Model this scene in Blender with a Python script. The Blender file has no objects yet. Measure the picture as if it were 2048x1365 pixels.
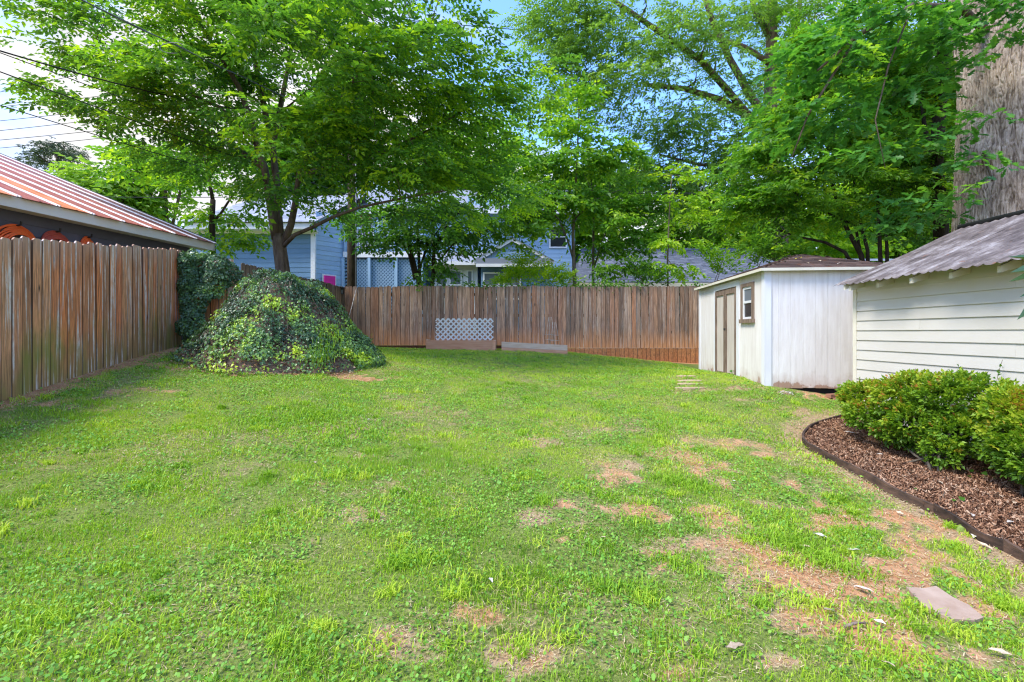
import bpy, math, random
import numpy as np
from mathutils import Vector, Matrix

S = bpy.context.scene
COL = S.collection
PI = math.pi
F = 950.0                 # focal length in photo pixels (2048 wide)
CAMZ = 1.5

# ------------------------------------------------------------------ camera, sky, sun, exposure
cam_d = bpy.data.cameras.new("camera")
cam = bpy.data.objects.new("camera", cam_d)
COL.objects.link(cam)
cam_d.sensor_width = 36.0
cam_d.lens = F / 2048 * 36.0
cam_d.shift_y = -17.5 / 2048
cam_d.clip_start = 0.05
cam_d.clip_end = 2000
cam.location = (0, 0, CAMZ)
cam.rotation_euler = (PI / 2, 0, 0)
S.camera = cam

SUN_DIR = Vector((-0.50, -0.28, 0.84)).normalized()      # towards the sun
sun_el = math.asin(SUN_DIR.z)
sun_rot = math.atan2(SUN_DIR.x, SUN_DIR.y)
world = bpy.data.worlds.new("World")
S.world = world
world.use_nodes = True
wt = world.node_tree
wt.nodes.clear()
wo = wt.nodes.new("ShaderNodeOutputWorld")
bg = wt.nodes.new("ShaderNodeBackground")
sky = wt.nodes.new("ShaderNodeTexSky")
sky.sky_type = 'NISHITA'
sky.sun_disc = False
sky.sun_elevation = sun_el
sky.sun_rotation = sun_rot
sky.air_density = 1.3
sky.dust_density = 1.0
sky.ozone_density = 2.0
tc = wt.nodes.new("ShaderNodeTexCoord")
mp = wt.nodes.new("ShaderNodeMapping")
mp.inputs["Scale"].default_value = (1.0, 1.0, 2.6)
mp.inputs["Location"].default_value = (3.1, 0.4, 0.15)
nz = wt.nodes.new("ShaderNodeTexNoise")
nz.inputs["Scale"].default_value = 2.1
nz.inputs["Detail"].default_value = 7
nz.inputs["Roughness"].default_value = 0.56
cr = wt.nodes.new("ShaderNodeValToRGB")
cr.color_ramp.elements[0].position = 0.46
cr.color_ramp.elements[1].position = 0.60
# more cloud towards the horizon
sep = wt.nodes.new("ShaderNodeSeparateXYZ")
mr = wt.nodes.new("ShaderNodeMapRange")
mr.inputs["From Min"].default_value = 0.10
mr.inputs["From Max"].default_value = 0.50
mr.inputs["To Min"].default_value = 0.16
mr.inputs["To Max"].default_value = -0.03
add = wt.nodes.new("ShaderNodeMath")
add.operation = 'ADD'
nz2 = wt.nodes.new("ShaderNodeTexNoise")
nz2.inputs["Scale"].default_value = 5.0
nz2.inputs["Detail"].default_value = 5
cc = wt.nodes.new("ShaderNodeValToRGB")
cc.color_ramp.elements[0].position = 0.35
cc.color_ramp.elements[0].color = (0.80, 0.80, 0.86, 1)
cc.color_ramp.elements[1].position = 0.62
cc.color_ramp.elements[1].color = (1.0, 0.98, 0.95, 1)
cm = wt.nodes.new("ShaderNodeVectorMath")
cm.operation = 'SCALE'
cm.inputs["Scale"].default_value = 2.15
mix = wt.nodes.new("ShaderNodeMix")
mix.data_type = 'RGBA'
L = wt.links.new
L(tc.outputs["Generated"], mp.inputs["Vector"])
L(mp.outputs[0], nz.inputs["Vector"])
L(mp.outputs[0], nz2.inputs["Vector"])
L(tc.outputs["Generated"], sep.inputs[0])
L(sep.outputs["Z"], mr.inputs["Value"])
L(nz.outputs["Fac"], add.inputs[0])
L(mr.outputs[0], add.inputs[1])
L(add.outputs[0], cr.inputs[0])
L(nz2.outputs["Fac"], cc.inputs[0])
L(cc.outputs[0], cm.inputs[0])
skb = wt.nodes.new("ShaderNodeVectorMath")
skb.operation = 'MULTIPLY'
skb.inputs[1].default_value = (0.52, 0.68, 1.0)
L(sky.outputs[0], skb.inputs[0])
L(cr.outputs[0], mix.inputs[0])
L(skb.outputs[0], mix.inputs[6])
L(cm.outputs[0], mix.inputs[7])
L(mix.outputs[2], bg.inputs["Color"])
bg.inputs["Strength"].default_value = 0.15
L(bg.outputs[0], wo.inputs[0])

sd = bpy.data.lights.new("sun", 'SUN')
sd.energy = 1.35
sd.angle = math.radians(18)
sd.color = (1.0, 0.93, 0.80)
sun = bpy.data.objects.new("sun", sd)
COL.objects.link(sun)
sun.rotation_euler = (-SUN_DIR).to_track_quat('-Z', 'Y').to_euler()
sun.location = (-10, -10, 20)

S.view_settings.view_transform = 'Standard'
S.view_settings.look = 'None'
S.view_settings.exposure = 1.87
S.view_settings.gamma = 1
S.view_settings.use_curve_mapping = False
try:
    S.cycles.max_bounces = 9
    S.cycles.diffuse_bounces = 6
    S.cycles.transmission_bounces = 6
    S.cycles.glossy_bounces = 2
    S.cycles.use_denoising = True
    S.cycles.sample_clamp_indirect = 4.0
    S.cycles.filter_width = 1.2
except Exception:
    pass

# ------------------------------------------------------------------ helpers
rng = np.random.default_rng(7)
random.seed(7)
WL = {}


def P(px, py, Y):
    return Vector(((px - 1024) / F * Y, Y, CAMZ + (665 - py) / F * Y))


def PX(px, Y):
    return (px - 1024) / F * Y


def PZ(py, Y):
    return CAMZ + (665 - py) / F * Y


def tag(o, label=None, cat=None, group=None, kind=None):
    if label: o['label'] = label
    if cat: o['category'] = cat
    if group: o['group'] = group
    if kind: o['kind'] = kind
    return o


def put(o, parent, loc):
    loc = Vector(loc)
    COL.objects.link(o)
    WL[o.name] = loc
    if parent is not None:
        o.parent = parent
        o.location = loc - WL[parent.name]
    else:
        o.location = loc
    return o


def empty(name, loc, label=None, cat=None, group=None):
    o = bpy.data.objects.new(name, None)
    o.empty_display_size = 0.1
    put(o, None, loc)
    return tag(o, label, cat, group)


def inst(name, mesh, parent, loc, rot=None, scale=None):
    o = bpy.data.objects.new(name, mesh)
    put(o, parent, loc)
    if rot is not None: o.rotation_euler = rot
    if scale is not None: o.scale = scale
    return o


def np_mesh(name, V, Fc, mat, tint=None, smooth=False, mats=None, midx=None, extra=None):
    """V (n,3), Fc (m,k) equal sided faces or list of such arrays"""
    V = np.asarray(V, dtype=np.float32)
    Fs = Fc if isinstance(Fc, list) else [Fc]
    Fs = [np.asarray(f, dtype=np.int32) for f in Fs if len(f)]
    me = bpy.data.meshes.new(name)
    me.vertices.add(len(V))
    me.vertices.foreach_set("co", V.ravel())
    idx = np.concatenate([f.ravel() for f in Fs])
    tot = np.concatenate([np.full(len(f), f.shape[1], dtype=np.int32) for f in Fs])
    st = np.concatenate([[0], np.cumsum(tot)[:-1]]).astype(np.int32)
    me.loops.add(len(idx))
    me.loops.foreach_set("vertex_index", idx)
    me.polygons.add(len(tot))
    me.polygons.foreach_set("loop_start", st)
    try:
        me.polygons.foreach_set("loop_total", tot)
    except Exception:
        pass
    if mats:
        for m_ in mats: me.materials.append(m_)
        me.polygons.foreach_set("material_index", np.asarray(midx, dtype=np.int32))
    elif mat:
        me.materials.append(mat)
    if tint is not None:
        a = me.attributes.new("tint", 'FLOAT', 'POINT')
        a.data.foreach_set("value", np.asarray(tint, dtype=np.float32))
    if extra:
        for k, v in extra.items():
            a = me.attributes.new(k, 'FLOAT', 'POINT')
            a.data.foreach_set("value", np.asarray(v, dtype=np.float32))
    me.update(calc_edges=True)
    me.polygons.foreach_set("use_smooth", [smooth] * len(tot))
    return me


def np_obj(name, V, Fc, mat, parent=None, tint=None, smooth=False, origin=None, **kw):
    V = np.asarray(V, dtype=np.float64)
    if origin is None:
        mn, mx = V.min(0), V.max(0)
        origin = ((mn[0] + mx[0]) / 2, (mn[1] + mx[1]) / 2, mn[2])
    me = np_mesh(name, V - np.array(origin), Fc, mat, tint, smooth, **kw)
    return inst(name, me, parent, origin)


class MB:
    def __init__(s):
        s.v = []; s.f = []; s.sm = []

    def face(s, pts, sm=False):
        n = len(s.v)
        s.v += [tuple(p) for p in pts]
        s.f.append(tuple(range(n, n + len(pts)))); s.sm.append(sm)

    def hexa(s, c):
        """8 corners: bottom 4 ccw then top 4 ccw"""
        n = len(s.v)
        s.v += [tuple(p) for p in c]
        for q in ((0, 3, 2, 1), (4, 5, 6, 7), (0, 1, 5, 4), (1, 2, 6, 5), (2, 3, 7, 6), (3, 0, 4, 7)):
            s.f.append(tuple(n + i for i in q)); s.sm.append(False)
        return s

    def box(s, x0, x1, y0, y1, z0, z1):
        return s.hexa([(x0, y0, z0), (x1, y0, z0), (x1, y1, z0), (x0, y1, z0),
                       (x0, y0, z1), (x1, y0, z1), (x1, y1, z1), (x0, y1, z1)])

    def obox(s, o, u, v, w, lu, lv, lw):
        """box from corner o along unit vectors u, v, w"""
        o = Vector(o); u = Vector(u) * lu; v = Vector(v) * lv; w = Vector(w) * lw
        c = [o, o + u, o + u + v, o + v]
        if u.cross(v).dot(w) < 0:
            c = [o, o + v, o + u + v, o + u]
        return s.hexa([*c, *[p + w for p in c]])

    def bar(s, a, b, w, h, up=(0, 0, 1)):
        a = Vector(a); b = Vector(b); d = (b - a); L_ = d.length; d.normalize()
        up = Vector(up)
        r = d.cross(up)
        if r.length < 1e-4: r = d.cross(Vector((1, 0, 0)))
        r.normalize(); t = r.cross(d).normalized()
        return s.obox(a - r * w / 2 - t * h / 2, d, r, t, L_, w, h)

    def tube(s, pts, rad, n=8, sm=True, caps=True):
        pts = [Vector(p) for p in pts]
        if not hasattr(rad, '__len__'): rad = [rad] * len(pts)
        base = len(s.v)
        ref = Vector((0.13, 0.21, 0.97))
        prev = None
        for i, p in enumerate(pts):
            d = (pts[min(i + 1, len(pts) - 1)] - pts[max(i - 1, 0)])
            if d.length < 1e-7: d = Vector((0, 0, 1))
            d.normalize()
            if prev is None:
                a = d.cross(ref)
                if a.length < 0.15: a = d.cross(Vector((1, 0, 0)))
            else:
                a = prev - d * prev.dot(d)
            a.normalize(); prev = a
            b = d.cross(a)
            for k in range(n):
                t = 2 * PI * k / n
                s.v.append(tuple(p + (a * math.cos(t) + b * math.sin(t)) * rad[i]))
        for i in range(len(pts) - 1):
            for k in range(n):
                k2 = (k + 1) % n
                s.f.append((base + i * n + k, base + i * n + k2, base + (i + 1) * n + k2, base + (i + 1) * n + k)); s.sm.append(sm)
        if caps:
            s.f.append(tuple(base + k for k in reversed(range(n)))); s.sm.append(False)
            e = base + (len(pts) - 1) * n
            s.f.append(tuple(e + k for k in range(n))); s.sm.append(False)
        return s

    def mesh(s, name, mat, origin=(0, 0, 0)):
        o = Vector(origin)
        me = bpy.data.meshes.new(name)
        me.from_pydata([tuple(Vector(p) - o) for p in s.v], [], s.f)
        me.materials.append(mat)
        me.update()
        me.polygons.foreach_set("use_smooth", s.sm)
        return me

    def build(s, name, mat, parent=None, origin=None):
        if origin is None:
            A = np.array(s.v); mn, mx = A.min(0), A.max(0)
            origin = ((mn[0] + mx[0]) / 2, (mn[1] + mx[1]) / 2, mn[2])
        return inst(name, s.mesh(name, mat, origin), parent, origin)


# ---- value noise (numpy)
_h = np.random.default_rng(11).random((256, 256))


def vnoise(x, y):
    x = np.asarray(x, float); y = np.asarray(y, float)
    xi = np.floor(x).astype(int); yi = np.floor(y).astype(int)
    fx = x - xi; fy = y - yi
    fx = fx * fx * (3 - 2 * fx); fy = fy * fy * (3 - 2 * fy)
    a = _h[xi % 256, yi % 256]; b = _h[(xi + 1) % 256, yi % 256]
    c = _h[xi % 256, (yi + 1) % 256]; d = _h[(xi + 1) % 256, (yi + 1) % 256]
    return (a * (1 - fx) + b * fx) * (1 - fy) + (c * (1 - fx) + d * fx) * fy


def fbm(x, y, o=4):
    t = 0; a = 0.5; n = 0
    for i in range(o):
        t = t + a * vnoise(x + 17.3 * i, y - 9.1 * i); n += a
        x = x * 2.03; y = y * 2.03; a *= 0.5
    return t / n


# ------------------------------------------------------------------ terrain
CTRL = np.array([
    (0, -2, -.05), (0, 0, 0), (0, 2, .03), (0, 4, .19), (0, 7, .44), (0, 10, .69), (0, 14.5, .97),
    (-5.66, 5.25, .73), (-6.35, 9.15, 1.24), (-5.1, 2, .32), (-2.6, 4.5, .40), (-3, 10, .98), (-4.35, 7.6, .93),
    (-5.3, 14.9, 1.08), (-2.6, 14.3, .99), (1.6, 14, .87), (5.9, 14.9, .51), (4.4, 8.0, .53), (4.7, 11.9, .55),
    (2.4, 8, .50), (5.5, 7.95, .36), (5.4, 7.2, .14), (3.67, 6, .14), (3.5, 3.3, -.10), (5.4, 4, -.02),
    (2.4, 5.2, .16), (2.4, 12, .68), (8, 15, .45), (8, 8, .35), (4.5, 6.2, .13), (2.2, 2.5, -.03), (5, 0, -.1), (-4, -1, .1)], float)


def _tps_fit(C, lam=0.02):
    n = len(C)
    d = np.sqrt(((C[:, None, :2] - C[None, :, :2]) ** 2).sum(2))
    K = np.where(d > 0, d * d * np.log(d + 1e-12), 0) + lam * np.eye(n)
    Pm = np.hstack([np.ones((n, 1)), C[:, :2]])
    A = np.zeros((n + 3, n + 3)); A[:n, :n] = K; A[:n, n:] = Pm; A[n:, :n] = Pm.T
    return np.linalg.solve(A, np.concatenate([C[:, 2], np.zeros(3)]))


_W = _tps_fit(CTRL)


def ground(x, y):
    x = np.clip(np.asarray(x, float), -7.5, 8.5); y = np.clip(np.asarray(y, float), -2.5, 15.6)
    shp = x.shape
    x = x.ravel(); y = y.ravel()
    out = np.zeros(len(x))
    for s in range(0, len(x), 100000):
        xx = x[s:s + 100000]; yy = y[s:s + 100000]
        d = np.sqrt((xx[:, None] - CTRL[None, :, 0]) ** 2 + (yy[:, None] - CTRL[None, :, 1]) ** 2)
        out[s:s + 100000] = (np.where(d > 0, d * d * np.log(d + 1e-12), 0) @ _W[:len(CTRL)]) + _W[-3] + _W[-2] * xx + _W[-1] * yy
    return out.reshape(shp)


def gz(x, y):
    return float(ground(np.array([x]), np.array([y]))[0])


def G(px, py):
    """point of the ground that the photo shows at this pixel"""
    lo, hi = 0.8, 16.0
    Y = np.linspace(lo, hi, 400)
    X = (px - 1024) / F * Y
    z = ground(X, Y)
    r = CAMZ - (py - 665) / F * Y
    i = np.argmax(r < z)
    if i == 0: i = len(Y) - 1
    return Vector((X[i], Y[i], z[i]))


# ------------------------------------------------------------------ materials
def new_mat(name):
    m = bpy.data.materials.new(name)
    m.use_nodes = True
    t = m.node_tree
    t.nodes.clear()
    o = t.nodes.new("ShaderNodeOutputMaterial")
    return m, t, o


def nd(t, typ, **kw):
    n = t.nodes.new(typ)
    for k, v in kw.items():
        if k == 'op': n.operation = v
        elif k == 'ins':
            for a, b in v.items(): n.inputs[a].default_value = b
        else: setattr(n, k, v)
    return n


def ramp(t, fac, stops):
    r = t.nodes.new("ShaderNodeValToRGB")
    e = r.color_ramp.elements
    while len(e) < len(stops): e.new(0.5)
    for i, (p, c) in enumerate(stops):
        e[i].position = p; e[i].color = (*c, 1)
    t.links.new(fac, r.inputs[0])
    return r.outputs[0]


def mixc(t, fac, a, b, mode='MIX'):
    m = t.nodes.new("ShaderNodeMix"); m.data_type = 'RGBA'; m.blend_type = mode
    for s, v in ((0, fac), (6, a), (7, b)):
        if isinstance(v, (int, float)): m.inputs[s].default_value = v
        elif isinstance(v, tuple): m.inputs[s].default_value = (*v, 1)
        else: t.links.new(v, m.inputs[s])
    return m.outputs[2]


def math_(t, op, a, b=None, clamp=False):
    m = t.nodes.new("ShaderNodeMath"); m.operation = op; m.use_clamp = clamp
    for s, v in ((0, a), (1, b)):
        if v is None: continue
        if isinstance(v, (int, float)): m.inputs[s].default_value = v
        else: t.links.new(v, m.inputs[s])
    return m.outputs[0]


def noise(t, vec, scale, detail=4, rough=.55, stretch=None, loc=None):
    if stretch or loc:
        mp_ = t.nodes.new("ShaderNodeMapping")
        if stretch: mp_.inputs["Scale"].default_value = stretch
        if loc is not None:
            if isinstance(loc, tuple): mp_.inputs["Location"].default_value = loc
            else: t.links.new(loc, mp_.inputs["Location"])
        t.links.new(vec, mp_.inputs[0]); vec = mp_.outputs[0]
    n = t.nodes.new("ShaderNodeTexNoise")
    n.inputs["Scale"].default_value = scale; n.inputs["Detail"].default_value = detail; n.inputs["Roughness"].default_value = rough
    t.links.new(vec, n.inputs["Vector"])
    return n.outputs["Fac"]


def principled(t, o, col, rough=.7, spec=.3, bump=None, bstr=.3, bdist=.01, metal=0):
    b = t.nodes.new("ShaderNodeBsdfPrincipled")
    if isinstance(col, tuple): b.inputs["Base Color"].default_value = (*col, 1)
    else: t.links.new(col, b.inputs["Base Color"])
    if isinstance(rough, (int, float)): b.inputs["Roughness"].default_value = rough
    else: t.links.new(rough, b.inputs["Roughness"])
    b.inputs["Specular IOR Level"].default_value = spec
    b.inputs["Metallic"].default_value = metal
    if bump is not None:
        bn = t.nodes.new("ShaderNodeBump"); bn.inputs["Strength"].default_value = bstr; bn.inputs["Distance"].default_value = bdist
        t.links.new(bump, bn.inputs["Height"]); t.links.new(bn.outputs[0], b.inputs["Normal"])
    t.links.new(b.outputs[0], o.inputs[0])
    return b


def simple(name, c1, c2=None, scale=6, stretch=None, rough=.7, spec=.3, bstr=.25, bdist=.01, vary=.15, metal=0, detail=5, world_co=False):
    """two colour noise, fine relief, per-object brightness variation"""
    m, t, o = new_mat(name)
    c2 = c2 or tuple(x * .8 for x in c1)
    tcn = t.nodes.new("ShaderNodeTexCoord")
    oi = t.nodes.new("ShaderNodeObjectInfo")
    if world_co:
        g = t.nodes.new("ShaderNodeNewGeometry"); vec = g.outputs["Position"]
    else:
        vm = nd(t, "ShaderNodeVectorMath", op='ADD')
        t.links.new(tcn.outputs["Object"], vm.inputs[0])
        sc = nd(t, "ShaderNodeVectorMath", op='SCALE', ins={0: (31., 17., 53.)})
        t.links.new(oi.outputs["Random"], sc.inputs["Scale"]); t.links.new(sc.outputs[0], vm.inputs[1])
        vec = vm.outputs[0]
    n = noise(t, vec, scale, detail, .6, stretch)
    col = ramp(t, n, [(0.32, c1), (0.68, c2)])
    if vary:
        v = math_(t, 'MULTIPLY_ADD', oi.outputs["Random"], 2 * vary)
        v.node.inputs[2].default_value = 1 - vary
        cmb = nd(t, "ShaderNodeVectorMath", op='SCALE')
        t.links.new(col, cmb.inputs[0]); t.links.new(v, cmb.inputs["Scale"])
        col = cmb.outputs[0]
    n2 = noise(t, vec, scale * 5, 4, .6, stretch)
    principled(t, o, col, rough, spec, n2, bstr, bdist, metal)
    return m


def leaf_mat(name, stops, trans=.38, rough=.45, spec=.4, tcol=(1.25, 1.25, .55)):
    m, t, o = new_mat(name)
    at = nd(t, "ShaderNodeAttribute", attribute_name="tint")
    g = t.nodes.new("ShaderNodeNewGeometry")
    n = noise(t, g.outputs["Position"], 0.9, 3)
    f = math_(t, 'MULTIPLY_ADD', n, .35); f.node.inputs[2].default_value = -.17
    f = math_(t, 'ADD', f, at.outputs["Fac"], clamp=True)
    col = ramp(t, f, stops)
    b = t.nodes.new("ShaderNodeBsdfPrincipled")
    t.links.new(col, b.inputs["Base Color"])
    b.inputs["Roughness"].default_value = rough
    b.inputs["Specular IOR Level"].default_value = spec
    tr = t.nodes.new("ShaderNodeBsdfTranslucent")
    tm = nd(t, "ShaderNodeVectorMath", op='MULTIPLY', ins={1: tcol})
    t.links.new(col, tm.inputs[0]); t.links.new(tm.outputs[0], tr.inputs[0])
    mx = t.nodes.new("ShaderNodeMixShader"); mx.inputs[0].default_value = trans
    t.links.new(b.outputs[0], mx.inputs[1]); t.links.new(tr.outputs[0], mx.inputs[2])
    t.links.new(mx.outputs[0], o.inputs[0])
    return m


def wood_mat(name, cols, base_col, base_h=.35, top_col=None, streak=0, algae=0, base_soft=.25, top_h=1.55, mottle=None):
    """weathered picket: object z runs from the picket's foot"""
    m, t, o = new_mat(name)
    tcn = t.nodes.new("ShaderNodeTexCoord"); oi = t.nodes.new("ShaderNodeObjectInfo")
    g = t.nodes.new("ShaderNodeNewGeometry")
    sc = nd(t, "ShaderNodeVectorMath", op='SCALE', ins={0: (7.3, 5.1, 13.7)})
    t.links.new(oi.outputs["Random"], sc.inputs["Scale"])
    vm = nd(t, "ShaderNodeVectorMath", op='ADD')
    t.links.new(tcn.outputs["Object"], vm.inputs[0]); t.links.new(sc.outputs[0], vm.inputs[1])
    vec = vm.outputs[0]
    col = ramp(t, oi.outputs["Random"], [(i / (len(cols) - 1), c) for i, c in enumerate(cols)])
    grain = noise(t, vec, 9, 6, .65, (7, 7, .55))
    fine = noise(t, vec, 40, 5, .7, (6, 6, .35))
    bl = noise(t, vec, 3, 4, .6, (1.5, 1.5, 1))
    col = mixc(t, 1.0, col, ramp(t, grain, [(.28, (.30, .28, .27)), (.45, (.85, .83, .8)), (.72, (1.6, 1.52, 1.42))]), 'MULTIPLY')
    col = mixc(t, 1.0, col, ramp(t, fine, [(.3, (.7, .7, .7)), (.7, (1.2, 1.2, 1.2))]), 'MULTIPLY')
    col = mixc(t, ramp(t, bl, [(.52, (0, 0, 0)), (.75, (.5, .5, .5))]), col, (.15, .11, .085))
    # knots
    vo = nd(t, "ShaderNodeTexVoronoi", ins={"Scale": 3.2})
    mpk = nd(t, "ShaderNodeMapping", ins={"Scale": (2.2, 2.2, 1.0)})
    t.links.new(vec, mpk.inputs[0]); t.links.new(mpk.outputs[0], vo.inputs["Vector"])
    kn = ramp(t, vo.outputs["Distance"], [(.05, (1, 1, 1)), (.11, (0, 0, 0))])
    col = mixc(t, kn, col, (.05, .035, .025))
    zsc = nd(t, "ShaderNodeVectorMath", op='MULTIPLY', ins={1: (1, 1, 1.85)}); t.links.new(tcn.outputs["Object"], zsc.inputs[0])
    sz = nd(t, "ShaderNodeSeparateXYZ"); t.links.new(zsc.outputs[0], sz.inputs[0])
    wv = noise(t, g.outputs["Position"], 1.1, 4, .6, (1, 1, .6))
    zz = math_(t, 'ADD', sz.outputs["Z"], math_(t, 'MULTIPLY_ADD', wv, -.7)); 
    zz.node.inputs[1].links[0].from_node.inputs[2].default_value = .35
    if mottle:
        n3 = noise(t, g.outputs["Position"], .55, 3, .5, (1, 1, 2.2), (4.4, 0, 1.1))
        col = mixc(t, ramp(t, n3, [(.5, (0, 0, 0)), (.68, (.8, .8, .8))]), col, mottle)
    bs = ramp(t, zz, [(max(base_h - base_soft, 0), (1, 1, 1)), (base_h + base_soft, (0, 0, 0))])
    col = mixc(t, bs, col, mixc(t, 1.0, base_col, ramp(t, grain, [(.3, (.6, .6, .6)), (.7, (1.25, 1.25, 1.25))]), 'MULTIPLY'))
    if top_col:
        ts = ramp(t, math_(t, 'MULTIPLY', zz, .5), [(top_h / 2 - .12, (0, 0, 0)), (top_h / 2 + .1, (.75, .75, .75))])
        col = mixc(t, ts, col, top_col)
    if streak:
        st = noise(t, vec, 14, 3, .5, (2.2, 2.2, .12))
        st2 = noise(t, vec, 30, 4, .7, (1, 1, .6))
        stf = math_(t, 'MULTIPLY', ramp(t, st, [(.55, (0, 0, 0)), (.62, (1, 1, 1))]), ramp(t, st2, [(.35, (.3, .3, .3)), (.6, (1, 1, 1))]))
        col = mixc(t, math_(t, 'MULTIPLY', stf, streak), col, (.80, .76, .72))
    if algae:
        al = noise(t, g.outputs["Position"], 2.2, 4, .6, (1.2, 1.2, .5), (2, 0, 0))
        alf = math_(t, 'MULTIPLY', ramp(t, al, [(.45, (0, 0, 0)), (.65, (1, 1, 1))]), ramp(t, zz, [(.5, (1, 1, 1)), (1.0, (0, 0, 0))]))
        col = mixc(t, math_(t, 'MULTIPLY', alf, algae), col, (.25, .25, .06))
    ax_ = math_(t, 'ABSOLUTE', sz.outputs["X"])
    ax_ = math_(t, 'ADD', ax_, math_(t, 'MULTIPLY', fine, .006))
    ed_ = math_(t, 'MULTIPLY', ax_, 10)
    col = mixc(t, ramp(t, ed_, [(.62, (0, 0, 0)), (.70, (.85, .85, .85))]), col, (.035, .025, .02))  # board edges darkened to stand in for shaded gaps between pickets
    hh = math_(t, 'ADD', grain, math_(t, 'MULTIPLY', fine, .5))
    principled(t, o, col, .85, .15, hh, .7, .006)
    return m


def shingle_mat(name, c_dark, c_mid, c_light, debris=None):
    m, t, o = new_mat(name)
    at = nd(t, "ShaderNodeAttribute", attribute_name="tint")
    g = t.nodes.new("ShaderNodeNewGeometry")
    n = noise(t, g.outputs["Position"], 60, 3, .7)
    col = ramp(t, at.outputs["Fac"], [(0, c_dark), (.5, c_mid), (1, c_light)])
    col = mixc(t, 1.0, col, ramp(t, n, [(.3, (.75, .75, .75)), (.7, (1.25, 1.25, 1.25))]), 'MULTIPLY')
    if debris:
        n2 = noise(t, g.outputs["Position"], 7, 5, .7)
        col = mixc(t, ramp(t, n2, [(.55, (0, 0, 0)), (.68, (.9, .9, .9))]), col, debris)
    principled(t, o, col, .9, .2, n, .4, .004)
    return m


M = {}
M['bark'] = simple('bark_grey_brown', (.075, .055, .042), (.19, .15, .115), 9, (1, 1, .25), .9, .1, .9, .03, .1)
M['bark_dark'] = simple('bark_dark', (.03, .024, .018), (.085, .065, .05), 9, (1, 1, .25), .9, .1, .9, .03, .1)
M['bark_thin'] = simple('bark_thin', (.09, .07, .05), (.2, .17, .13), 12, (1, 1, .3), .85, .15, .6, .02, .1)
M['white_paint'] = simple('white_paint', (.78, .78, .79), (.70, .70, .72), 3, (1, 1, .4), .6, .3, .15, .004, .04)
M['cream_siding'] = simple('cream_vinyl', (.63, .60, .545), (.57, .54, .475), 1.5, (1, .6, 1), .5, .35, .08, .003, .03)
M['cream_trim'] = simple('cream_trim', (.74, .70, .58), (.64, .60, .47), 3, None, .6, .3, .1, .003, .05)
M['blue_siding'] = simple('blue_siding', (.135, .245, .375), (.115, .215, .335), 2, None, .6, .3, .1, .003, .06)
M['blue_light'] = simple('pale_lit_blue_siding', (.33, .49, .65), (.29, .44, .60), 2, None, .6, .3, .1, .003, .06)
M['slate_siding'] = simple('slate_siding', (.095, .11, .15), (.08, .093, .13), 2, None, .7, .25, .15, .003, .08)
M['trim_grey'] = simple('pale_grey_trim', (.66, .71, .69), (.56, .61, .59), 2, (.4, .4, 1), .6, .3, .1, .003, .04)
M['trim_white'] = simple('trim_white', (.80, .80, .80), (.72, .73, .74), 2, None, .5, .35, .08, .003, .03)
M['black'] = simple('black_plastic', (.012, .012, .013), (.03, .03, .03), 6, None, .5, .4, .1, .003, .1)
M['steel'] = simple('galvanised_wire', (.62, .58, .52), (.42, .36, .30), 20, None, .45, .5, .1, .002, .1, .6)
M['brown_trim'] = simple('weathered_brown_trim', (.13, .09, .065), (.30, .22, .165), 9, (3, 3, .4), .8, .2, .5, .006, .12)
M['door_tan'] = simple('door_tan', (.50, .43, .36), (.62, .56, .49), 5, (2, 2, .3), .75, .2, .25, .004, .05)
M['timber_clay'] = simple('timber_clay_stained', (.58, .28, .165), (.70, .40, .26), 7, (.3, 3, 3), .85, .15, .4, .006, .12)
M['timber_pale'] = simple('timber_weathered', (.60, .42, .30), (.74, .57, .44), 7, (.3, 3, 3), .85, .15, .5, .006, .12)
M['stone'] = simple('stepping_stone', (.52, .39, .25), (.40, .28, .17), 8, None, .85, .2, .5, .01, .12)
M['slab'] = simple('flagstone', (.50, .37, .28), (.34, .22, .15), 4, None, .85, .2, .4, .01, .1)
M['brick'] = simple('old_brick', (.34, .17, .11), (.24, .12, .08), 12, None, .9, .15, .5, .01, .15)
M['edging'] = simple('edging_board', (.035, .027, .023), (.13, .08, .055), 6, (1, 1, 3), .85, .15, .5, .006, .2)
M['hose'] = simple('orange_hose', (.75, .13, .02), (.62, .10, .02), 8, None, .4, .45, .05, .002, .1)
M['hose_red'] = simple('dull_red_hose', (.42, .07, .04), (.34, .06, .04), 8, None, .4, .45, .05, .002, .1)
M['pink'] = simple('magenta_panel', (.72, .02, .30), (.66, .02, .27), 3, None, .5, .3, .05, .002, .0)
M['purple'] = simple('mauve_door', (.42, .28, .48), (.38, .25, .44), 3, None, .5, .3, .05, .002, .0)
M['orange'] = simple('coral_panel', (.75, .16, .12), (.7, .14, .10), 3, None, .5, .3, .05, .002, .0)
M['wire'] = simple('wire_black', (.012, .012, .013), (.02, .02, .02), 6, None, .6, .3, 0, .001, 0)
M['cable'] = simple('cable_grey', (.10, .11, .13), (.16, .17, .19), 6, None, .5, .4, 0, .001, 0)
M['dry_leaf'] = simple('dry_leaf', (.42, .30, .18), (.60, .49, .36), 9, None, .8, .2, .2, .004, .3)
M['stump'] = simple('rotten_wood', (.16, .11, .09), (.38, .31, .26), 8, (1, 1, .5), .95, .1, .9, .02, .3)
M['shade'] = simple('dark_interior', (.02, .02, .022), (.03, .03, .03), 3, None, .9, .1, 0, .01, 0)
M['foundation'] = simple('painted_foundation', (.55, .50, .42), (.35, .29, .23), 6, None, .85, .2, .3, .006, 0)
M['mulch_chip'] = None

# glass
def glass_mat(name, c, rough=.08):
    m, t, o = new_mat(name)
    principled(t, o, c, rough, .8)
    return m


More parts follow.
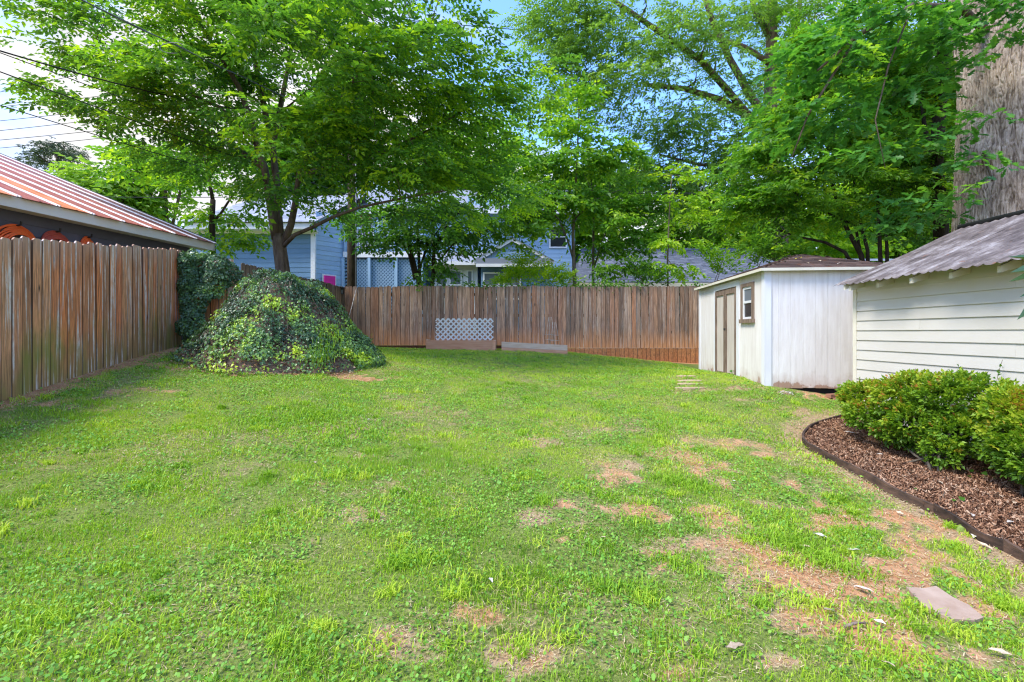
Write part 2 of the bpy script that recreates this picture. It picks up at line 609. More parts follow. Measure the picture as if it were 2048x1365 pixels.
M['glass_dark'] = glass_mat('glass_dark', (.03, .032, .036))
M['glass_grey'] = glass_mat('glass_grey', (.16, .19, .22), .2)

M['leafA'] = leaf_mat('leaf_deep_green', [(0, (.03, .09, .025)), (.32, (.065, .18, .035)), (.6, (.125, .30, .04)), (.82, (.28, .50, .03)), (1, (.48, .68, .03))], .55)
M['leafE'] = leaf_mat('leaf_mid_green', [(0, (.03, .09, .018)), (.4, (.085, .23, .024)), (.7, (.19, .40, .03)), (1, (.46, .64, .03))], .55)
M['leafF'] = leaf_mat('leaf_yellow_green', [(0, (.05, .13, .015)), (.4, (.13, .30, .02)), (.7, (.26, .48, .02)), (1, (.46, .62, .03))], .5)
M['leafG'] = leaf_mat('leaf_willow_oak', [(0, (.035, .09, .025)), (.4, (.09, .21, .04)), (.75, (.19, .36, .055)), (1, (.33, .52, .08))], .5)
M['leafO'] = leaf_mat('leaf_white_oak', [(0, (.03, .11, .03)), (.4, (.07, .24, .05)), (.75, (.15, .39, .05)), (1, (.38, .60, .05))], .5, .4, .45)
M['leafB'] = leaf_mat('leaf_boxwood', [(0, (.025, .06, .01)), (.35, (.07, .17, .015)), (.7, (.20, .36, .02)), (.92, (.42, .50, .03)), (1, (.45, .20, .04))], .35)
M['leafI'] = leaf_mat('leaf_ivy', [(0, (.035, .075, .038)), (.35, (.085, .17, .075)), (.55, (.17, .32, .10)), (.78, (.34, .54, .05)), (1, (.55, .70, .04))], .25, .35, .5)
M['leafP'] = leaf_mat('leaf_pine', [(0, (.05, .08, .06)), (.5, (.11, .16, .11)), (1, (.20, .26, .15))], .2)
M['grass'] = leaf_mat('grass_blade', [(0, (.12, .23, .022)), (.3, (.24, .44, .028)), (.62, (.42, .61, .04)), (.86, (.58, .70, .07)), (.93, (.60, .49, .21)), (1, (.68, .54, .30))], .35, .5, .3, (1.15, 1.15, .6))
M['clover'] = leaf_mat('clover_leaf', [(0, (.08, .20, .03)), (.5, (.19, .42, .05)), (1, (.38, .60, .08))], .3, .5, .3)
M['mulch_chip'] = leaf_mat('mulch_chip', [(0, (.07, .032, .018)), (.4, (.26, .13, .070)), (.8, (.42, .24, .14)), (1, (.52, .37, .25))], 0.0, .85, .15)
M['thatch'] = leaf_mat('dead_grass', [(0, (.30, .20, .10)), (.5, (.48, .36, .19)), (1, (.66, .55, .34))], .1, .8, .15)

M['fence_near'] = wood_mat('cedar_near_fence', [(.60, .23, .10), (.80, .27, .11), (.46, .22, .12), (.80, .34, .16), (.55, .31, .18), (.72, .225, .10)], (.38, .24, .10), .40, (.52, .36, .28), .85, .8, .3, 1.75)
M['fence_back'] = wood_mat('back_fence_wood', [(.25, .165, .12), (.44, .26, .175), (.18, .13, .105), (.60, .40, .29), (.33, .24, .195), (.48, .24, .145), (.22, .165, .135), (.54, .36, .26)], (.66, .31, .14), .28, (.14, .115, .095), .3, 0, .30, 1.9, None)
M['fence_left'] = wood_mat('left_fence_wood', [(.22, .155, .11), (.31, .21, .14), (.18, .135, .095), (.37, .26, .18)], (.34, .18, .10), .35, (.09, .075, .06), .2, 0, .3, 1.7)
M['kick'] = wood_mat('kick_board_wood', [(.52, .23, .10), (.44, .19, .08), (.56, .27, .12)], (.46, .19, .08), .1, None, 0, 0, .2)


def ground_mat():
    m, t, o = new_mat('lawn_soil')
    g = t.nodes.new("ShaderNodeNewGeometry"); pos = g.outputs["Position"]
    at = nd(t, "ShaderNodeAttribute", attribute_name="bare")
    at2 = nd(t, "ShaderNodeAttribute", attribute_name="clay")
    n1 = noise(t, pos, 9, 6, .65)
    n2 = noise(t, pos, 55, 5, .7)
    n3 = noise(t, pos, 1.3, 4, .6)
    green = ramp(t, n2, [(.28, (.06, .065, .022)), (.5, (.17, .22, .045)), (.74, (.36, .38, .12))])
    straw = ramp(t, n2, [(.25, (.20, .12, .06)), (.5, (.42, .29, .16)), (.78, (.62, .48, .30))])
    clay = ramp(t, n1, [(.25, (.34, .15, .065)), (.5, (.55, .28, .135)), (.8, (.68, .42, .24))])
    clay = mixc(t, 1., clay, ramp(t, n2, [(.3, (.8, .8, .8)), (.7, (1.15, 1.15, 1.15))]), 'MULTIPLY')
    b1 = math_(t, 'ADD', at.outputs["Fac"], math_(t, 'MULTIPLY_ADD', n1, .9))
    b1.node.inputs[1].links[0].from_node.inputs[2].default_value = -.45
    col = mixc(t, ramp(t, b1, [(.25, (0, 0, 0)), (.55, (1, 1, 1))]), green, straw)
    c1 = math_(t, 'ADD', at2.outputs["Fac"], math_(t, 'MULTIPLY_ADD', n1, .9))
    c1.node.inputs[1].links[0].from_node.inputs[2].default_value = -.45
    col = mixc(t, ramp(t, c1, [(.35, (0, 0, 0)), (.6, (1, 1, 1))]), col, clay)
    principled(t, o, col, .95, .1, math_(t, 'ADD', n2, n1), .8, .02)
    return m


M['ground'] = ground_mat()

# ------------------------------------------------------------------ lawn patches (photo-observed bare spots)
SPOTS = []   # x, y, rx, ry, straw, clay


def spot(px, py, rx, ry, straw, clay):
    p = G(px, py); SPOTS.append((p.x, p.y, rx, ry, straw, clay))


for a in [(1075, 886, .20, .16, 1, .1), (795, 982, .20, .13, 1, .1), (722, 1042, .17, .12, .8, .1), (650, 857, .30, .2, .8, .15),
          (600, 742, 1.25, .24, .9, 1), (742, 722, .22, .2, .4, 1), (245, 782, .35, .2, .6, .6), (330, 735, .5, .25, .5, .8), (60, 806, .7, .22, .6, .7), (150, 775, .6, .2, .5, .6),
          (1335, 912, .22, .16, .7, .5), (1390, 880, .2, .14, .6, .4), (1225, 865, .25, .15, .7, .2), (1110, 850, .2, .3, .5, .3),
          (1120, 1015, .14, .1, .8, .7), (1070, 1040, .14, .1, .8, .3), (1150, 1060, .14, .11, .6, .5), (1110, 1090, .12, .1, .5, .7),
          (1400, 1095, .22, .12, 1, .5), (1440, 1045, .25, .2, .8, .8), (1560, 1090, .25, .12, .9, .4), (1520, 1160, .25, .12, 1, .4),
          (960, 1225, .18, .09, .6, .8), (790, 1300, .14, .12, .8, .5), (1040, 1325, .12, .08, 1, .6), (1160, 1190, .12, .08, .7, .6),
          (1690, 1185, .22, .10, .7, .9), (1740, 1240, .28, .12, .7, 1), (1820, 1300, .3, .12, .8, 1), (1650, 1120, .18, .08, .8, .6), (1960, 1330, .3, .1, .8, .6),
          (1370, 1340, .2, .08, .7, .7), (1540, 1330, .18, .06, .8, .5), (740, 915, .15, .1, .6, .4), (640, 970, .09, .06, .4, .8),
          (1590, 970, .15, .12, .6, .6), (1530, 1010, .2, .1, .7, .3), (1420, 965, .2, .15, .6, .4), (1250, 930, .2, .2, .7, .3),
          (1470, 780, .9, .18, .7, .3), (1620, 790, .6, .2, .8, .7), (1600, 830, .35, .25, .8, .3), (1500, 800, .4, .2, .6, .2),
          (1350, 738, .7, .2, .5, .5), (850, 820, .5, .4, .5, .05), (920, 730, .5, .3, .2, .1),
          (1460, 1200, .2, .1, .7, .6), (1340, 1150, .18, .1, .6, .6), (1600, 1240, .2, .1, .8, .6), (300, 830, .3, .15, .3, .2), (100, 850, .3, .15, .3, .2)]:
    spot(*a)

EDGE_PX = [(1722, 836), (1690, 840), (1655, 850), (1622, 864), (1606, 882), (1618, 902), (1660, 925), (1720, 955), (1780, 992), (1850, 1024), (1905, 1055), (1960, 1087), (2010, 1112), (2060, 1140), (2150, 1200), (2300, 1310)]
EDGE = [G(*p) for p in EDGE_PX]


def bare_fn(x, y):
    s = np.zeros_like(x); c = np.zeros_like(x)
    wob = fbm(x * 3.1, y * 3.1, 3) - .5
    wob2 = fbm(x * 13., y * 13., 3) - .5
    for (cx, cy, rx, ry, st, cl) in SPOTS:
        d = np.sqrt(((x - cx) / rx) ** 2 + ((y - cy) / ry) ** 2) * .9 + wob * 2.0 + wob2 * 2.4
        w = np.clip(1.25 - d, 0, 1) * .9
        s = np.maximum(s, w * st); c = np.maximum(c, w * cl)
    # strip along edging, scruffier right foreground
    E = np.array([(p.x, p.y) for p in EDGE])
    de = np.full(x.shape, 9.)
    for i in range(len(E) - 1):
        a, b = E[i], E[i + 1]; ab = b - a
        tt = np.clip(((x - a[0]) * ab[0] + (y - a[1]) * ab[1]) / (ab @ ab), 0, 1)
        de = np.minimum(de, np.hypot(x - a[0] - tt * ab[0], y - a[1] - tt * ab[1]))
    w = np.clip(1.25 - de / .30 + wob, 0, 1)
    s = np.maximum(s, w * .95); c = np.maximum(c, w * .35)
    scr = np.clip((x - .0) / 1.6, 0, 1) * np.clip((7.2 - y) / 3, 0, 1)
    f = fbm(x * 2.1 + 5, y * 3.0, 4)
    s = np.maximum(s, np.clip((f - .49) * 5 + wob2 * 1.8, 0, .9) * (scr * .95 + .06))
    c = np.maximum(c, np.clip((f - .50) * 5 + wob2 * 1.6, 0, .95) * scr)
    # along the fences
    dl = np.abs(x - (-6.59 + .177 * (9.15 - y) + .18)) ; w = np.clip(1.3 - np.abs(x + 5.66 + (y - 5.25) * .177) / .30 + wob, 0, 1)
    s = np.maximum(s, w * .9); c = np.maximum(c, w * .95)
    w = np.clip(1.2 - np.abs(y - 14.75) / .35 + wob, 0, 1)
    s = np.maximum(s, w * .5); c = np.maximum(c, w * .9)
    f2 = fbm(x * 1.3 + 31, y * 1.3 + 7, 3)
    s = np.maximum(s, np.clip((f2 - .56) * 3 + wob2 * .8, 0, .3))
    return s, c


# ------------------------------------------------------------------ ground sheet
def build_ground():
    xs = np.concatenate([[-600, -200, -80, -40, -25, -16, -12, -9.5], np.arange(-8, 9.01, .085), [10.5, 13, 18, 28, 50, 100, 250, 600]])
    ys = np.concatenate([[-600, -100, -20, -8, -4], np.arange(-2, 15.6, .085), [17, 20, 25, 35, 50, 80, 150, 300, 900]])
    X, Y = np.meshgrid(xs, ys, indexing='ij')
    Z = ground(X, Y)
    s, c = bare_fn(X, Y)
    Z = Z + (fbm(X * 2.5, Y * 2.5, 3) - .5) * .035 * (np.abs(X) < 9)
    nx, ny = X.shape
    V = np.stack([X, Y, Z], -1).reshape(-1, 3)
    i = np.arange(nx - 1)[:, None] * ny + np.arange(ny - 1)[None, :]
    i = i.ravel()
    Fq = np.stack([i, i + ny, i + ny + 1, i + 1], 1)
    o = np_obj('lawn_ground', V, Fq, M['ground'], None, smooth=True, origin=(0, 0, 0), extra={'bare': s.ravel(), 'clay': c.ravel()})
    tag(o, kind='structure')


build_ground()

# ------------------------------------------------------------------ grass and clover
MOUND_C = (-4.35, 8.95)


def inside_poly(x, y, poly):
    r = np.zeros(x.shape, bool)
    n = len(poly); j = n - 1
    for i in range(n):
        xi, yi = poly[i]; xj, yj = poly[j]
        cond = ((yi > y) != (yj > y)) & (x < (xj - xi) * (y - yi) / (yj - yi + 1e-12) + xi)
        r ^= cond; j = i
    return r


BED_POLY = [(p.x, p.y) for p in EDGE] + [(5.6, .6), (5.6, 7.4)]
WS_A = Vector((4.40, 8.26)); WS_U = Vector((.30, 3.64)).normalized(); WS_R = Vector((3.64, -.30)).normalized()


SLAB = [G(*q) for q in ((1812, 1182), (1850, 1188), (1872, 1184), (1905, 1205), (1938, 1222), (1968, 1245), (1950, 1254), (1905, 1248), (1880, 1238), (1848, 1222), (1832, 1205))]
SLAB_POLY = [(p.x, p.y) for p in SLAB]


def lawn_mask(x, y):
    m = (x > -5.66 - (y - 5.25) * .177 + .02) & (y < 14.75) & ~((x > 5.40) & (y < 7.55))
    m &= ~inside_poly(x, y, BED_POLY)
    m &= ~inside_poly(x, y, SLAB_POLY)
    dx = x - WS_A.x; dy = y - WS_A.y
    u = dx * WS_U.x + dy * WS_U.y; r = dx * WS_R.x + dy * WS_R.y
    m &= ~((u > -.1) & (r > -.05))
    m &= (((x + 4.22) / 1.52) ** 2 + ((y - 8.88) / 1.56) ** 2 > 1) 
    m &= np.abs(x) < 1.25 * y + .8
    return m


def blades(n_try, y0, y1, hgt, wid, segs, seed, mat_clover=False):
    r = np.random.default_rng(seed)
    x = r.uniform(-7, 7.6, n_try); y = r.uniform(y0, y1, n_try)
    k = lawn_mask(x, y); x = x[k]; y = y[k]
    s, c = bare_fn(x, y)
    tuft = fbm(x * 5.5 + 3, y * 5.5, 3)
    keep = r.random(len(x)) < np.clip(1.05 - s * .68 - c * .45, .07, 1) * np.clip(.30 + (tuft - .3) * 2.2, .22, 1)
    x, y, s, c, tuft = x[keep], y[keep], s[keep], c[keep], tuft[keep]
    n = len(x)
    z = ground(x, y)
    lush = np.clip((fbm(x * 1.1 + 9, y * 1.1, 3) - .42) * 4, 0, 1)
    h = hgt * r.uniform(.55, 1.25, n) * (.75 + .6 * lush * (tuft > .5)) * (1 - .45 * s)
    w = wid * r.uniform(.7, 1.3, n)
    az = r.uniform(0, 2 * PI, n); lean = np.abs(r.normal(.45, .35, n))
    fx = np.cos(az); fy = np.sin(az)
    tint = .32 + np.clip((y - 5) * .022, 0, .16) + .32 * r.random(n) + .16 * (.6 - lush) + .14 * s + (fbm(x * .8, y * .8 + 4, 2) - .5) * .6 + (fbm(x * 4, y * 4 + 14, 2) - .5) * .35
    dead = r.random(n) < .09 + .40 * s
    tint = np.where(dead, r.uniform(.9, 1., n), np.clip(tint, 0, .84))
    sx = -fy * w / 2; sy = fx * w / 2
    b = np.stack([x, y, z - .004], 1)
    sd_ = np.stack([sx, sy, 0 * sx], 1)
    tip = b + np.stack([fx * h * np.sin(lean), fy * h * np.sin(lean), h * np.cos(lean)], 1)
    if segs == 1:
        V = np.stack([b - sd_, b + sd_, tip], 1).reshape(-1, 3)
        Fc = np.arange(3 * n).reshape(n, 3)
        return V, [Fc], np.repeat(tint, 3)
    m1 = b + np.stack([fx * h * .5 * np.sin(lean * .4), fy * h * .5 * np.sin(lean * .4), h * .55 * np.cos(lean * .4)], 1)
    V = np.stack([b - sd_, b + sd_, m1 + sd_ * .8, m1 - sd_ * .8, tip], 1).reshape(-1, 3)
    o_ = np.arange(n)[:, None] * 5
    return V, [o_ + np.array([[0, 1, 2, 3]]), o_ + np.array([[3, 2, 4]])], np.repeat(tint, 5)


def join_np(parts):
    Vs, Q, T3, tn, off = [], [], [], [], 0
    for V, Fs, t in parts:
        Vs.append(V); tn.append(t)
        for f in Fs:
            (Q if f.shape[1] == 4 else T3).append(f + off)
        off += len(V)
    Fl = []
    if Q: Fl.append(np.concatenate(Q))
    if T3: Fl.append(np.concatenate(T3))
    return np.concatenate(Vs), Fl, np.concatenate(tn)


gp = [blades(390000, 1.3, 3.4, .034, .0036, 2, 1), blades(480000, 3.4, 5.6, .036, .0050, 1, 2),
      blades(300000, 5.6, 9.0, .040, .0072, 1, 3), blades(200000, 9.0, 14.75, .048, .011, 1, 4)]


# lusher tufts seen in the photo
def tufts(lst, seed):
    """each entry: x, y, spread, blades, height, tint"""
    r = np.random.default_rng(seed)
    X, Y, Hh, Tn, Wd = [], [], [], [], []
    for (cx, cy, rad, n, hh, tn_) in lst:
        X.append(cx + r.normal(0, rad, n) * 1.3); Y.append(cy + r.normal(0, rad, n)); Hh.append(hh * r.uniform(.35, 1.15, n)); Tn.append(tn_ + r.normal(0, .09, n)); Wd.append(np.full(n, .0022 + .0005 * cy))
    x = np.concatenate(X); y = np.concatenate(Y); h = np.concatenate(Hh); tn_ = np.concatenate(Tn); w = np.concatenate(Wd)
    k = lawn_mask(x, y); x, y, h, tn_, w = x[k], y[k], h[k], tn_[k], w[k]; n = len(x)
    z = ground(x, y); az = r.uniform(0, 2 * PI, n); ln = np.abs(r.normal(.65, .35, n))
    b = np.stack([x, y, z], 1)
    sd_ = np.stack([-np.sin(az) * w, np.cos(az) * w, 0 * az], 1)
    m1 = b + np.stack([np.cos(az) * h * .22, np.sin(az) * h * .22, h * .55], 1)
    tip = b + np.stack([np.cos(az) * h * np.sin(ln) * 1.2, np.sin(az) * h * np.sin(ln) * 1.2, h * np.cos(ln)], 1)
    V = np.stack([b - sd_, b + sd_, m1 + sd_ * .8, m1 - sd_ * .8, tip], 1).reshape(-1, 3)
    o_ = np.arange(n)[:, None] * 5
    return V, [o_ + np.array([[0, 1, 2, 3]]), o_ + np.array([[3, 2, 4]])], np.repeat(np.clip(tn_, 0, .85), 5)


TL_ = []
for (px, py, rad, n, hh, tt_) in [(1385, 975, .10, 420, .075, .35), (1340, 965, .08, 300, .07, .35), (1620, 1105, .09, 420, .08, .38), (1670, 1135, .08, 340, .075, .38), (1560, 1085, .07, 260, .08, .35),
                 (795, 1130, .04, 130, .08, .4), (1210, 1185, .05, 130, .08, .3), (1285, 1200, .05, 130, .08, .4), (1090, 1010, .05, 150, .08, .35),
                 (620, 835, .2, 800, .08, .42), (700, 870, .2, 600, .08, .4), (520, 850, .2, 500, .07, .45), (370, 970, .15, 300, .07, .5)]:
    c = G(px, py); TL_.append((c.x, c.y, rad, n, hh, tt_))
rt = np.random.default_rng(77)
for k in range(620):
    y_ = rt.uniform(1.5, 1.5 + 12.5 * rt.random() ** .8); x_ = rt.uniform(-1.1, 1.1) * (y_ + .6)
    TL_.append((x_, y_, rt.uniform(.015, .09), int(rt.uniform(25, 110)), rt.uniform(.035, .075), rt.choice([.35, .45, .55, .68, .78])))
gp.append(tufts(TL_, 12))
V, Fl, tn = join_np(gp)
o = np_obj('lawn_grass', V, Fl, M['grass'], None, tint=tn, origin=(0, 7, 0))
tag(o, kind='stuff')
print("grass tris", sum(len(f) * (f.shape[1] - 2) for f in Fl))


def clover(n_try, y0, y1, size, seed, sides=5):
    r = np.random.default_rng(seed)
    x = r.uniform(-7, 7, n_try); y = r.uniform(y0, y1, n_try)
    k = lawn_mask(x, y); x = x[k]; y = y[k]
    s, c = bare_fn(x, y)
    cl = fbm(x * 2.0 + 20, y * 2.0 + 3, 4)
    keep = r.random(len(x)) < np.clip((cl - .38) * 5, .12, 1) * np.clip(1.0 - s * .6 - c * .6, .05, 1)
    x, y, cl = x[keep], y[keep], cl[keep]
    n = len(x)
    z = ground(x, y) + r.uniform(.008, .036, n)
    rr = size * r.uniform(.6, 1.3, n)
    nx_ = r.normal(0, .45, n); ny_ = r.normal(0, .45, n)
    a0 = r.uniform(0, 2 * PI, n)
    vs = []
    for k in range(sides):
        a = a0 + 2 * PI * k / sides
        dx = np.cos(a) * rr; dy = np.sin(a) * rr
        vs.append(np.stack([x + dx, y + dy, z - nx_ * dx - ny_ * dy], 1))
    V = np.stack(vs, 1).reshape(-1, 3)
    o_ = np.arange(n)[:, None] * sides
    tint = np.clip(r.uniform(.2, .75, n) + (cl - .5) * .3, 0, 1)
    return V, [o_ + np.arange(sides)[None, :]], np.repeat(tint, sides)


c1 = clover(90000, 1.3, 4.0, .0075, 21, 5)
c2 = clover(90000, 4.0, 8.0, .010, 22, 4)
c2b = clover(40000, 8.0, 14.5, .014, 23, 4)


def poly_to_lists(parts):
    Vs, F5, F4, tn, off = [], [], [], [], 0
    for V, Fs, t in parts:
        for f in Fs: (F5 if f.shape[1] == 5 else F4).append(f + off)
        Vs.append(V); tn.append(t); off += len(V)
    return np.concatenate(Vs), [np.concatenate(F5), np.concatenate(F4)], np.concatenate(tn)


V, Fl, tn = poly_to_lists([c1, c2, c2b])
o = np_obj('clover_patches', V, Fl, M['clover'], None, tint=tn, origin=(0, 7, 0))
tag(o, kind='stuff')

# dead grass strands lying flat on bare spots
r = np.random.default_rng(31)
x = r.uniform(-6, 6, 420000); y = r.uniform(1.4, 9, 420000) ** 1.0
k = lawn_mask(x, y); x = x[k]; y = y[k]
s, c = bare_fn(x, y)
k = r.random(len(x)) < np.clip(s * 1.1, .03, 1) * .55
x, y = x[k], y[k]; n = len(x)
z = ground(x, y) + r.uniform(.004, .018, n)
az = r.uniform(0, 2 * PI, n); ln = r.uniform(.015, .05, n); w = .0016 + .0004 * y
d = np.stack([np.cos(az) * ln, np.sin(az) * ln, r.uniform(-.006, .016, n)], 1)
sd_ = np.stack([-np.sin(az) * w, np.cos(az) * w, 0 * az], 1)
b = np.stack([x, y, z], 1)
V = np.stack([b - sd_, b + sd_, b + d], 1).reshape(-1, 3)
o = np_obj('dead_grass_strands', V, np.arange(3 * n).reshape(n, 3), M['thatch'], None, tint=np.repeat(r.random(n), 3), origin=(0, 7, 0))
tag(o, kind='stuff')

# ------------------------------------------------------------------ foliage toolkit
def rot_from(fwd, up):
    """arrays (n,3) -> (n,3,3) with columns fwd, side, up"""
    f = fwd / np.linalg.norm(fwd, axis=1, keepdims=True)
    s = np.cross(up, f); s /= np.linalg.norm(s, axis=1, keepdims=True) + 1e-9
    u = np.cross(f, s)
    return np.stack([f, s, u], 2)


def rhomb(Ll, W, fold=.18, curl=.15):
    """leaf pointing +x, folded along the midrib, 4 verts 2 tris"""
    V = np.array([(0, 0, 0), (.42 * Ll, -W / 2, fold * W), (Ll, 0, -curl * Ll), (.42 * Ll, W / 2, fold * W)])
    return V, np.array([(0, 1, 2), (0, 2, 3)])


def oak_leaf(Ll, W):
    out = [(0, .04), (.14, .16), (.24, .42), (.32, .20), (.44, .62), (.54, .24), (.68, .9), (.78, .34), (.88, .52), (1, .0)]
    pts = [(x_ * Ll, y_ * W / 2) for x_, y_ in out]
    top = [(x_, y_, .10 * abs(y_) - .12 * x_ * x_ / Ll) for x_, y_ in pts]
    bot = [(x_, -y_, .10 * abs(y_) - .12 * x_ * x_ / Ll) for x_, y_ in pts[:-1]]
    mid = [(x_, 0, -.12 * x_ * x_ / Ll) for x_, _ in pts]
    V = []; T = []
    n = len(pts)
    V = mid + top[:-1] + bot
    for i in range(n - 1):
        t0 = n + i; t1 = n + i + 1 if i < n - 2 else n - 1
        b0 = n + (n - 1) + i; b1 = n + (n - 1) + i + 1 if i < n - 2 else n - 1
        m0, m1 = i, i + 1
        T.append((m0, t1, t0) if i < n - 2 else (m0, t1, t0))
        if i < n - 2: T.append((m0, m1, t1))
        T.append((m0, b0, b1))
        if i < n - 2: T.append((m0, b1, m1))
    return np.array(V), np.array(T)


def ivy_leaf(Ll):
    V = np.array([(0, 0, 0), (.12, -.42, .05), (.42, -.38, .04), (1, 0, -.12), (.42, .38, .04), (.12, .42, .05)]) * Ll
    return V, np.array([(0, 1, 2), (0, 2, 3), (0, 3, 4), (0, 4, 5)])


def spray(r, n_leaf, length, leaf, leaf_jit=.25, spread=1.0, droop=.25, whorl=False):
    """a twig with alternate leaves, pointing +x, roughly flat in z"""
    Vs, Ts, tn, off = [], [], [], 0
    LV, LT = leaf
    for i in range(n_leaf):
        t = (i + .6) / n_leaf
        last = i == n_leaf - 1
        side = (1 if i % 2 else -1)
        px = length * t; pz = -droop * length * t * t
        ang = 0 if last else side * spread * r.uniform(.65, 1.15)
        if whorl:
            ang = r.uniform(-2.4, 2.4); px = length * r.uniform(.6, 1)
        pit = r.normal(-.1, .25); rl = r.normal(0, .45)
        s = 1 + r.uniform(-leaf_jit, leaf_jit)
        v = LV * s
        cr_, sr_ = math.cos(rl), math.sin(rl)
        v = v @ np.array([[1, 0, 0], [0, cr_, sr_], [0, -sr_, cr_]])
        cp, sp = math.cos(pit), math.sin(pit)
        v = v @ np.array([[cp, 0, sp], [0, 1, 0], [-sp, 0, cp]])
        ca, sa = math.cos(ang), math.sin(ang)
        v = v @ np.array([[ca, sa, 0], [-sa, ca, 0], [0, 0, 1]])
        v = v + np.array([px, side * .004, pz])
        Vs.append(v); Ts.append(LT + off); off += len(v)
        tn.append(np.full(len(v), r.uniform(-.10, .10) + .10 * (t - .5)))
    return np.concatenate(Vs), np.concatenate(Ts), np.concatenate(tn)


def scatter(templates, pos, fwd, up, scale, tint, r):
    """stamps template sprays; returns V,T,tint"""
    R = rot_from(fwd, up)
    which = r.integers(0, len(templates), len(pos))
    Vo, To, tn, off = [], [], [], 0
    for i, (V_, T_, t_) in enumerate(templates):
        k = np.where(which == i)[0]
        if not len(k): continue
        vv = np.einsum('nij,mj->nmi', R[k], V_) * scale[k][:, None, None] + pos[k][:, None, :]
        nv = len(V_)
        Vo.append(vv.reshape(-1, 3))
        To.append((T_[None] + (np.arange(len(k)) * nv)[:, None, None]).reshape(-1, 3) + off)
        tn.append((tint[k][:, None] + t_[None]).ravel())
        off += nv * len(k)
    return np.concatenate(Vo), np.concatenate(To), np.clip(np.concatenate(tn), 0, 1)


def crown_points(vols, dens, per_pad, pad_r, r, centre, flat=.35, gap=.0, base_tint=.4, tip_tint=.25, updroop=0.0):
    """vols: (center Vector, rx, ry, rz[, dens mult]); pads of foliage inside; returns pos,fwd,up,tint, pad centres"""
    pads = []
    for v in vols:
        c, rx, ry, rz = v[:4]; dm = v[4] if len(v) > 4 else 1
        n = max(3, int(4.19 * rx * ry * rz * dens * dm))
        d = r.normal(size=(n, 3)); d /= np.linalg.norm(d, axis=1, keepdims=True)
        q = r.random(n) ** (1 / 2.2)
        p = np.array(c) + d * q[:, None] * np.array([rx, ry, rz])
        p = p[fbm(p[:, 0] / pad_r * .45 + 50, p[:, 2] / pad_r * .6 + p[:, 1] / pad_r * .3 + 50, 2) > gap]
        pads.append(p)
    pads = np.concatenate(pads)
    m = len(pads)
    pr = pad_r * r.uniform(.6, 1.35, m)
    ptint = r.normal(0, .10, m)
    k = np.repeat(np.arange(m), per_pad)
    n = len(k)
    a = r.uniform(0, 2 * PI, n); q = np.sqrt(r.random(n))
    out = pads[k] - np.array(centre); out[:, 2] *= .3
    out /= np.linalg.norm(out, axis=1, keepdims=True) + 1e-6
    off = np.stack([np.cos(a) * q, np.sin(a) * q, r.normal(0, flat * .5, n) - .25 * q * q * flat * 2], 1) * pr[k][:, None]
    pos = pads[k] + off
    fwd = np.stack([np.cos(a), np.sin(a), np.full(n, -.12 + updroop)], 1) * (.5 + .5 * q[:, None]) + out * .7 + r.normal(0, .25, (n, 3))
    fwd[:, 2] = fwd[:, 2] * .6 - .1 + updroop
    up = np.tile([0, 0, 1.], (n, 1)) + r.normal(0, .28, (n, 3))
    tint = base_tint + ptint[k] + tip_tint * (r.random(n) ** 3) + .08 * (off[:, 2] / (pad_r * flat + 1e-6))
    return pos, fwd, up, np.clip(tint, 0, 1), pads, pr


def limb_curve(a, b, r, bow=.12, n=6):
    a = Vector(a); b = Vector(b); L_ = (b - a).length
    off = Vector((r.normal(), r.normal(), r.normal() + .6)) * L_ * bow * .5
    return [a.lerp(b, t) + off * math.sin(PI * t) + Vector((r.normal(), r.normal(), r.normal())) * L_ * .012 * (0 < t < 1) for t in [i / n for i in range(n + 1)]]


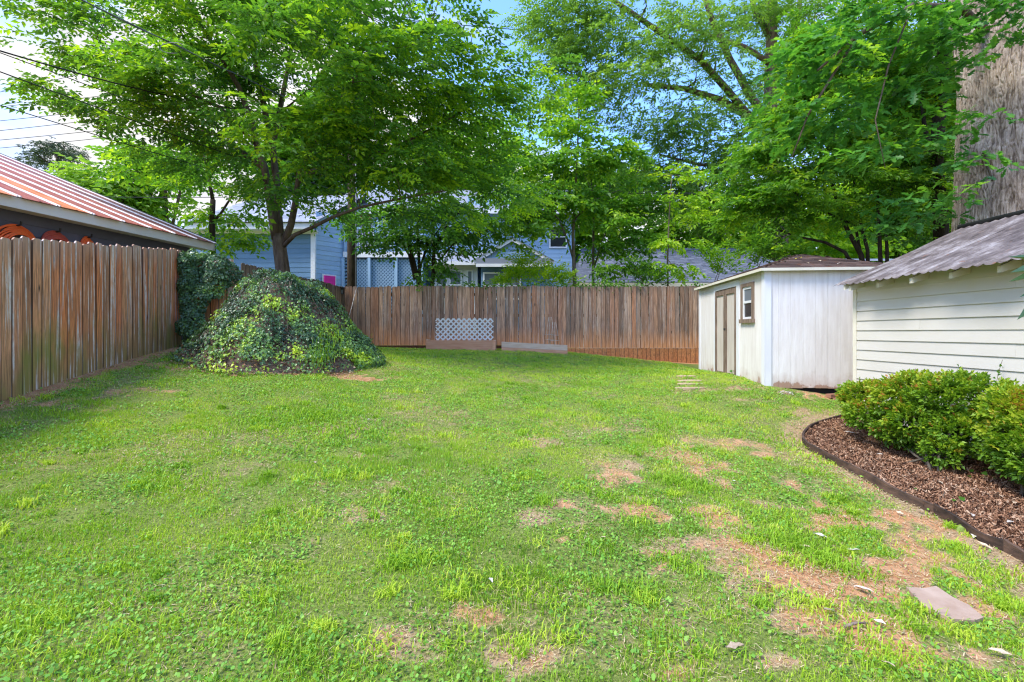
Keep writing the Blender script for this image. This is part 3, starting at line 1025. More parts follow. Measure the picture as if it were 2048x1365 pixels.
def tree(name, base, limbs, vols, mat_leaf, mat_bark, label, cat, templates, dens=1.5, per_pad=14, pad_r=.55, scale=1.0, seed=1,
         group=None, sub=True, nr=8, twig_r=.012, **kw):
    """limbs: list of (points, r0, r1); first is the trunk. vols as crown_points."""
    r = np.random.default_rng(seed)
    root = empty(name, base, label, cat, group)
    tr = MB()
    pts, r0, r1 = limbs[0]
    n = len(pts)
    tr.tube(pts, [r0 + (r1 - r0) * i / (n - 1) for i in range(n)], nr + 2)
    tr.build('trunk', mat_bark, root)
    lb = MB(); nodes = []
    for pts, r0, r1 in limbs[1:]:
        n = len(pts)
        lb.tube(pts, [r0 + (r1 - r0) * i / (n - 1) for i in range(n)], nr)
    for pts, r0, r1 in limbs:
        n = len(pts)
        for i, p in enumerate(pts):
            if len(limbs) > 1 and pts is limbs[0][0] and i < n * .6: continue
            nodes.append((Vector(p), r0 + (r1 - r0) * i / (n - 1)))
            if i < n - 1: nodes.append(((Vector(p) + Vector(pts[i + 1])) / 2, r0 + (r1 - r0) * (i + .5) / (n - 1)))
    cpos = Vector(base) + Vector((0, 0, 1))
    allv = np.array([list(v[0]) for v in vols]); cx = allv.mean(0)
    centre = (nodes[0][0].x, nodes[0][0].y, cx[2])
    pos, fwd, up, tint, pads, pr = crown_points(vols, dens, per_pad, pad_r, r, centre, **kw)
    if sub:
        N_ = np.array([list(p) for p, _ in nodes]); Rn = [q for _, q in nodes]
        order = np.argsort(((pads[:, None] - N_[None]) ** 2).sum(2).min(1))
        lim = order[:260]
        NL = list(N_); RL = list(Rn)
        for j in lim:
            A = np.array(NL)
            dd = ((A - pads[j]) ** 2).sum(1) + 3.0 * np.maximum(0, A[:, 2] - pads[j][2]) ** 2
            k = int(dd.argmin())
            rr0 = min(RL[k] * .62, .03 + twig_r * 2); rr0 = max(rr0, twig_r * .8)
            c = limb_curve(A[k], pads[j], r, .16, 4)
            lb.tube(c, [rr0 + (twig_r * .5 - rr0) * i / 4 for i in range(5)], 4, caps=False)
            for q_ in (2, 4):
                NL.append(np.array(c[q_])); RL.append(max(twig_r * .6, rr0 * .7))
    if lb.v: lb.build('limbs', mat_bark, root)
    V, T, tn = scatter(templates, pos, fwd, up, scale * r.uniform(.75, 1.25, len(pos)), tint, r)
    np_obj('crown', V, T, mat_leaf, root, tint=tn)
    tree.count += len(T)
    return root


tree.count = 0
rr = np.random.default_rng(99)
T_A = [spray(rr, n_, .46, rhomb(.122, .066), droop=.24) for n_ in (8, 9, 10, 9, 8, 10)]
T_E = [spray(rr, n_, .38, rhomb(.14, .085), droop=.2) for n_ in (5, 6, 7, 6, 7)]
T_G = [spray(rr, n_, .55, rhomb(.19, .085), droop=.1, spread=.9) for n_ in (7, 8, 9, 8)]
T_BG = [spray(rr, n_, .55, rhomb(.24, .14), droop=.15) for n_ in (6, 7, 8)]
T_P = [spray(rr, n_, .5, rhomb(.35, .10), droop=.0, whorl=True) for n_ in (7, 8, 9)]
T_O = [spray(rr, n_, .22, oak_leaf(.21, .135), droop=.3, whorl=True) for n_ in (4, 5, 6, 5)]
T_H = [spray(rr, n_, .28, rhomb(.095, .046), droop=.2) for n_ in (7, 8, 9, 8)]


def VL(px, py, Y, rx, ry, rz, dm=1):
    return (P(px, py, Y), rx, ry, rz, dm)


def LB(lst, r0, r1):
    return ([P(*q) for q in lst], r0, r1)

# ================================================================== FENCES
def picket_mesh(name, w, h, t, mat, r, dog=.028, square=False):
    mb = MB()
    e = r.uniform(-.004, .004, 4)
    if square:
        prof = [(-w / 2, 0), (w / 2, 0), (w / 2, h + e[0]), (-w / 2, h + e[1])]
    else:
        dx_ = dog * 1.6
        prof = [(-w / 2 + e[0], 0), (w / 2 + e[1], 0), (w / 2 + e[1], h - dog), (w / 2 - dx_, h + e[2] * .5), (-w / 2 + dx_, h + e[3] * .5), (-w / 2 + e[0], h - dog)]
    n = len(prof)
    fr = [(x, -t / 2, z) for x, z in prof]; bk = [(x, t / 2, z) for x, z in prof]
    mb.face(fr); mb.face(list(reversed(bk)))
    for i in range(n):
        j = (i + 1) % n
        mb.face([fr[j], fr[i], bk[i], bk[j]])
    return mb.mesh(name, mat)


def fence_run(root, a, b, top_fn, bot_fn, w, gap, mat, seed, var=6, dog=.017, jit=.012, front=None, rail_side=1, rails=True, skip=None, square=False):
    r = np.random.default_rng(seed)
    a = Vector(a); b = Vector(b); d = b - a; Ln = d.length; u = d / Ln
    ang = math.atan2(u.y, u.x)
    nrm = Vector((-u.y, u.x))
    meshes = [picket_mesh('picket', w * r.uniform(.995, 1.03), 1.0, .018, mat, r, dog / 1.0, square) for _ in range(var)]
    n = int(Ln / (w + gap))
    for i in range(n):
        s = (i + .5) * (w + gap)
        if skip and skip(s): continue
        p = a + u * s
        zb = bot_fn(p.x, p.y); zt = top_fn(p.x, p.y) + r.normal(0, jit)
        o_ = inst('picket', meshes[r.integers(var)], root, (p.x + nrm.x * r.normal(0, .003), p.y + nrm.y * r.normal(0, .003), zb),
                  (r.normal(0, .004), r.normal(0, .005), ang + r.normal(0, .012)), (1, 1, zt - zb))
    if rails:
        for hgt in (.25, .92, 1.58):
            mb = MB()
            o1 = a + nrm * rail_side * .035; o2 = b + nrm * rail_side * .035
            mb.bar((o1.x, o1.y, top_fn(a.x, a.y) - 1.83 + hgt), (o2.x, o2.y, top_fn(b.x, b.y) - 1.83 + hgt), .04, .09)
            mb.build('rail', mat, root)
        k = int(Ln / 2.4) + 1
        for i in range(k + 1):
            p = a + u * min(Ln, i * Ln / k) + nrm * rail_side * .11
            MB().box(p.x - .045, p.x + .045, p.y - .045, p.y + .045, gz(p.x, p.y) - .3, top_fn(p.x, p.y) - .10).build('post', mat, root)


# the picket textures use object z, so the unit-high pickets are scaled; keep that in mind in the stops
NL_A = (-4.85, 0.7); NL_B = (-6.35, 9.15)
fn = empty('picket_fence', (-5.6, 5, gz(-5.6, 5)), 'reddish brown dog-eared picket fence with pale drip streaks in front of the rust-roofed garage', 'fence')
def near_top(x, y): return 2.555 + (y - 5.25) * (3.085 - 2.555) / 3.9
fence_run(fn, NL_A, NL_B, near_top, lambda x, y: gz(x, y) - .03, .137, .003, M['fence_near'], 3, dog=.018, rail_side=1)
fl = empty('picket_fence', (-5.5, 12, gz(-5.5, 12)), 'dark brown picket fence run partly hidden behind the ivy mound', 'fence')
LB_A = (-5.63, 9.85); LB_B = (-5.30, 14.9)
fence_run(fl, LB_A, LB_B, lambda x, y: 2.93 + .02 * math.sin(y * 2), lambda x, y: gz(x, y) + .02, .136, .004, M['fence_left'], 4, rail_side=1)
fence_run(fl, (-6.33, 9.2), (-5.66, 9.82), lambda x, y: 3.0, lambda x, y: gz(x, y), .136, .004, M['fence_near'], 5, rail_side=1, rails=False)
fb = empty('picket_fence', (1, 14.9, gz(1, 14.9)), 'long weathered picket fence across the back with orange clay stains along its foot', 'fence')
def back_bot(x, y):
    return 1.09 if x < -.2 else 1.01 + (.02 if x < 1.6 else 0)
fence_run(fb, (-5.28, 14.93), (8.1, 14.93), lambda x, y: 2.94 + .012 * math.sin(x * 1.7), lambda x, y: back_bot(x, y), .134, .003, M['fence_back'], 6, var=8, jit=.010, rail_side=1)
# kick boards below the pickets on the falling ground
r = np.random.default_rng(8)
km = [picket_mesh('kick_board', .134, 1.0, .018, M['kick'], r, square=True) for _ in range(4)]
x = 1.65
while x < 8.0:
    zb = gz(x, 14.9) - .03
    inst('kick_board', km[r.integers(4)], fb, (x, 14.925 + r.normal(0, .002), zb), (0, 0, r.normal(0, .01)), (1, 1, 1.005 - zb - .004))
    x += .139
MB().box(-5.29, 1.60, 14.94, 14.965, .80, 1.085).build('ground_board', M['kick'], fb)
# corner post with solar lamp and leaning rod
cp = P(684, 580, 14.72)
pl = empty('solar_post_lamp', (cp.x, cp.y, 2.55), 'small black lamp fixed to the fence post at the back left corner', 'lamp')
MB().box(cp.x - .05, cp.x + .05, cp.y, cp.y + .07, 2.68, 2.86).build('lamp_body', M['black'], pl)
MB().obox((cp.x - .075, cp.y - .05, 2.865), (1, 0, 0), (0, 1, 0), (0, 0, 1), .15, .14, .03).build('lamp_cap', M['black'], pl)
MB().box(cp.x - .03, cp.x + .03, cp.y - .012, cp.y - .002, 2.70, 2.82).build('lamp_lens', M['glass_grey'], pl)
MB().box(-5.33, -5.23, 14.76, 14.86, 1.0, 2.90).build('corner_post', M['fence_left'], fl)
a = P(692, 657, 14.35); b = P(713, 578, 14.84)
a = Vector((a.x, a.y, gz(a.x, a.y) + .0)); a = b + (Vector(P(692, 657, 14.35)) - b) * 1.35
o = MB().tube([a, b], .013, 6).build('metal_rod', M['steel'])
tag(o, 'thin grey metal rod leaning against the back fence near its left corner', 'rod')

# ================================================================== RAISED BEDS, LATTICE, CAGES
def timber(mb, x0, x1, y0, y1, z0, z1): return mb.box(x0, x1, y0, y1, z0, z1)


b1 = empty('planter_box', (-1.55, 14.25, .97), 'reddish timber planter box against the back fence, behind it the white lattice', 'planter')
X0, X1 = PX(852, 14.0), PX(991, 14.0)
z0 = PZ(701, 14.0); z1 = PZ(681, 14.0)
MB().box(X0, X1 - .09, 14.0, 14.045, z0 - .05, z1).build('front_board', M['timber_clay'], b1)
MB().box(X1 - .088, X1 + .0, 13.99, 14.08, z0 - .05, z1 - .01).build('corner_block', M['timber_clay'], b1)
MB().box(X0, X0 + .045, 14.047, 14.6, z0 - .05, z1 + .02).build('side_board', M['timber_pale'], b1)
MB().box(X1 - .05, X1, 14.082, 14.6, z0 - .05, z1).build('side_board', M['timber_pale'], b1)
MB().box(X0 + .047, X1 - .052, 14.56, 14.6, z0 - .05, z1).build('back_board', M['timber_clay'], b1)
MB().box(X0 + .047, X1 - .052, 14.047, 14.558, z0 - .05, z1 - .07).build('soil', M['mulch_soil'] if 'mulch_soil' in M else M['timber_clay'], b1)

lx0, lx1 = PX(871, 14.1), PX(987, 14.1); lz0, lz1 = PZ(681, 14.1), PZ(637, 14.1)
lt = empty('lattice_panel', ((lx0 + lx1) / 2, 14.12, lz0), 'white garden lattice panel standing up in the left planter box', 'lattice')
pitch = (lx1 - lx0) / 11.0; sw = .045


def lattice(root, x0, x1, z0, z1, pitch, sw, y, mat, name='lath', joined=False, uv=None):
    """two layers of diagonal laths clipped to the rectangle; uv maps (x, dy, z) -> world"""
    uv = uv or (lambda x_, dy, z_: (x_, y + dy, z_))
    H = z1 - z0
    allb = MB()
    for sgn in (1, -1):
        c = x0 - H - (0 if sgn > 0 else 0)
        k = 0
        cs = np.arange(x0 - H + pitch * .5, x1 + pitch * .0, pitch) if sgn > 0 else np.arange(x0 + pitch * .5, x1 + H, pitch)
        for c in cs:
            # line x = c + sgn*(z-z0)
            if sgn > 0: ta, tb = max(0, x0 - c), min(H, x1 - c)
            else: ta, tb = max(0, c - x1), min(H, c - x0)
            if tb - ta < sw: continue
            xa, xb = c + sgn * ta, c + sgn * tb
            hw = sw * .7071
            dy = 0 if sgn > 0 else .009
            pts = [(xa - hw, z0 + ta), (xa + hw, z0 + ta), (xb + hw, z0 + tb), (xb - hw, z0 + tb)]
            pts = [(min(max(px_, x0 - sw * .3), x1 + sw * .3), pz_) for px_, pz_ in pts]
            mb = allb if joined else MB()
            mb.hexa([uv(pts[0][0], dy, pts[0][1]), uv(pts[1][0], dy, pts[1][1]), uv(pts[1][0], dy + .008, pts[1][1]), uv(pts[0][0], dy + .008, pts[0][1]),
                     uv(pts[3][0], dy, pts[3][1]), uv(pts[2][0], dy, pts[2][1]), uv(pts[2][0], dy + .008, pts[2][1]), uv(pts[3][0], dy + .008, pts[3][1])])
            if not joined: mb.build(name, mat, root)
    if joined: tag(allb.build(name, mat, root), kind='stuff')


lattice(lt, lx0, lx1, lz0, lz1, pitch, sw, 14.10, M['trim_white'])

b2 = empty('garden_timber', (.6, 13.95, .9), 'two stacked landscape timbers edging a bed at the back fence, right of the white lattice', 'garden edging')
def tbar(zlo_l, zhi_l, zlo_r, zhi_r, name, mat, dy=0):
    xl, xr = PX(1003, 13.95), PX(1135, 13.75)
    mb = MB()
    mb.hexa([(xl, 13.95 + dy, zlo_l), (xr, 13.75 + dy, zlo_r), (xr, 13.87 + dy, zlo_r), (xl, 14.07 + dy, zlo_l),
             (xl, 13.96 + dy, zhi_l), (xr, 13.76 + dy, zhi_r), (xr, 13.87 + dy, zhi_r), (xl, 14.07 + dy, zhi_l)])
    mb.build(name, mat, b2)
tbar(PZ(706, 13.95) - .03, PZ(695, 13.95), PZ(710, 13.75) - .03, PZ(702, 13.75), 'timber', M['timber_clay'])
tbar(PZ(694.7, 13.95), PZ(684, 13.95), PZ(701.7, 13.75), PZ(691, 13.75), 'timber', M['timber_pale'], .012)

for (pxc, Yc, hh, tilt, lab) in ((1099, 14.55, 1.0, .02, 'rusty wire tomato cage leaning at the back fence behind the stacked timbers'),
                                 (1110, 14.35, .85, -.02, 'thin tomato cage with straight legs, the right one of two behind the stacked timbers')):
    cx = PX(pxc, Yc); g0 = gz(cx, Yc) + .05
    root = empty('tomato_cage', (cx, Yc, g0), lab, 'tomato cage', 'wire tomato cages')
    for k in range(3):
        a_ = 2 * PI * k / 3 + .4
        MB().tube([(cx + math.cos(a_) * .19, Yc + math.sin(a_) * .12, g0), (cx + math.cos(a_) * .05 + tilt, Yc + math.sin(a_) * .05, g0 + hh)], .006, 5).build('leg', M['steel'], root)
    for hz_ in (.14, .30, .46):
        q = .19 - .14 * hz_ / hh
        MB().tube([(cx + math.cos(t_ / 14 * 2 * PI) * q, Yc + math.sin(t_ / 14 * 2 * PI) * q * .7, g0 + hz_) for t_ in range(15)], .006, 5, caps=False).build('ring', M['steel'], root)

# ================================================================== WHITE SHED
ws = empty('white_shed', (5.6, 10, .55), 'white plywood garden shed with a brown hip roof and narrow brown-framed double doors', 'shed')
U = Vector((WS_U.x, WS_U.y, 0)); Rv = Vector((WS_R.x, WS_R.y, 0)); Z = Vector((0, 0, 1))
A0 = Vector((4.40, 8.26, .60)); WLEN = 3.655; WWID = 2.29; WH = 1.99


def wp(u, r_, z): return A0 + U * u + Rv * r_ + Z * z     # r_>0 inside


def wbox(name, mat, u0, u1, r0, r1, z0, z1, parent=ws):
    mb = MB()
    mb.hexa([wp(u0, r0, z0), wp(u0, r1, z0), wp(u1, r1, z0), wp(u1, r0, z0), wp(u0, r0, z1), wp(u0, r1, z1), wp(u1, r1, z1), wp(u1, r0, z1)])
    return mb.build(name, mat, parent)


def dirty_white():
    m, t, o = new_mat('dirty_white_plywood')
    tcn = t.nodes.new("ShaderNodeTexCoord"); g = t.nodes.new("ShaderNodeNewGeometry")
    pos = g.outputs["Position"]
    n = noise(t, pos, 2.0, 5, .6, (1, 1, .5)); st = noise(t, pos, 9, 4, .6, (2, 2, .15))
    col = ramp(t, n, [(.3, (.74, .69, .65)), (.65, (.82, .785, .75))])
    col = mixc(t, 1., col, ramp(t, st, [(.3, (.90, .88, .86)), (.6, (1.03, 1.03, 1.03))]), 'MULTIPLY')
    sz = nd(t, "ShaderNodeSeparateXYZ"); t.links.new(pos, sz.inputs[0])
    n3 = noise(t, pos, 5, 5, .65, (1, 1, .8))
    zz = math_(t, 'ADD', sz.outputs["Z"], math_(t, 'MULTIPLY', n3, -.55))
    col = mixc(t, ramp(t, zz, [(.30, (.95, .95, .95)), (.34, (.35, .35, .35)), (.54, (0, 0, 0))]), col, (.36, .22, .15))
    zt = math_(t, 'ADD', sz.outputs["Z"], math_(t, 'MULTIPLY', n3, .3))
    zt2 = math_(t, 'MULTIPLY', zt, .25)
    col = mixc(t, ramp(t, zt2, [(.62, (0, 0, 0)), (.70, (.5, .5, .5))]), col, (.50, .47, .36))
    n4 = noise(t, pos, 30, 4, .6, (1.5, 1.5, .25)); n5 = noise(t, pos, 14, 3, .6)
    principled(t, o, col, .65, .25, math_(t, 'ADD', n4, n5), .35, .008)
    return m


M['ply'] = dirty_white()
DZ0, DZ1 = 0.0, 1.80
# door side (u along): near corner u=0; window u .43-.99; door 1.245-2.457
D0, D1 = 1.245, 2.457
wi0, wi1, wz0, wz1 = .50, .93, 1.15, 1.76
# plywood sheets around openings (thickness .02, outer face at r=0)
wbox('wall_panel', M['ply'], 0, .50, 0, .02, -.03, WH)
wbox('wall_panel', M['ply'], .503, .93, 0, .02, -.03, wz0)
wbox('wall_panel', M['ply'], .503, .93, 0, .02, wz1, WH)
wbox('wall_panel', M['ply'], .933, D0, 0, .02, -.03, WH)
wbox('wall_panel', M['ply'], D0 + .003, D1 - .003, 0, .02, DZ1 + .02, WH)
wbox('wall_panel', M['ply'], D1, WLEN, 0, .02, -.03, WH)
# near end: two sheets with a joint, far end, back
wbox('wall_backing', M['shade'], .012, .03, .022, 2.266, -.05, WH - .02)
for k in range(11):
    a_ = .022 + k * .204; wbox('wall_panel', M['ply'], 0, .011, a_, a_ + (.2015 if k != 4 else .1995), -.06 - .004 * (k % 3), WH)
wbox('wall_panel', M['ply'], WLEN - .02, WLEN, .022, WWID, -.03, WH)
wbox('wall_panel', M['ply'], 0, WLEN, WWID, WWID + .02, -.03, WH)
# T1-11 grooves as thin raised battens? -> slim batten over the joint
wbox('floor_frame', M['shade'], .06, WLEN - .06, .06, WWID - .06, -.16, -.035)
wbox('interior_floor', M['brown_trim'], .03, WLEN - .03, .03, WWID - .03, -.03, .0)
for u_, r_ in ((.1, .3), (.1, 1.2), (1.9, .1), (3.5, .1), (.1, 2.1)):
    wbox('foundation_block', M['foundation'], u_, u_ + .2, r_, r_ + .4, -.45, -.162)
# corner trims
wbox('corner_trim', M['white_paint'], -.018, .10, -.018, -.001, -.05, WH - .01)
wbox('corner_trim', M['white_paint'], -.018, -.001, .0, .10, -.05, WH - .01)
wbox('corner_trim', M['white_paint'], WLEN - .09, WLEN + .01, -.018, -.001, -.02, WH - .01)
# door casing and leaves
wbox('door_casing', M['white_paint'], D0 - .13, D0 - .002, -.02, -.001, -.03, DZ1 + .14)
wbox('door_casing', M['white_paint'], D1 + .002, D1 + .10, -.02, -.001, -.03, DZ1 + .14)
wbox('door_casing', M['white_paint'], D0, D1, -.02, -.001, DZ1 + .025, DZ1 + .14)
dm = (D0 + D1) / 2
for a_, b_ in ((D0 + .004, dm - .004), (dm + .004, D1 - .004)):
    d = wbox('door', M['door_tan'], a_, b_, -.006, .012, .0, DZ1)
    for q0, q1 in ((a_, a_ + .075), (b_ - .075, b_)):
        wbox('door_stile', M['brown_trim'], q0, q1, -.028, -.0065, .0, DZ1, d)
    wbox('door_rail', M['brown_trim'], a_ + .077, b_ - .077, -.027, -.0065, DZ1 - .10, DZ1, d)
    wbox('door_rail', M['brown_trim'], a_ + .077, b_ - .077, -.027, -.0065, .0, .05, d)
la = wbox('latch', M['black'], dm - .04, dm + .045, -.040, -.0285, .95, .985)
wbox('door_sill', M['brown_trim'], D0 - .05, D1 + .05, -.05, -.001, -.07, -.005)
# window
w_ = wbox('window_frame', M['brown_trim'], wi0 - .075, wi0, -.03, -.001, wz0 - .0, wz1 + .07)
wbox('casing', M['brown_trim'], wi1, wi1 + .075, -.03, -.001, wz0, wz1 + .07, w_)
wbox('casing', M['brown_trim'], wi0 + .001, wi1 - .001, -.029, -.001, wz1, wz1 + .069, w_)
wbox('sill', M['brown_trim'], wi0 - .10, wi1 + .10, -.05, -.001, wz0 - .075, wz0 - .001, w_)
sash = wbox('sash', M['trim_white'], wi0 + .001, wi0 + .045, -.012, .01, wz0 + .001, wz1 - .001, w_)
zm = (wz0 + wz1) / 2 + .02
for (a0, a1, c0, c1) in ((wi1 - .045, wi1 - .001, wz0 + .001, wz1 - .001), (wi0 + .046, wi1 - .046, wz1 - .045, wz1 - .001), (wi0 + .046, wi1 - .046, wz0 + .001, wz0 + .04), (wi0 + .046, wi1 - .046, zm - .025, zm + .02)):
    wbox('sash', M['trim_white'], a0, a1, -.012, .01, c0, c1, w_)
wbox('pane', M['glass_grey'], wi0 + .044, wi1 - .044, .001, .005, zm + .018, wz1 - .044, w_)
wbox('pane', M['glass_dark'], wi0 + .044, wi1 - .044, .004, .008, wz0 + .038, zm - .024, w_)
# roof (hip both ends)
OV = .09; E = WH + .01
apx = 1.15
def roofpt(u, r_): 
    m_ = min(u + OV, WLEN + OV - u, r_ + OV, WWID + OV - r_)
    return wp(u, r_, E + m_ * .345)
c0, c1, c2, c3 = (wp(-OV, -OV, E), wp(-OV, WWID + OV, E), wp(WLEN + OV, WWID + OV, E), wp(WLEN + OV, -OV, E))
hw_ = (WWID + 2 * OV) / 2
r0_ = wp(-OV + hw_, WWID / 2, E + hw_ * .345); r1_ = wp(WLEN + OV - hw_, WWID / 2, E + hw_ * .345)
mb = MB(); mb.face([c0, c1, r0_]); mb.face([c1, c2, r1_, r0_]); mb.face([c2, c3, r1_]); mb.face([c3, c0, r0_, r1_]); mb.face([c3, c2, c1, c0])
rf = mb.build('roof', M['brown_trim'], ws)
for (u0, u1, q0, q1) in ((-OV - .018, -OV, -OV - .018, WWID + OV + .018), (WLEN + OV, WLEN + OV + .018, -OV, WWID + OV), (-OV, WLEN + OV, -OV - .018, -OV), (-OV, WLEN + OV, WWID + OV, WWID + OV + .018)):
    wbox('fascia', M['cream_trim'], u0, u1, q0, q1, E - .042, E + .006, rf)


def shingles(name, quad_fn, lu, lv, row, tabw, mat, parent, seed, thick=.008, clip=None, tv=(.5, .22)):
    """quad_fn(u,v,h) -> world point on a roof plane; joined shingle tabs"""
    r = np.random.default_rng(seed)
    V, Fq, tn = [], [], []
    nrow = int(math.ceil(lv / row))
    for j in range(nrow):
        v0 = j * row; v1 = min(lv, v0 + row * 1.03)
        ua, ub = (0, lu) if clip is None else clip(v0 + row * .5)
        x_ = ua - r.uniform(0, tabw)
        while x_ < ub:
            w_ = tabw * r.uniform(.6, 1.35)
            a_, b_ = max(ua, x_ + .003), min(ub, x_ + w_ - .003)
            x_ += w_
            if b_ - a_ < .02: continue
            hj = thick * r.uniform(.8, 1.3)
            n = len(V)
            V += [quad_fn(a_, v0, hj), quad_fn(b_, v0, hj), quad_fn(b_, v1, .0015), quad_fn(a_, v1, .0015), quad_fn(a_, v0, -.002), quad_fn(b_, v0, -.002)]
            Fq += [(n, n + 1, n + 2, n + 3), (n + 4, n + 5, n + 1, n)]
            tn += [min(1, max(0, r.normal(tv[0], tv[1])))] * 6
    o_ = np_obj(name, np.array([tuple(p) for p in V]), np.array(Fq), mat, parent, tint=tn)
    return tag(o_, kind='stuff')


M['sh_brown'] = shingle_mat('brown_shingle', (.045, .03, .026), (.085, .055, .045), (.15, .10, .08), (.13, .05, .025))
M['sh_grey'] = shingle_mat('slate_grey_shingle', (.075, .085, .115), (.13, .145, .185), (.22, .235, .28))
M['sh_pale'] = shingle_mat('pale_grey_shingle', (.24, .26, .31), (.36, .38, .43), (.48, .50, .55))
TW = WWID + 2 * OV; TL = WLEN + 2 * OV; sl = math.sqrt(1 + .345 ** 2)
nrm_up = .95
def qa(u_, v_, h): return wp(-OV + v_ / sl, -OV + u_, E + v_ / sl * .345 + h + .004)
shingles('shingle_field', qa, TW, hw_ * sl, .14, .30, M['sh_brown'], rf, 41, .012, lambda v: (v / sl, TW - v / sl))
def qb(u_, v_, h): return wp(-OV + u_, -OV + v_ / sl, E + v_ / sl * .345 + h + .004)
shingles('shingle_field', qb, TL, hw_ * sl, .14, .30, M['sh_brown'], rf, 42, .012, lambda v: (v / sl, TL - v / sl))
def qc(u_, v_, h): return wp(-OV + u_, WWID + OV - v_ / sl, E + v_ / sl * .345 + h + .004)
shingles('shingle_field', qc, TL, hw_ * sl, .14, .30, M['sh_brown'], rf, 43, .012, lambda v: (v / sl, TL - v / sl))

# ================================================================== CREAM SHED
cs = empty('cream_shed', (6.6, 4.6, .1), 'cream lap-sided shed with a rusty corrugated metal roof, behind the boxwood shrubs', 'shed')
CX, CY1, CY0 = 5.42, 7.50, -1.2
ez = 2.28; expo = .150


def siding_board(name, a, b, z, h, mat, parent, nrm, mesh=None):
    """lap board from a to b (xy), outward normal nrm"""
    a = Vector((a[0], a[1], 0)); b = Vector((b[0], b[1], 0)); n = Vector((nrm[0], nrm[1], 0)).normalized()
    org = (a + b) / 2
    if mesh is None:
        mb = MB(); lo = .019; hi = .004; c = [a - org, b - org]
        c0, c1 = c
        p = [c0 + n * lo, c1 + n * lo, c1 + n * hi + Z * (h + .012), c0 + n * hi + Z * (h + .012), c0, c1, c1 + Z * (h + .012), c0 + Z * (h + .012)]
        mb.face([p[0], p[1], p[2], p[3]]); mb.face([p[4], p[5], p[1], p[0]]); mb.face([p[4], p[0], p[3], p[7]]); mb.face([p[5], p[6], p[2], p[1]]); mb.face([p[7], p[6], p[5], p[4]])
        mesh = mb.mesh(name, mat)
    inst(name, mesh, parent, (org.x, org.y, z))
    return mesh


def board_split(x, n0, n1): pass


r = np.random.default_rng(5)
nb = int((ez - .13) / expo)
zlow = ez - nb * expo
ms = {}
for j in range(nb):
    z = zlow + j * expo
    # a lap joint at a different place in each row
    cuts = [CY0, [1.9, 3.4, 5.1, 2.6, 6.3][j % 5], CY1 - .055]
    for q in range(2):
        key = (j % 5, q)
        off = .0015 if q else 0
        ms[key] = siding_board('siding_board', (CX - off, cuts[q + 1] - (0.001 if not q else 0)), (CX - off, cuts[q]), z, expo, M['cream_siding'], cs, (-1, 0), ms.get(key))
MB().box(CX + .001, 8.95, CY0, CY1 - .002, .02, ez + .05).build('wall', M['cream_trim'], cs)
MB().box(CX - .004, CX + .02, CY0, CY1, -.25, zlow - .002).build('foundation', M['foundation'], cs)
MB().box(CX - .026, CX + .06, CY1 - .053, CY1 + .02, -.1, ez).build('corner_trim', M['cream_trim'], cs)
# gable end boards (facing +Y)
mesh = None
for j in range(nb):
    mesh = siding_board('siding_board', (CX + .062, CY1), (8.95, CY1), zlow + j * expo, expo, M['cream_siding'], cs, (0, 1), mesh)
EX, RXg = 5.14, 7.20
EZc, RZc = 2.215, 3.14
pitch_c = (RZc - EZc) / (RXg - EX)
mb = MB(); mb.face([(CX, CY1 + .004, ez), (CX, CY1 + .004, ez + .03), (RXg, CY1 + .004, RZc - .06), (8.95, CY1 + .004, ez + .03), (8.95, CY1 + .004, ez)]); mb.build('gable', M['cream_siding'], cs)
# rafter tails
for k in range(15):
    y = 7.30 - k * .56
    rt = MB()
    x0 = EX + .05
    zz = lambda x_: EZc + (x_ - EX) * pitch_c - .03
    rt.hexa([(x0, y - .022, zz(x0) - .07), (CX + .1, y - .022, zz(CX + .1) - .13), (CX + .1, y + .022, zz(CX + .1) - .13), (x0, y + .022, zz(x0) - .07),
             (x0, y - .022, zz(x0)), (CX + .1, y - .022, zz(CX + .1)), (CX + .1, y + .022, zz(CX + .1)), (x0, y + .022, zz(x0))])
    rt.build('rafter_tail', M['cream_trim'], cs)
MB().obox((EX + .02, 7.36, EZc - .06), (1, 0, pitch_c), (0, 1, 0), (0, 0, 1), 2.0, .03, .075).build('rake_board', M['cream_trim'], cs)


def corr_mat(name, cols, deb):
    m, t, o = new_mat(name)
    g = t.nodes.new("ShaderNodeNewGeometry"); pos = g.outputs["Position"]
    n = noise(t, pos, 3.2, 6, .65, (.6, 1.4, 1)); n2 = noise(t, pos, 22, 5, .7, (.3, 1.6, 1))
    col = ramp(t, n, [(.3, cols[0]), (.5, cols[1]), (.7, cols[2])])
    col = mixc(t, 1., col, ramp(t, n2, [(.3, (.65, .62, .62)), (.7, (1.3, 1.3, 1.3))]), 'MULTIPLY')
    n3 = noise(t, pos, 11, 3, .6, (.35, 1.8, 1), (4, 2, 0))
    col = mixc(t, ramp(t, n3, [(.66, (0, 0, 0)), (.70, (.9, .9, .9))]), col, deb)
    principled(t, o, col, .6, .35, n2, .3, .004, .15)
    return m


M['corr'] = corr_mat('corrugated_weathered', [(.06, .046, .040), (.16, .132, .120), (.36, .33, .315)], (.22, .10, .055))


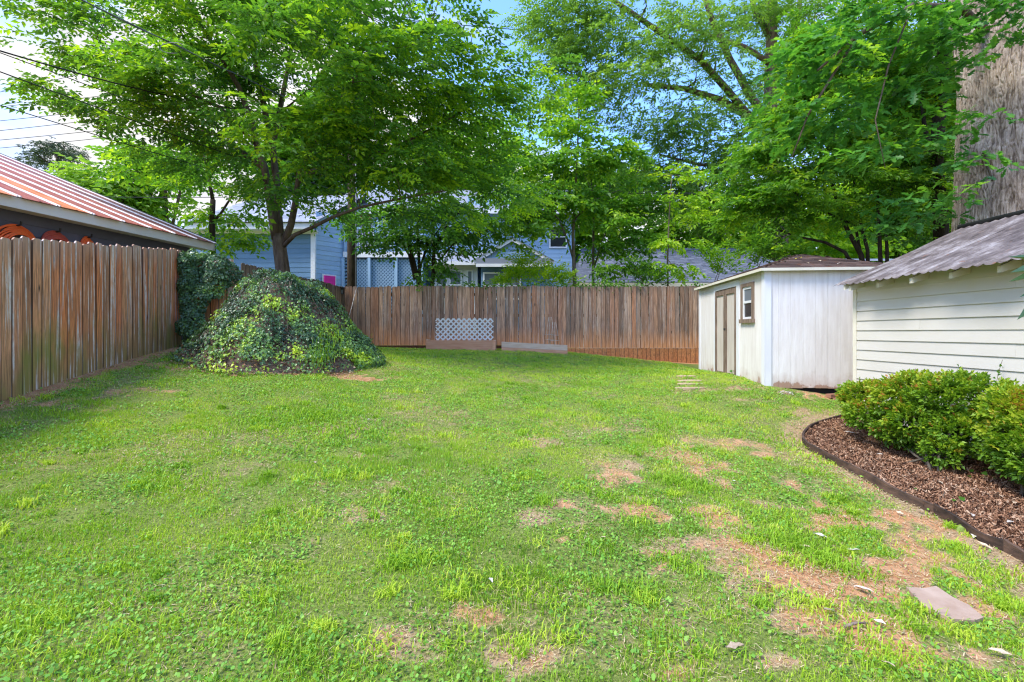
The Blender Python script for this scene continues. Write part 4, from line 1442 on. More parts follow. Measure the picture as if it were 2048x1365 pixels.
def corrugated(y0, y1, over, seed, dz):
    r = np.random.default_rng(seed)
    pit = .128; ny = int((y1 - y0) / pit * 10); nx = 14
    ys = np.linspace(y0, y1, ny + 1); ts = np.linspace(0, 1, nx + 1)
    x0 = EX - over
    V = []
    for t in ts:
        x_ = x0 + (RXg - .02 - x0) * t
        zb = EZc + (x_ - EX) * pitch_c + .028 + dz
        V.append(np.stack([np.full(ny + 1, x_) + (fbm(ys * 9, ys * 0 + seed, 2) - .5) * .05 * (t == 0), ys, zb + .012 * (np.abs(np.sin(ys / pit * PI + (fbm(ys * 1.5, ys * 0 + 3, 2) - .5) * 2)) ** .8 * -2 + 1) + (fbm(ys * 1.2 + seed, np.full(ny + 1, x_ * 2.0), 2) - .5) * .03], 1))
    V = np.array(V).reshape(-1, 3)
    i = (np.arange(nx)[:, None] * (ny + 1) + np.arange(ny)[None]).ravel()
    Fq = np.stack([i, i + 1, i + ny + 2, i + ny + 1], 1)
    n = len(V)
    V2 = V - np.array([0, 0, .0025])
    e = np.arange(ny)
    rim = np.stack([e + n, e + n + 1, e + 1, e], 1)
    np_obj('roof_sheet', np.concatenate([V, V2]), np.concatenate([Fq, Fq[:, ::-1] + n, rim]), M['corr'], cs, smooth=True)


yy = 7.62; k = 0
while yy > -1.2:
    corrugated(yy - .70, yy, [.0, .035, .01, .05, .02][k % 5], 50 + k, .003 * (k % 2) + .0015 * k)
    yy -= .66; k += 1
# back slope and ridge cap
mb = MB(); mb.obox((RXg + .01, -1.2, RZc + .02), (1, 0, -pitch_c), (0, 1, 0), (0, 0, 1), 2.1, 8.82, .02); mb.build('back_roof', M['corr'], cs)
mb = MB(); mb.tube([(RXg, -1.2, RZc + .045), (RXg, 7.64, RZc + .045)], .045, 8); mb.build('ridge_cap', M['black'], cs)

# ================================================================== GARAGE LEFT
ga = empty('garage', (-9.5, 8, 1.0), 'dark slate garage with a rusty red ribbed metal roof behind the left fence', 'garage')
GE = Vector((-7.20, 11.5, 3.64)); gd = Vector((.17, 1, 0)).normalized(); gu = Vector((-1, .17, 0)).normalized(); gp_ = .395


def gpnt(s, y, h=0.0):
    """s metres up-slope horizontally from the eave, y metres back along the eave from the far corner, h above the roof plane"""
    return GE - gd * y + gu * s + Z * (gp_ * s + h)


GL = 10.5; SL = 7.2
pm = .568
M['rust'] = [corr_mat('rust_panel_%s' % n_, c_, d_) for n_, c_, d_ in (
    ('orange', [(.55, .16, .055), (.76, .25, .09), (.74, .30, .15)], (.30, .08, .05)),
    ('red', [(.30, .075, .05), (.42, .12, .08), (.48, .17, .12)], (.22, .05, .04)),
    ('dark', [(.19, .065, .055), (.27, .09, .07), (.34, .14, .11)], (.14, .04, .035)))]
M['rib'] = simple('galvanised_rib', (.85, .82, .82), (.62, .52, .50), 9, None, .5, .4, .2, .003, .06, 0)
np_pan = int(GL / pm) + 1
r = np.random.default_rng(66)
for k in range(np_pan):
    y0 = .04 + k * pm - .0; y1 = y0 + pm
    mt = M['rust'][2 if k < 2 else (1 if k < 4 else int(r.integers(0, 2)) if k < 7 else 0)]
    mb = MB()
    dz = .002 * (k % 2)
    drop = float(r.uniform(0, .03))
    # the sheet with a shallow middle pleat
    cols_ = [(y0 + .05, 0), (y0 + pm * .45, 0.002), (y0 + pm * .5, .012), (y0 + pm * .55, .002), (y1 - .05, 0)]
    for i in range(len(cols_) - 1):
        (ya, ha), (yb, hb) = cols_[i], cols_[i + 1]
        for s0, s1 in ((-.06 - drop, 2.0), (2.0, 4.5), (4.5, SL)):
            mb.face([gpnt(s0, ya, .03 + ha + dz), gpnt(s1, ya, .03 + ha + dz), gpnt(s1, yb, .03 + hb + dz), gpnt(s0, yb, .03 + hb + dz)])
    mb.face([gpnt(-.06 - drop, y0 + .05, .03), gpnt(-.06 - drop, y1 - .05, .03), gpnt(-.06 - drop, y1 - .05, .026), gpnt(-.06 - drop, y0 + .05, .026)])
    mb.build('roof_panel', mt, ga)
    rb = MB()
    for q in (-.036, .008):
        prof = [(q, .028), (q + .008, .050), (q + .020, .050), (q + .028, .028)]
        for i in range(3):
            rb.face([gpnt(-.065, y0 + prof[i][0], prof[i][1]), gpnt(SL, y0 + prof[i][0], prof[i][1]), gpnt(SL, y0 + prof[i + 1][0], prof[i + 1][1]), gpnt(-.065, y0 + prof[i + 1][0], prof[i + 1][1])])
        rb.face([gpnt(-.065, y0 + a_, h_) for a_, h_ in prof])
    rb.build('roof_seam', M['rib'], ga)
# deck, fascia, soffit, flashing, walls
def gslab(name, mat, s0, s1, y0, y1, h0, h1, parent=ga):
    mb = MB()
    mb.hexa([gpnt(s0, y0, h0), gpnt(s0, y1, h0), gpnt(s1, y1, h0), gpnt(s1, y0, h0), gpnt(s0, y0, h1), gpnt(s0, y1, h1), gpnt(s1, y1, h1), gpnt(s1, y0, h1)])
    return mb.build(name, mat, parent)
gslab('roof_deck', M['brown_trim'], .03, SL, .03, GL, 0, .024)
def gbox(name, mat, s0, s1, y0, y1, z0, z1, parent=ga):
    mb = MB(); q = lambda s, y, z: (GE - gd * y + gu * s).to_2d().to_3d() + Z * z
    mb.hexa([q(s0, y0, z0), q(s0, y1, z0), q(s1, y1, z0), q(s1, y0, z0), q(s0, y0, z1), q(s0, y1, z1), q(s1, y1, z1), q(s1, y0, z1)])
    return mb.build(name, mat, parent)
gbox('fascia', M['trim_grey'], .0, .028, .0, 4.35, 3.47, 3.645)
gbox('fascia', M['trim_grey'], .005, .03, 4.37, GL, 3.445, 3.64)
gbox('soffit', M['trim_grey'], .03, .34, .02, GL, 3.49, 3.505)
gslab('rake_flashing', M['black'], .0, SL, -.03, .05, .035, .06)
gslab('rake_board', M['trim_grey'], .0, SL, -.012, .03, -.16, .03)
def gq(s, y, z): 
    p = GE - gd * y + gu * s; return Vector((p.x, p.y, z))
WS_ = .36
gb = (3.49 - 1.15) / 13
mesh = None
for j in range(13):
    mesh = siding_board('siding_board', gq(WS_, GL, 0), gq(WS_, .35, 0), 1.15 + j * gb, gb, M['slate_siding'], ga, (-gu.x, -gu.y), mesh)
mesh = None
for j in range(13):
    mesh = siding_board('siding_board', gq(WS_, .35, 0), gq(SL, .35, 0), 1.15 + j * gb, gb, M['slate_siding'], ga, (gd.x, gd.y), mesh)
mb = MB(); mb.face([gq(WS_, .352, 3.49), gq(SL, .352, 3.49), gq(SL, .352, 3.64 + gp_ * SL), gq(WS_, .352, 3.64 + gp_ * WS_)]); mb.build('gable', M['slate_siding'], ga)
gbox('wall', M['slate_siding'], WS_ + .001, SL, .352, GL, .5, 3.6)

# hoses on the garage wall
def hose_coil(px, py, rad, n, mat, lab, seed, squash=1.0, grp='garden hoses hung on the garage wall'):
    r = np.random.default_rng(seed)
    # position on wall line
    best = min(((abs((1024 + F * q.x / q.y) - px), yv) for yv in np.linspace(.4, GL, 400) for q in [gq(WS_, yv, 0)]))
    yv = best[1]
    hook = gq(WS_ - .05, yv, 0); zc = PZ(py, hook.y)
    root = empty('hose_coil', (hook.x, hook.y, zc - rad * 2), lab, 'garden hose', grp)
    for k in range(n):
        rr_ = rad * r.uniform(.55, 1.10); off = .03 + .008 * k + r.uniform(0, .01); ph = r.uniform(-.07, .07)
        pts = []
        for i in range(25):
            t = 2 * PI * i / 24
            sy = math.sin(t) * rr_ * squash; sz = math.cos(t) * rr_
            c = gq(WS_ - off - .02 * math.cos(t), yv + sy + ph * rr_ * (1 - math.cos(t)), zc - rr_ + sz - .01 * k)
            pts.append(c)
        MB().tube(pts, .0125, 6, caps=False).build('loop', mat, root)
    hk = MB(); hk.bar(gq(WS_ + .0, yv, zc - .02), gq(WS_ - .16, yv, zc - .01), .02, .02); hk.bar(gq(WS_ - .16, yv, zc - .01), gq(WS_ - .17, yv, zc + .05), .02, .02)
    hk.build('hook', M['black'], root)


hose_coil(26, 450, .30, 17, M['hose'], 'bright orange hose coil at the left end of the garage wall, widest of the three', 1)
hose_coil(104, 463, .26, 15, M['hose_red'], 'dull red hose coil hung in the middle between two orange coils', 2)
hose_coil(170, 474, .20, 13, M['hose'], 'small orange hose coil hung nearest the far end of the garage wall', 3, .6)

# ================================================================== BLUE HOUSE
bh = empty('blue_house', (-6, 22, 1.0), 'two-storey blue lap-sided house with grey roof, lattice deck and blue gable behind the fence', 'house')


def wall_run(a, b, z0, z1, expo, mat, nrm, parent, body=True, name='siding_board'):
    n = int(round((z1 - z0) / expo)); ex = (z1 - z0) / n; mesh = None
    for j in range(n):
        mesh = siding_board(name, a, b, z0 + j * ex, ex, mat, parent, nrm, mesh)


C1 = P(627, 560, 20.0)
AL = (PX(385, 20.2), 20.2)
wall_run(AL, (C1.x - .08, 20.0), 1.0, PZ(468, 20), .20, M['blue_siding'], (0, -1), bh)  # same siding as the next face, its shade mixed into the darker blue
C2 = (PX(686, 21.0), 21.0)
wall_run((C1.x + .08, 20.06), C2, 1.0, 6.6, .20, M['blue_light'], (.6, -.8), bh)  # lit face of that siding, the light put into a paler blue
MB().box(C1.x - .09, C1.x + .09, 19.93, 20.06, 1.0, PZ(462, 20)).build('corner_trim', M['trim_white'], bh)
mb = MB(); mb.hexa([(AL[0], 20.21, .9), (C1.x, 20.03, .9), (C2[0], 21.03, .9), (C2[0] - 1, 27, .9), (AL[0], 20.21, 6.0), (C1.x, 20.03, 6.0), (C2[0], 21.03, 6.0), (C2[0] - 1, 27, 6.0)]); mb.build('wall', M['blue_siding'], bh)
# eave: fascia and soffit, roof rising behind
ez_t, ez_b = PZ(446, 19.5), PZ(458, 19.5)
xl, xr = PX(372, 19.6), PX(626, 19.5)
MB().box(xl, xr, 19.5, 19.53, ez_b, ez_t).build('fascia', M['trim_white'], bh)
MB().box(xl, xr, 19.531, 20.15, ez_b - .02, ez_b - .004).build('soffit', M['trim_white'], bh)
MB().box(xl, xr, 19.90, 19.96, PZ(469, 20), PZ(461, 20)).build('frieze', M['trim_white'], bh)
RT = PZ(392, 23.5)
ri0, ri1 = PX(390, 23.5), PX(660, 23.5)
mb = MB(); mb.face([(xl - .1, 19.42, ez_t + .01), (xr + .1, 19.42, ez_t + .01), (xr + .9, 23.5, RT), (xl + 1.2, 23.5, RT)])
mb.face([(xl - .1, 19.42, ez_t + .01), (xl + 1.2, 23.5, RT), (xl - .1, 27.5, ez_t + .01)]); mb.face([(xl + 1.2, 23.5, RT), (xr + .9, 23.5, RT), (xr + .9, 27.5, ez_t), (xl - .1, 27.5, ez_t)])
roof = mb.build('roof', M['sh_pale'], bh)
vlen = math.hypot(4.08, RT - ez_t)
def qd(u_, v_, h):
    t = v_ / vlen
    return Vector((xl - .1 + u_, 19.42 + 4.08 * t, ez_t + .02 + (RT - ez_t) * t + h))
shingles('shingle_field', qd, xr - xl + 1.2, vlen, .20, .45, M['sh_pale'], roof, 61, .02, lambda v: (1.3 * v / vlen, xr - xl + .2 + .8 * v / vlen))
# magenta window low on the light side
pw = PX(660, 20.45)
wd = MB().obox((PX(645, 20.2), 20.17, PZ(575, 20.3)), (.62, .8, 0), (.8, -.62, 0), (0, 0, 1), .62, .05, PZ(549, 20.3) - PZ(575, 20.3)).build('window', M['trim_white'], bh)
MB().obox((PX(648, 20.2), 20.18, PZ(575, 20.3)), (.62, .8, 0), (.8, -.62, 0), (0, 0, 1), .50, .062, PZ(552, 20.3) - PZ(575, 20.3)).build('pane', M['pink'], wd)
# deck: lattice skirt, rim, railing
DY = 20.9
dk = MB().box(PX(686, DY), PX(846, DY), DY, DY + .05, PZ(515, DY), PZ(504, DY)).build('deck_rim', M['trim_white'], bh)
MB().box(PX(686, DY), PX(846, DY), DY + .051, DY + 2.4, PZ(508, DY), PZ(505, DY)).build('deck_floor', M['blue_light'], dk)
MB().box(PX(686, DY), PX(846, DY), DY + .55, DY + .6, 1.0, PZ(516, DY)).build('skirt_backing', M['blue_siding'], dk)
for pxp in (686, 738, 792, 843):
    MB().box(PX(pxp, DY) - .06, PX(pxp, DY) + .06, DY - .02, DY + .10, 1.0, PZ(516, DY)).build('skirt_post', M['blue_light'], bh)
lattice(dk, PX(688, DY), PX(842, DY), 1.9, PZ(517, DY), .155, .045, DY + .13, M['blue_light'], 'lattice_skirt', True)
rl = MB().box(PX(686, DY), PX(846, DY), DY + .02, DY + .10, PZ(458, DY), PZ(454, DY)).build('railing', M['blue_light'], bh)
MB().box(PX(686, DY), PX(846, DY), DY + .03, DY + .09, PZ(502, DY), PZ(499, DY)).build('bottom_rail', M['blue_siding'], rl)
for k in range(28):
    x_ = PX(690, DY) + k * .125
    if x_ > PX(845, DY): break
    MB().box(x_ - .018, x_ + .018, DY + .042, DY + .078, PZ(499, DY), PZ(458, DY)).build('baluster', M['trim_white'], rl)
for pxp in (690, 755, 843):
    MB().box(PX(pxp, DY) - .06, PX(pxp, DY) + .06, DY + .0, DY + .12, PZ(504, DY), PZ(440, DY)).build('railing_post', M['blue_light'], rl)
# wall behind the deck with doors
BY = DY + 2.4
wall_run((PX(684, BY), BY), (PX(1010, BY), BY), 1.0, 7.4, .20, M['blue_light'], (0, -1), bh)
MB().box(PX(684, BY), PX(1010, BY), BY + .002, BY + .1, 1.0, 7.4).build('wall', M['blue_siding'], bh)
dd = MB().box(PX(718, BY), PX(742, BY), BY - .05, BY - .021, PZ(512, BY), PZ(440, BY)).build('door', M['purple'], bh)
MB().box(PX(716, BY), PX(744, BY), BY - .049, BY - .022, PZ(439, BY), PZ(428, BY)).build('transom', M['orange'], dd)
for a_, b_ in ((714, 717.6), (742.4, 746)):
    MB().box(PX(a_, BY), PX(b_, BY), BY - .055, BY - .02, PZ(512, BY), PZ(426, BY)).build('casing', M['trim_white'], dd)


def window(px0, px1, py0, py1, Y, parent, sashes=1, mull=True, glass='glass_dark', fr=.07):
    x0, x1, z0, z1 = PX(px0, Y), PX(px1, Y), PZ(py1, Y), PZ(py0, Y)
    w = MB()
    w.box(x0, x0 + fr, Y - .06, Y - .021, z0, z1); w.box(x1 - fr, x1, Y - .06, Y - .021, z0, z1)
    w.box(x0 + fr + .001, x1 - fr - .001, Y - .059, Y - .021, z1 - fr, z1 - .001); w.box(x0 + fr + .001, x1 - fr - .001, Y - .059, Y - .021, z0 + .001, z0 + fr)
    wo_ = w.build('window', M['trim_white'], parent)
    zm_ = (z0 + z1) / 2
    MB().box(x0 + fr, x1 - fr, Y - .055, Y - .03, zm_ - .025, zm_ + .025).build('sash_bar', M['trim_white'], wo_)
    MB().box(x0 + fr, x1 - fr, Y - .035, Y - .022, zm_ + .026, z1 - fr).build('pane', M[glass], wo_)
    MB().box(x0 + fr, x1 - fr, Y - .036, Y - .023, z0 + fr, zm_ - .026).build('pane', M[glass], wo_)
    return wo_


# porch wing
PY = 21.6
MB().box(PX(866, PY), PX(955, PY), PY + .002, PY + .1, 1.0, PZ(527, PY)).build('porch_wall', M['trim_white'], bh)
for a_, b_ in ((872, 895), (899, 924), (934, 946)):
    window(a_, b_, 541, 600, PY, bh, glass='glass_grey', fr=.06)
mb = MB(); mb.face([(PX(858, PY) , PY - .4, PZ(530, PY - .4)), (PX(966, PY), PY - .4, PZ(530, PY - .4)), (PX(966, PY), BY - .03, PZ(505, BY)), (PX(858, PY), BY - .03, PZ(505, BY))]); mb.build('porch_roof', M['sh_pale'], bh)
MB().box(PX(858, PY), PX(966, PY), PY - .42, PY - .402, PZ(533, PY), PZ(526, PY)).build('porch_fascia', M['trim_white'], bh)
# gabled bay
GY = 21.0
gx0, gxm, gx1 = PX(962, GY), PX(1024, GY), PX(1092, GY)
gzb, gzt = PZ(518, GY), PZ(484, GY)
mb = MB(); mb.face([(gx0, GY, gzb), (gx1, GY, gzb), (gxm, GY, gzt)]); mb.build('gable', M['blue_siding'], bh)
V, Fq, tn = [], [], []
r = np.random.default_rng(71)
nr_ = 7; hrow = (gzt - gzb) / nr_
for j in range(nr_):
    zz0 = gzb + j * hrow; t = j / nr_
    a_ = gx0 + (gxm - gx0) * t; b_ = gx1 + (gxm - gx1) * t
    q = a_
    while q < b_ - .05:
        w_ = min(r.uniform(.10, .20), b_ - q); n = len(V)
        V += [(q + .003, GY - .02, zz0), (q + w_ - .003, GY - .02, zz0), (q + w_ - .003, GY - .005, zz0 + hrow * 1.02), (q + .003, GY - .005, zz0 + hrow * 1.02), (q + .003, GY - .003, zz0), (q + w_ - .003, GY - .003, zz0)]
        Fq += [(n, n + 1, n + 2, n + 3), (n + 4, n + 5, n + 1, n)]
        q += w_
tag(np_obj('gable_shingles', np.array(V), np.array(Fq), M['blue_light'], bh), kind='stuff')
for sgn in (0, 1):
    e0 = Vector(((gx0 - .35) if sgn == 0 else (gx1 + .35), GY - .12, gzb - .19)); e1 = Vector((gxm, GY - .12 + .0, gzt + .10))
    MB().bar(e0, e1 if sgn == 0 else e1 + Vector((0, .003, 0)), .05, .16).build('rake_board', M['trim_white'], bh)
    mb = MB()
    a0, a1 = e0 + Z * .09, e1 + Z * .09
    mb.face([a0 + Vector((0, -.08, 0)), a1 + Vector((0, -.08, 0)), a1 + Vector((0, 2.4, 0)), a0 + Vector((0, 2.4, 0))]); mb.build('gable_roof', M['sh_pale'], bh)
MB().box(gx0 - .2, gx1 + .2, GY - .3, GY + .0, PZ(531, GY), PZ(519, GY)).build('pent_roof', M['sh_pale'], bh)
MB().box(gx0 - .2, gx1 + .2, GY - .32, GY - .301, PZ(536, GY), PZ(530, GY)).build('frieze', M['trim_white'], bh)
wall_run((gx0, GY + .02), (gx1, GY + .02), 1.0, PZ(534, GY), .2, M['blue_siding'], (0, -1), bh)
MB().box(gx0, gx1, GY + .021, BY, 1.0, gzb).build('wall', M['blue_siding'], bh)
window(966, 1000, 545, 600, GY, bh, glass='glass_grey'); window(1006, 1042, 546, 600, GY, bh, glass='glass_grey')
# upper storey
UY = 23.6
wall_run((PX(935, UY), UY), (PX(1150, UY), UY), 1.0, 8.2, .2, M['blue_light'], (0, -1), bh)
MB().box(PX(935, UY), PX(1150, UY), UY + .002, UY + 4, 1.0, 8.2).build('wall', M['blue_siding'], bh)
window(1098, 1134, 452, 497, UY, bh); window(960, 990, 440, 492, UY, bh); window(884, 918, 452, 492, BY, bh)
mb = MB(); mb.face([(PX(660, BY), BY - .5, 7.35), (PX(1160, BY), BY - .5, 7.35), (PX(1160, BY), BY + 3, 9.4), (PX(660, BY), BY + 3, 9.4)])
mb.face([(PX(660, BY), BY - .5, 7.30), (PX(660, BY), BY + 3, 7.30), (PX(1160, BY), BY + 3, 7.30), (PX(1160, BY), BY - .5, 7.30)])
mb.build('main_roof', M['sh_pale'], bh)
MB().box(PX(660, BY), PX(1160, BY), BY - .52, BY - .501, 7.2, 7.36).build('fascia', M['trim_white'], bh)

# ================================================================== GREY ROOF HOUSE
gh = empty('grey_roofed_house', (8, 22, .6), 'low house seen as a slate grey shingle roof left of the white shed', 'house')
HY = 19.5; HZ = PZ(566, HY); HT = PZ(497, 24.5)
hx0, hx1 = PX(1150, HY), PX(1640, HY)
hl = math.hypot(5, HT - HZ)
mb = MB(); mb.face([(hx0, HY, HZ), (hx1, HY, HZ), (hx1 - .6, HY + 5, HT), (hx0 + 1, HY + 5, HT)]); mb.face([(hx0 + 1, HY + 5, HT), (hx1 - .6, HY + 5, HT), (hx1, HY + 10, HZ), (hx0, HY + 10, HZ)])
mb.face([(hx1, HY, HZ), (hx1, HY + 10, HZ), (hx1 - .6, HY + 5, HT)]); mb.face([(hx0, HY + 10, HZ), (hx0, HY, HZ), (hx0 + 1, HY + 5, HT)])
hr = mb.build('roof', M['sh_grey'], gh)
def qe(u_, v_, h):
    t = v_ / hl; return Vector((hx0 + u_, HY + 5 * t, HZ + .01 + (HT - HZ) * t + h))
shingles('shingle_field', qe, hx1 - hx0, hl, .145, .30, M['sh_grey'], hr, 81, .016, lambda v: (v / hl, hx1 - hx0 - .6 * v / hl))
MB().box(hx0, hx1, HY - .02, HY + .02, HZ - .17, HZ - .004).build('fascia', M['cream_trim'], gh)
MB().box(hx0 + .4, hx1 - .4, HY + .4, HY + 9.6, .3, HZ - .02).build('wall', M['cream_siding'], gh)
sr = empty('distant_house', (22, 28, .6), 'pale grey roof corner of a far house above the brown shed roof', 'house')
a = P(1735, 522, 26); b = P(1830, 510, 26)
mb = MB(); mb.face([(a.x, 26, a.z), (b.x + 1, 26, a.z), (b.x + 1, 29, b.z + .25), (a.x + .3, 29, b.z + .25)]); mb.build('roof', M['sh_pale'], sr)
MB().box(a.x + .2, b.x + .8, 26.3, 29, .6, a.z - .01).build('wall', M['trim_white'], sr)

# ================================================================== BED, EDGING, MULCH
def smooth_path(pts, k=6):
    out = []
    n = len(pts)
    for i in range(n - 1):
        p0, p1, p2, p3 = pts[max(i - 1, 0)], pts[i], pts[i + 1], pts[min(i + 2, n - 1)]
        for j in range(k):
            t = j / k
            out.append(.5 * ((2 * p1) + (-p0 + p2) * t + (2 * p0 - 5 * p1 + 4 * p2 - p3) * t * t + (-p0 + 3 * p1 - 3 * p2 + p3) * t ** 3))
    out.append(pts[-1]); return out


ed = empty('bed_edging', EDGE[4], 'curved dark brown edging board round the mulch bed beside the cream shed', 'garden edging')
ep = smooth_path([Vector((p.x, p.y, p.z)) for p in EDGE])
cuts = [0, 24, 40, 56, 72, len(ep) - 1]
for a_, b_ in zip(cuts[:-1], cuts[1:]):
    if b_ <= a_: continue
    seg = ep[a_:b_ + 1]
    mb = MB(); q = []
    for i, p in enumerate(seg):
        d = (seg[min(i + 1, len(seg) - 1)] - seg[max(i - 1, 0)]); d.z = 0; d.normalize(); n = Vector((-d.y, d.x, 0))
        zt = p.z + .085 + .008 * math.sin((a_ + i) * .45) + (.012 if i == 0 else 0)
        q.append((p - n * .012 + Z * -.06, p - n * .012 + Z * (zt - p.z), p + n * .012 + Z * (zt - p.z), p + n * .012 + Z * -.06))
    for i in range(len(q) - 1):
        for k in range(3): mb.face([q[i][k], q[i + 1][k], q[i + 1][k + 1], q[i][k + 1]])
    mb.face(list(q[0])); mb.face(list(reversed(q[-1])))
    mb.build('edging_strip', M['edging'], ed)

EP2 = np.array([(p.x, p.y) for p in ep])
BP = [tuple(p) for p in EP2] + [(5.42, .5), (5.42, 7.45)]
M['mulch_bed'] = simple('mulch_soil', (.045, .022, .015), (.11, .055, .035), 30, None, .95, .1, .9, .02, 0, world_co=True)
gx = np.arange(2.0, 5.7, .07); gy = np.arange(.4, 7.6, .07)
X, Y = np.meshgrid(gx, gy, indexing='ij')
ins = inside_poly(X, Y, BP)
Zb = ground(X, Y) + .030 + .03 * fbm(X * 4, Y * 4, 3)
ny = len(gy); i = (np.arange(len(gx) - 1)[:, None] * ny + np.arange(ny - 1)[None])
ok = ins[:-1, :-1] & ins[1:, :-1] & ins[1:, 1:] & ins[:-1, 1:]
i = i[ok]
o = np_obj('mulch_bed_soil', np.stack([X, Y, Zb], -1).reshape(-1, 3), np.stack([i, i + ny, i + ny + 1, i + 1], 1), M['mulch_bed'], None, smooth=True, origin=(4.5, 4, 0))
tag(o, kind='structure')
r = np.random.default_rng(90)
n = 115000
x = r.uniform(2.2, 5.45, n); y = r.uniform(1.2, 7.5, n)
k = inside_poly(x, y, BP) & (r.random(n) < np.clip(1.4 - y * .08, .3, 1)); x, y = x[k], y[k]; n = len(x)
z = ground(x, y) + .035 + .03 * fbm(x * 4, y * 4, 3) + r.uniform(0, .022, n)
az = r.uniform(0, 2 * PI, n); ln = r.uniform(.008, .027, n); w = r.uniform(.002, .0055, n)
d = np.stack([np.cos(az) * ln, np.sin(az) * ln, r.normal(0, .012, n)], 1); s_ = np.stack([-np.sin(az) * w, np.cos(az) * w, r.normal(0, .004, n)], 1)
b = np.stack([x, y, z], 1)
V = np.stack([b - d - s_ * .5, b - d * .8 + s_, b + d + s_ * .4, b + d * .7 - s_], 1).reshape(-1, 3)
o = np_obj('mulch_chips', V, np.arange(4 * n).reshape(n, 4), M['mulch_chip'], None, tint=np.repeat(np.clip(r.random(n) ** 1.3, 0, 1), 4), origin=(4.5, 4, 0))
tag(o, kind='stuff')

# ================================================================== IVY MOUND
MC = np.array([-4.22, 8.88])


def mound_h(x, y):
    dx = x - MC[0]; dy = y - MC[1]
    a = np.arctan2(dy, dx)
    R = 1.63 + .08 * np.sin(3 * a + 1) + .06 * np.sin(7 * a)
    R = np.where(dx < 0, R * 1.02, R * 1.0)
    rr_ = np.hypot(dx, dy) / R
    lump = (fbm(x * 2.2, y * 2.2, 3) - .5) * .60 + (fbm(x * 6, y * 6, 2) - .5) * .22
    h = 1.37 * np.clip((1 - rr_) / (1 - .36), 0, 1) ** 1.2
    return h + lump * np.clip(1.1 - rr_, 0, 1) * np.clip(h * 3, 0, 1), rr_


im = empty('ivy_mound', (MC[0], MC[1], .95), 'tall mound smothered in dark and lime green ivy, beside the left fence', 'ivy mound')
gx = np.linspace(-6.2, -2.3, 90); gy = np.linspace(7.0, 10.8, 90)
X, Y = np.meshgrid(gx, gy, indexing='ij')
Hm, Rm = mound_h(X, Y)
Zm = ground(X, Y) + Hm - .03
i = (np.arange(89)[:, None] * 90 + np.arange(89)[None]); okm = (Rm[:-1, :-1] < 1.03); i = i[okm]
M['mound'] = simple('mound_litter', (.08, .055, .038), (.28, .20, .14), 14, None, .95, .1, .9, .03, 0, world_co=True)
np_obj('mound_core', np.stack([X, Y, Zm], -1).reshape(-1, 3), np.stack([i, i + 90, i + 91, i + 1], 1), M['mound'], im, smooth=True)


def ivy_scatter(n, seed):
    r = np.random.default_rng(seed)
    a = r.uniform(0, 2 * PI, n); q = np.sqrt(r.random(n)) * 1.02
    R = 1.63 + .08 * np.sin(3 * a + 1) + .06 * np.sin(7 * a)
    R = np.where(np.cos(a) < 0, R * 1.02, R)
    x = MC[0] + np.cos(a) * q * R; y = MC[1] + np.sin(a) * q * R
    k = (y < MC[1] + .7); x, y, q, a = x[k], y[k], q[k], a[k]; n = len(x)
    h, rr_ = mound_h(x, y); e = .05
    hx = mound_h(x + e, y)[0] - h; hy = mound_h(x, y + e)[0] - h
    nrm = np.stack([-hx / e, -hy / e, np.ones(n)], 1); nrm /= np.linalg.norm(nrm, axis=1, keepdims=True)
    # thin at the foot in front where litter and roots show
    foot = (rr_ > .88) & (y < MC[1] - .5)
    keep = r.random(n) < np.where(foot, .22, 1) * np.where(fbm(x * 3, y * 3 + h, 3) > .42, 1, .30)
    x, y, h, nrm, rr_ = x[keep], y[keep], h[keep], nrm[keep], rr_[keep]; n = len(x)
    pos = np.stack([x, y, ground(x, y) + h], 1) + nrm * r.uniform(-.02, .13, n)[:, None] ** 1
    down = np.stack([nrm[:, 0], nrm[:, 1], -1.2 * np.ones(n)], 1) + r.normal(0, .6, (n, 3))
    up = nrm + r.normal(0, .38, (n, 3)) + np.array([0, 0, .35])
    pt = fbm(x * 1.6 + 8, y * 1.2 + h * 1.6, 3); big = fbm(x * 4 + 3, h * 4 + y, 2)
    tint = .34 + r.normal(0, .12, n) + np.clip((pt - .50) * 2.2, -.1, .30) + np.clip((big - .55) * 2.2, -.1, .3)
    tint += np.where((np.abs(x + 4.35 + (h - .6) * .1) < .22) & (h > .3) & (h < .95), .22, 0) * (r.random(n) < .5)
    return pos, down, up, tint, r


LI = ivy_leaf(1.0)
tI = [(LI[0], LI[1], np.zeros(len(LI[0])))]
pos, fwd, up, tint, r = ivy_scatter(52000, 5)
V, T, tn = scatter(tI, pos, fwd, up, r.uniform(.026, .053, len(pos)), np.clip(tint, 0, 1), r)
o = np_obj('ivy', V, T, M['leafI'], im, tint=tn)
# stems trailing over the mound
st = MB()
for k in range(70):
    a = r.uniform(PI * .95, PI * 2.1); q0 = r.uniform(.1, .6); pts = []
    for i in range(6):
        q = q0 + i * .09; aa = a + i * r.normal(0, .05)
        x = MC[0] + math.cos(aa) * q * 1.6; y = MC[1] + math.sin(aa) * q * 1.6
        h, _ = mound_h(np.array([x]), np.array([y])); pts.append((x, y, gz(x, y) + float(h[0]) + r.uniform(.03, .11)))
    st.tube(pts, .006, 4)
st.build('ivy_stem', M['bark_thin'], im)
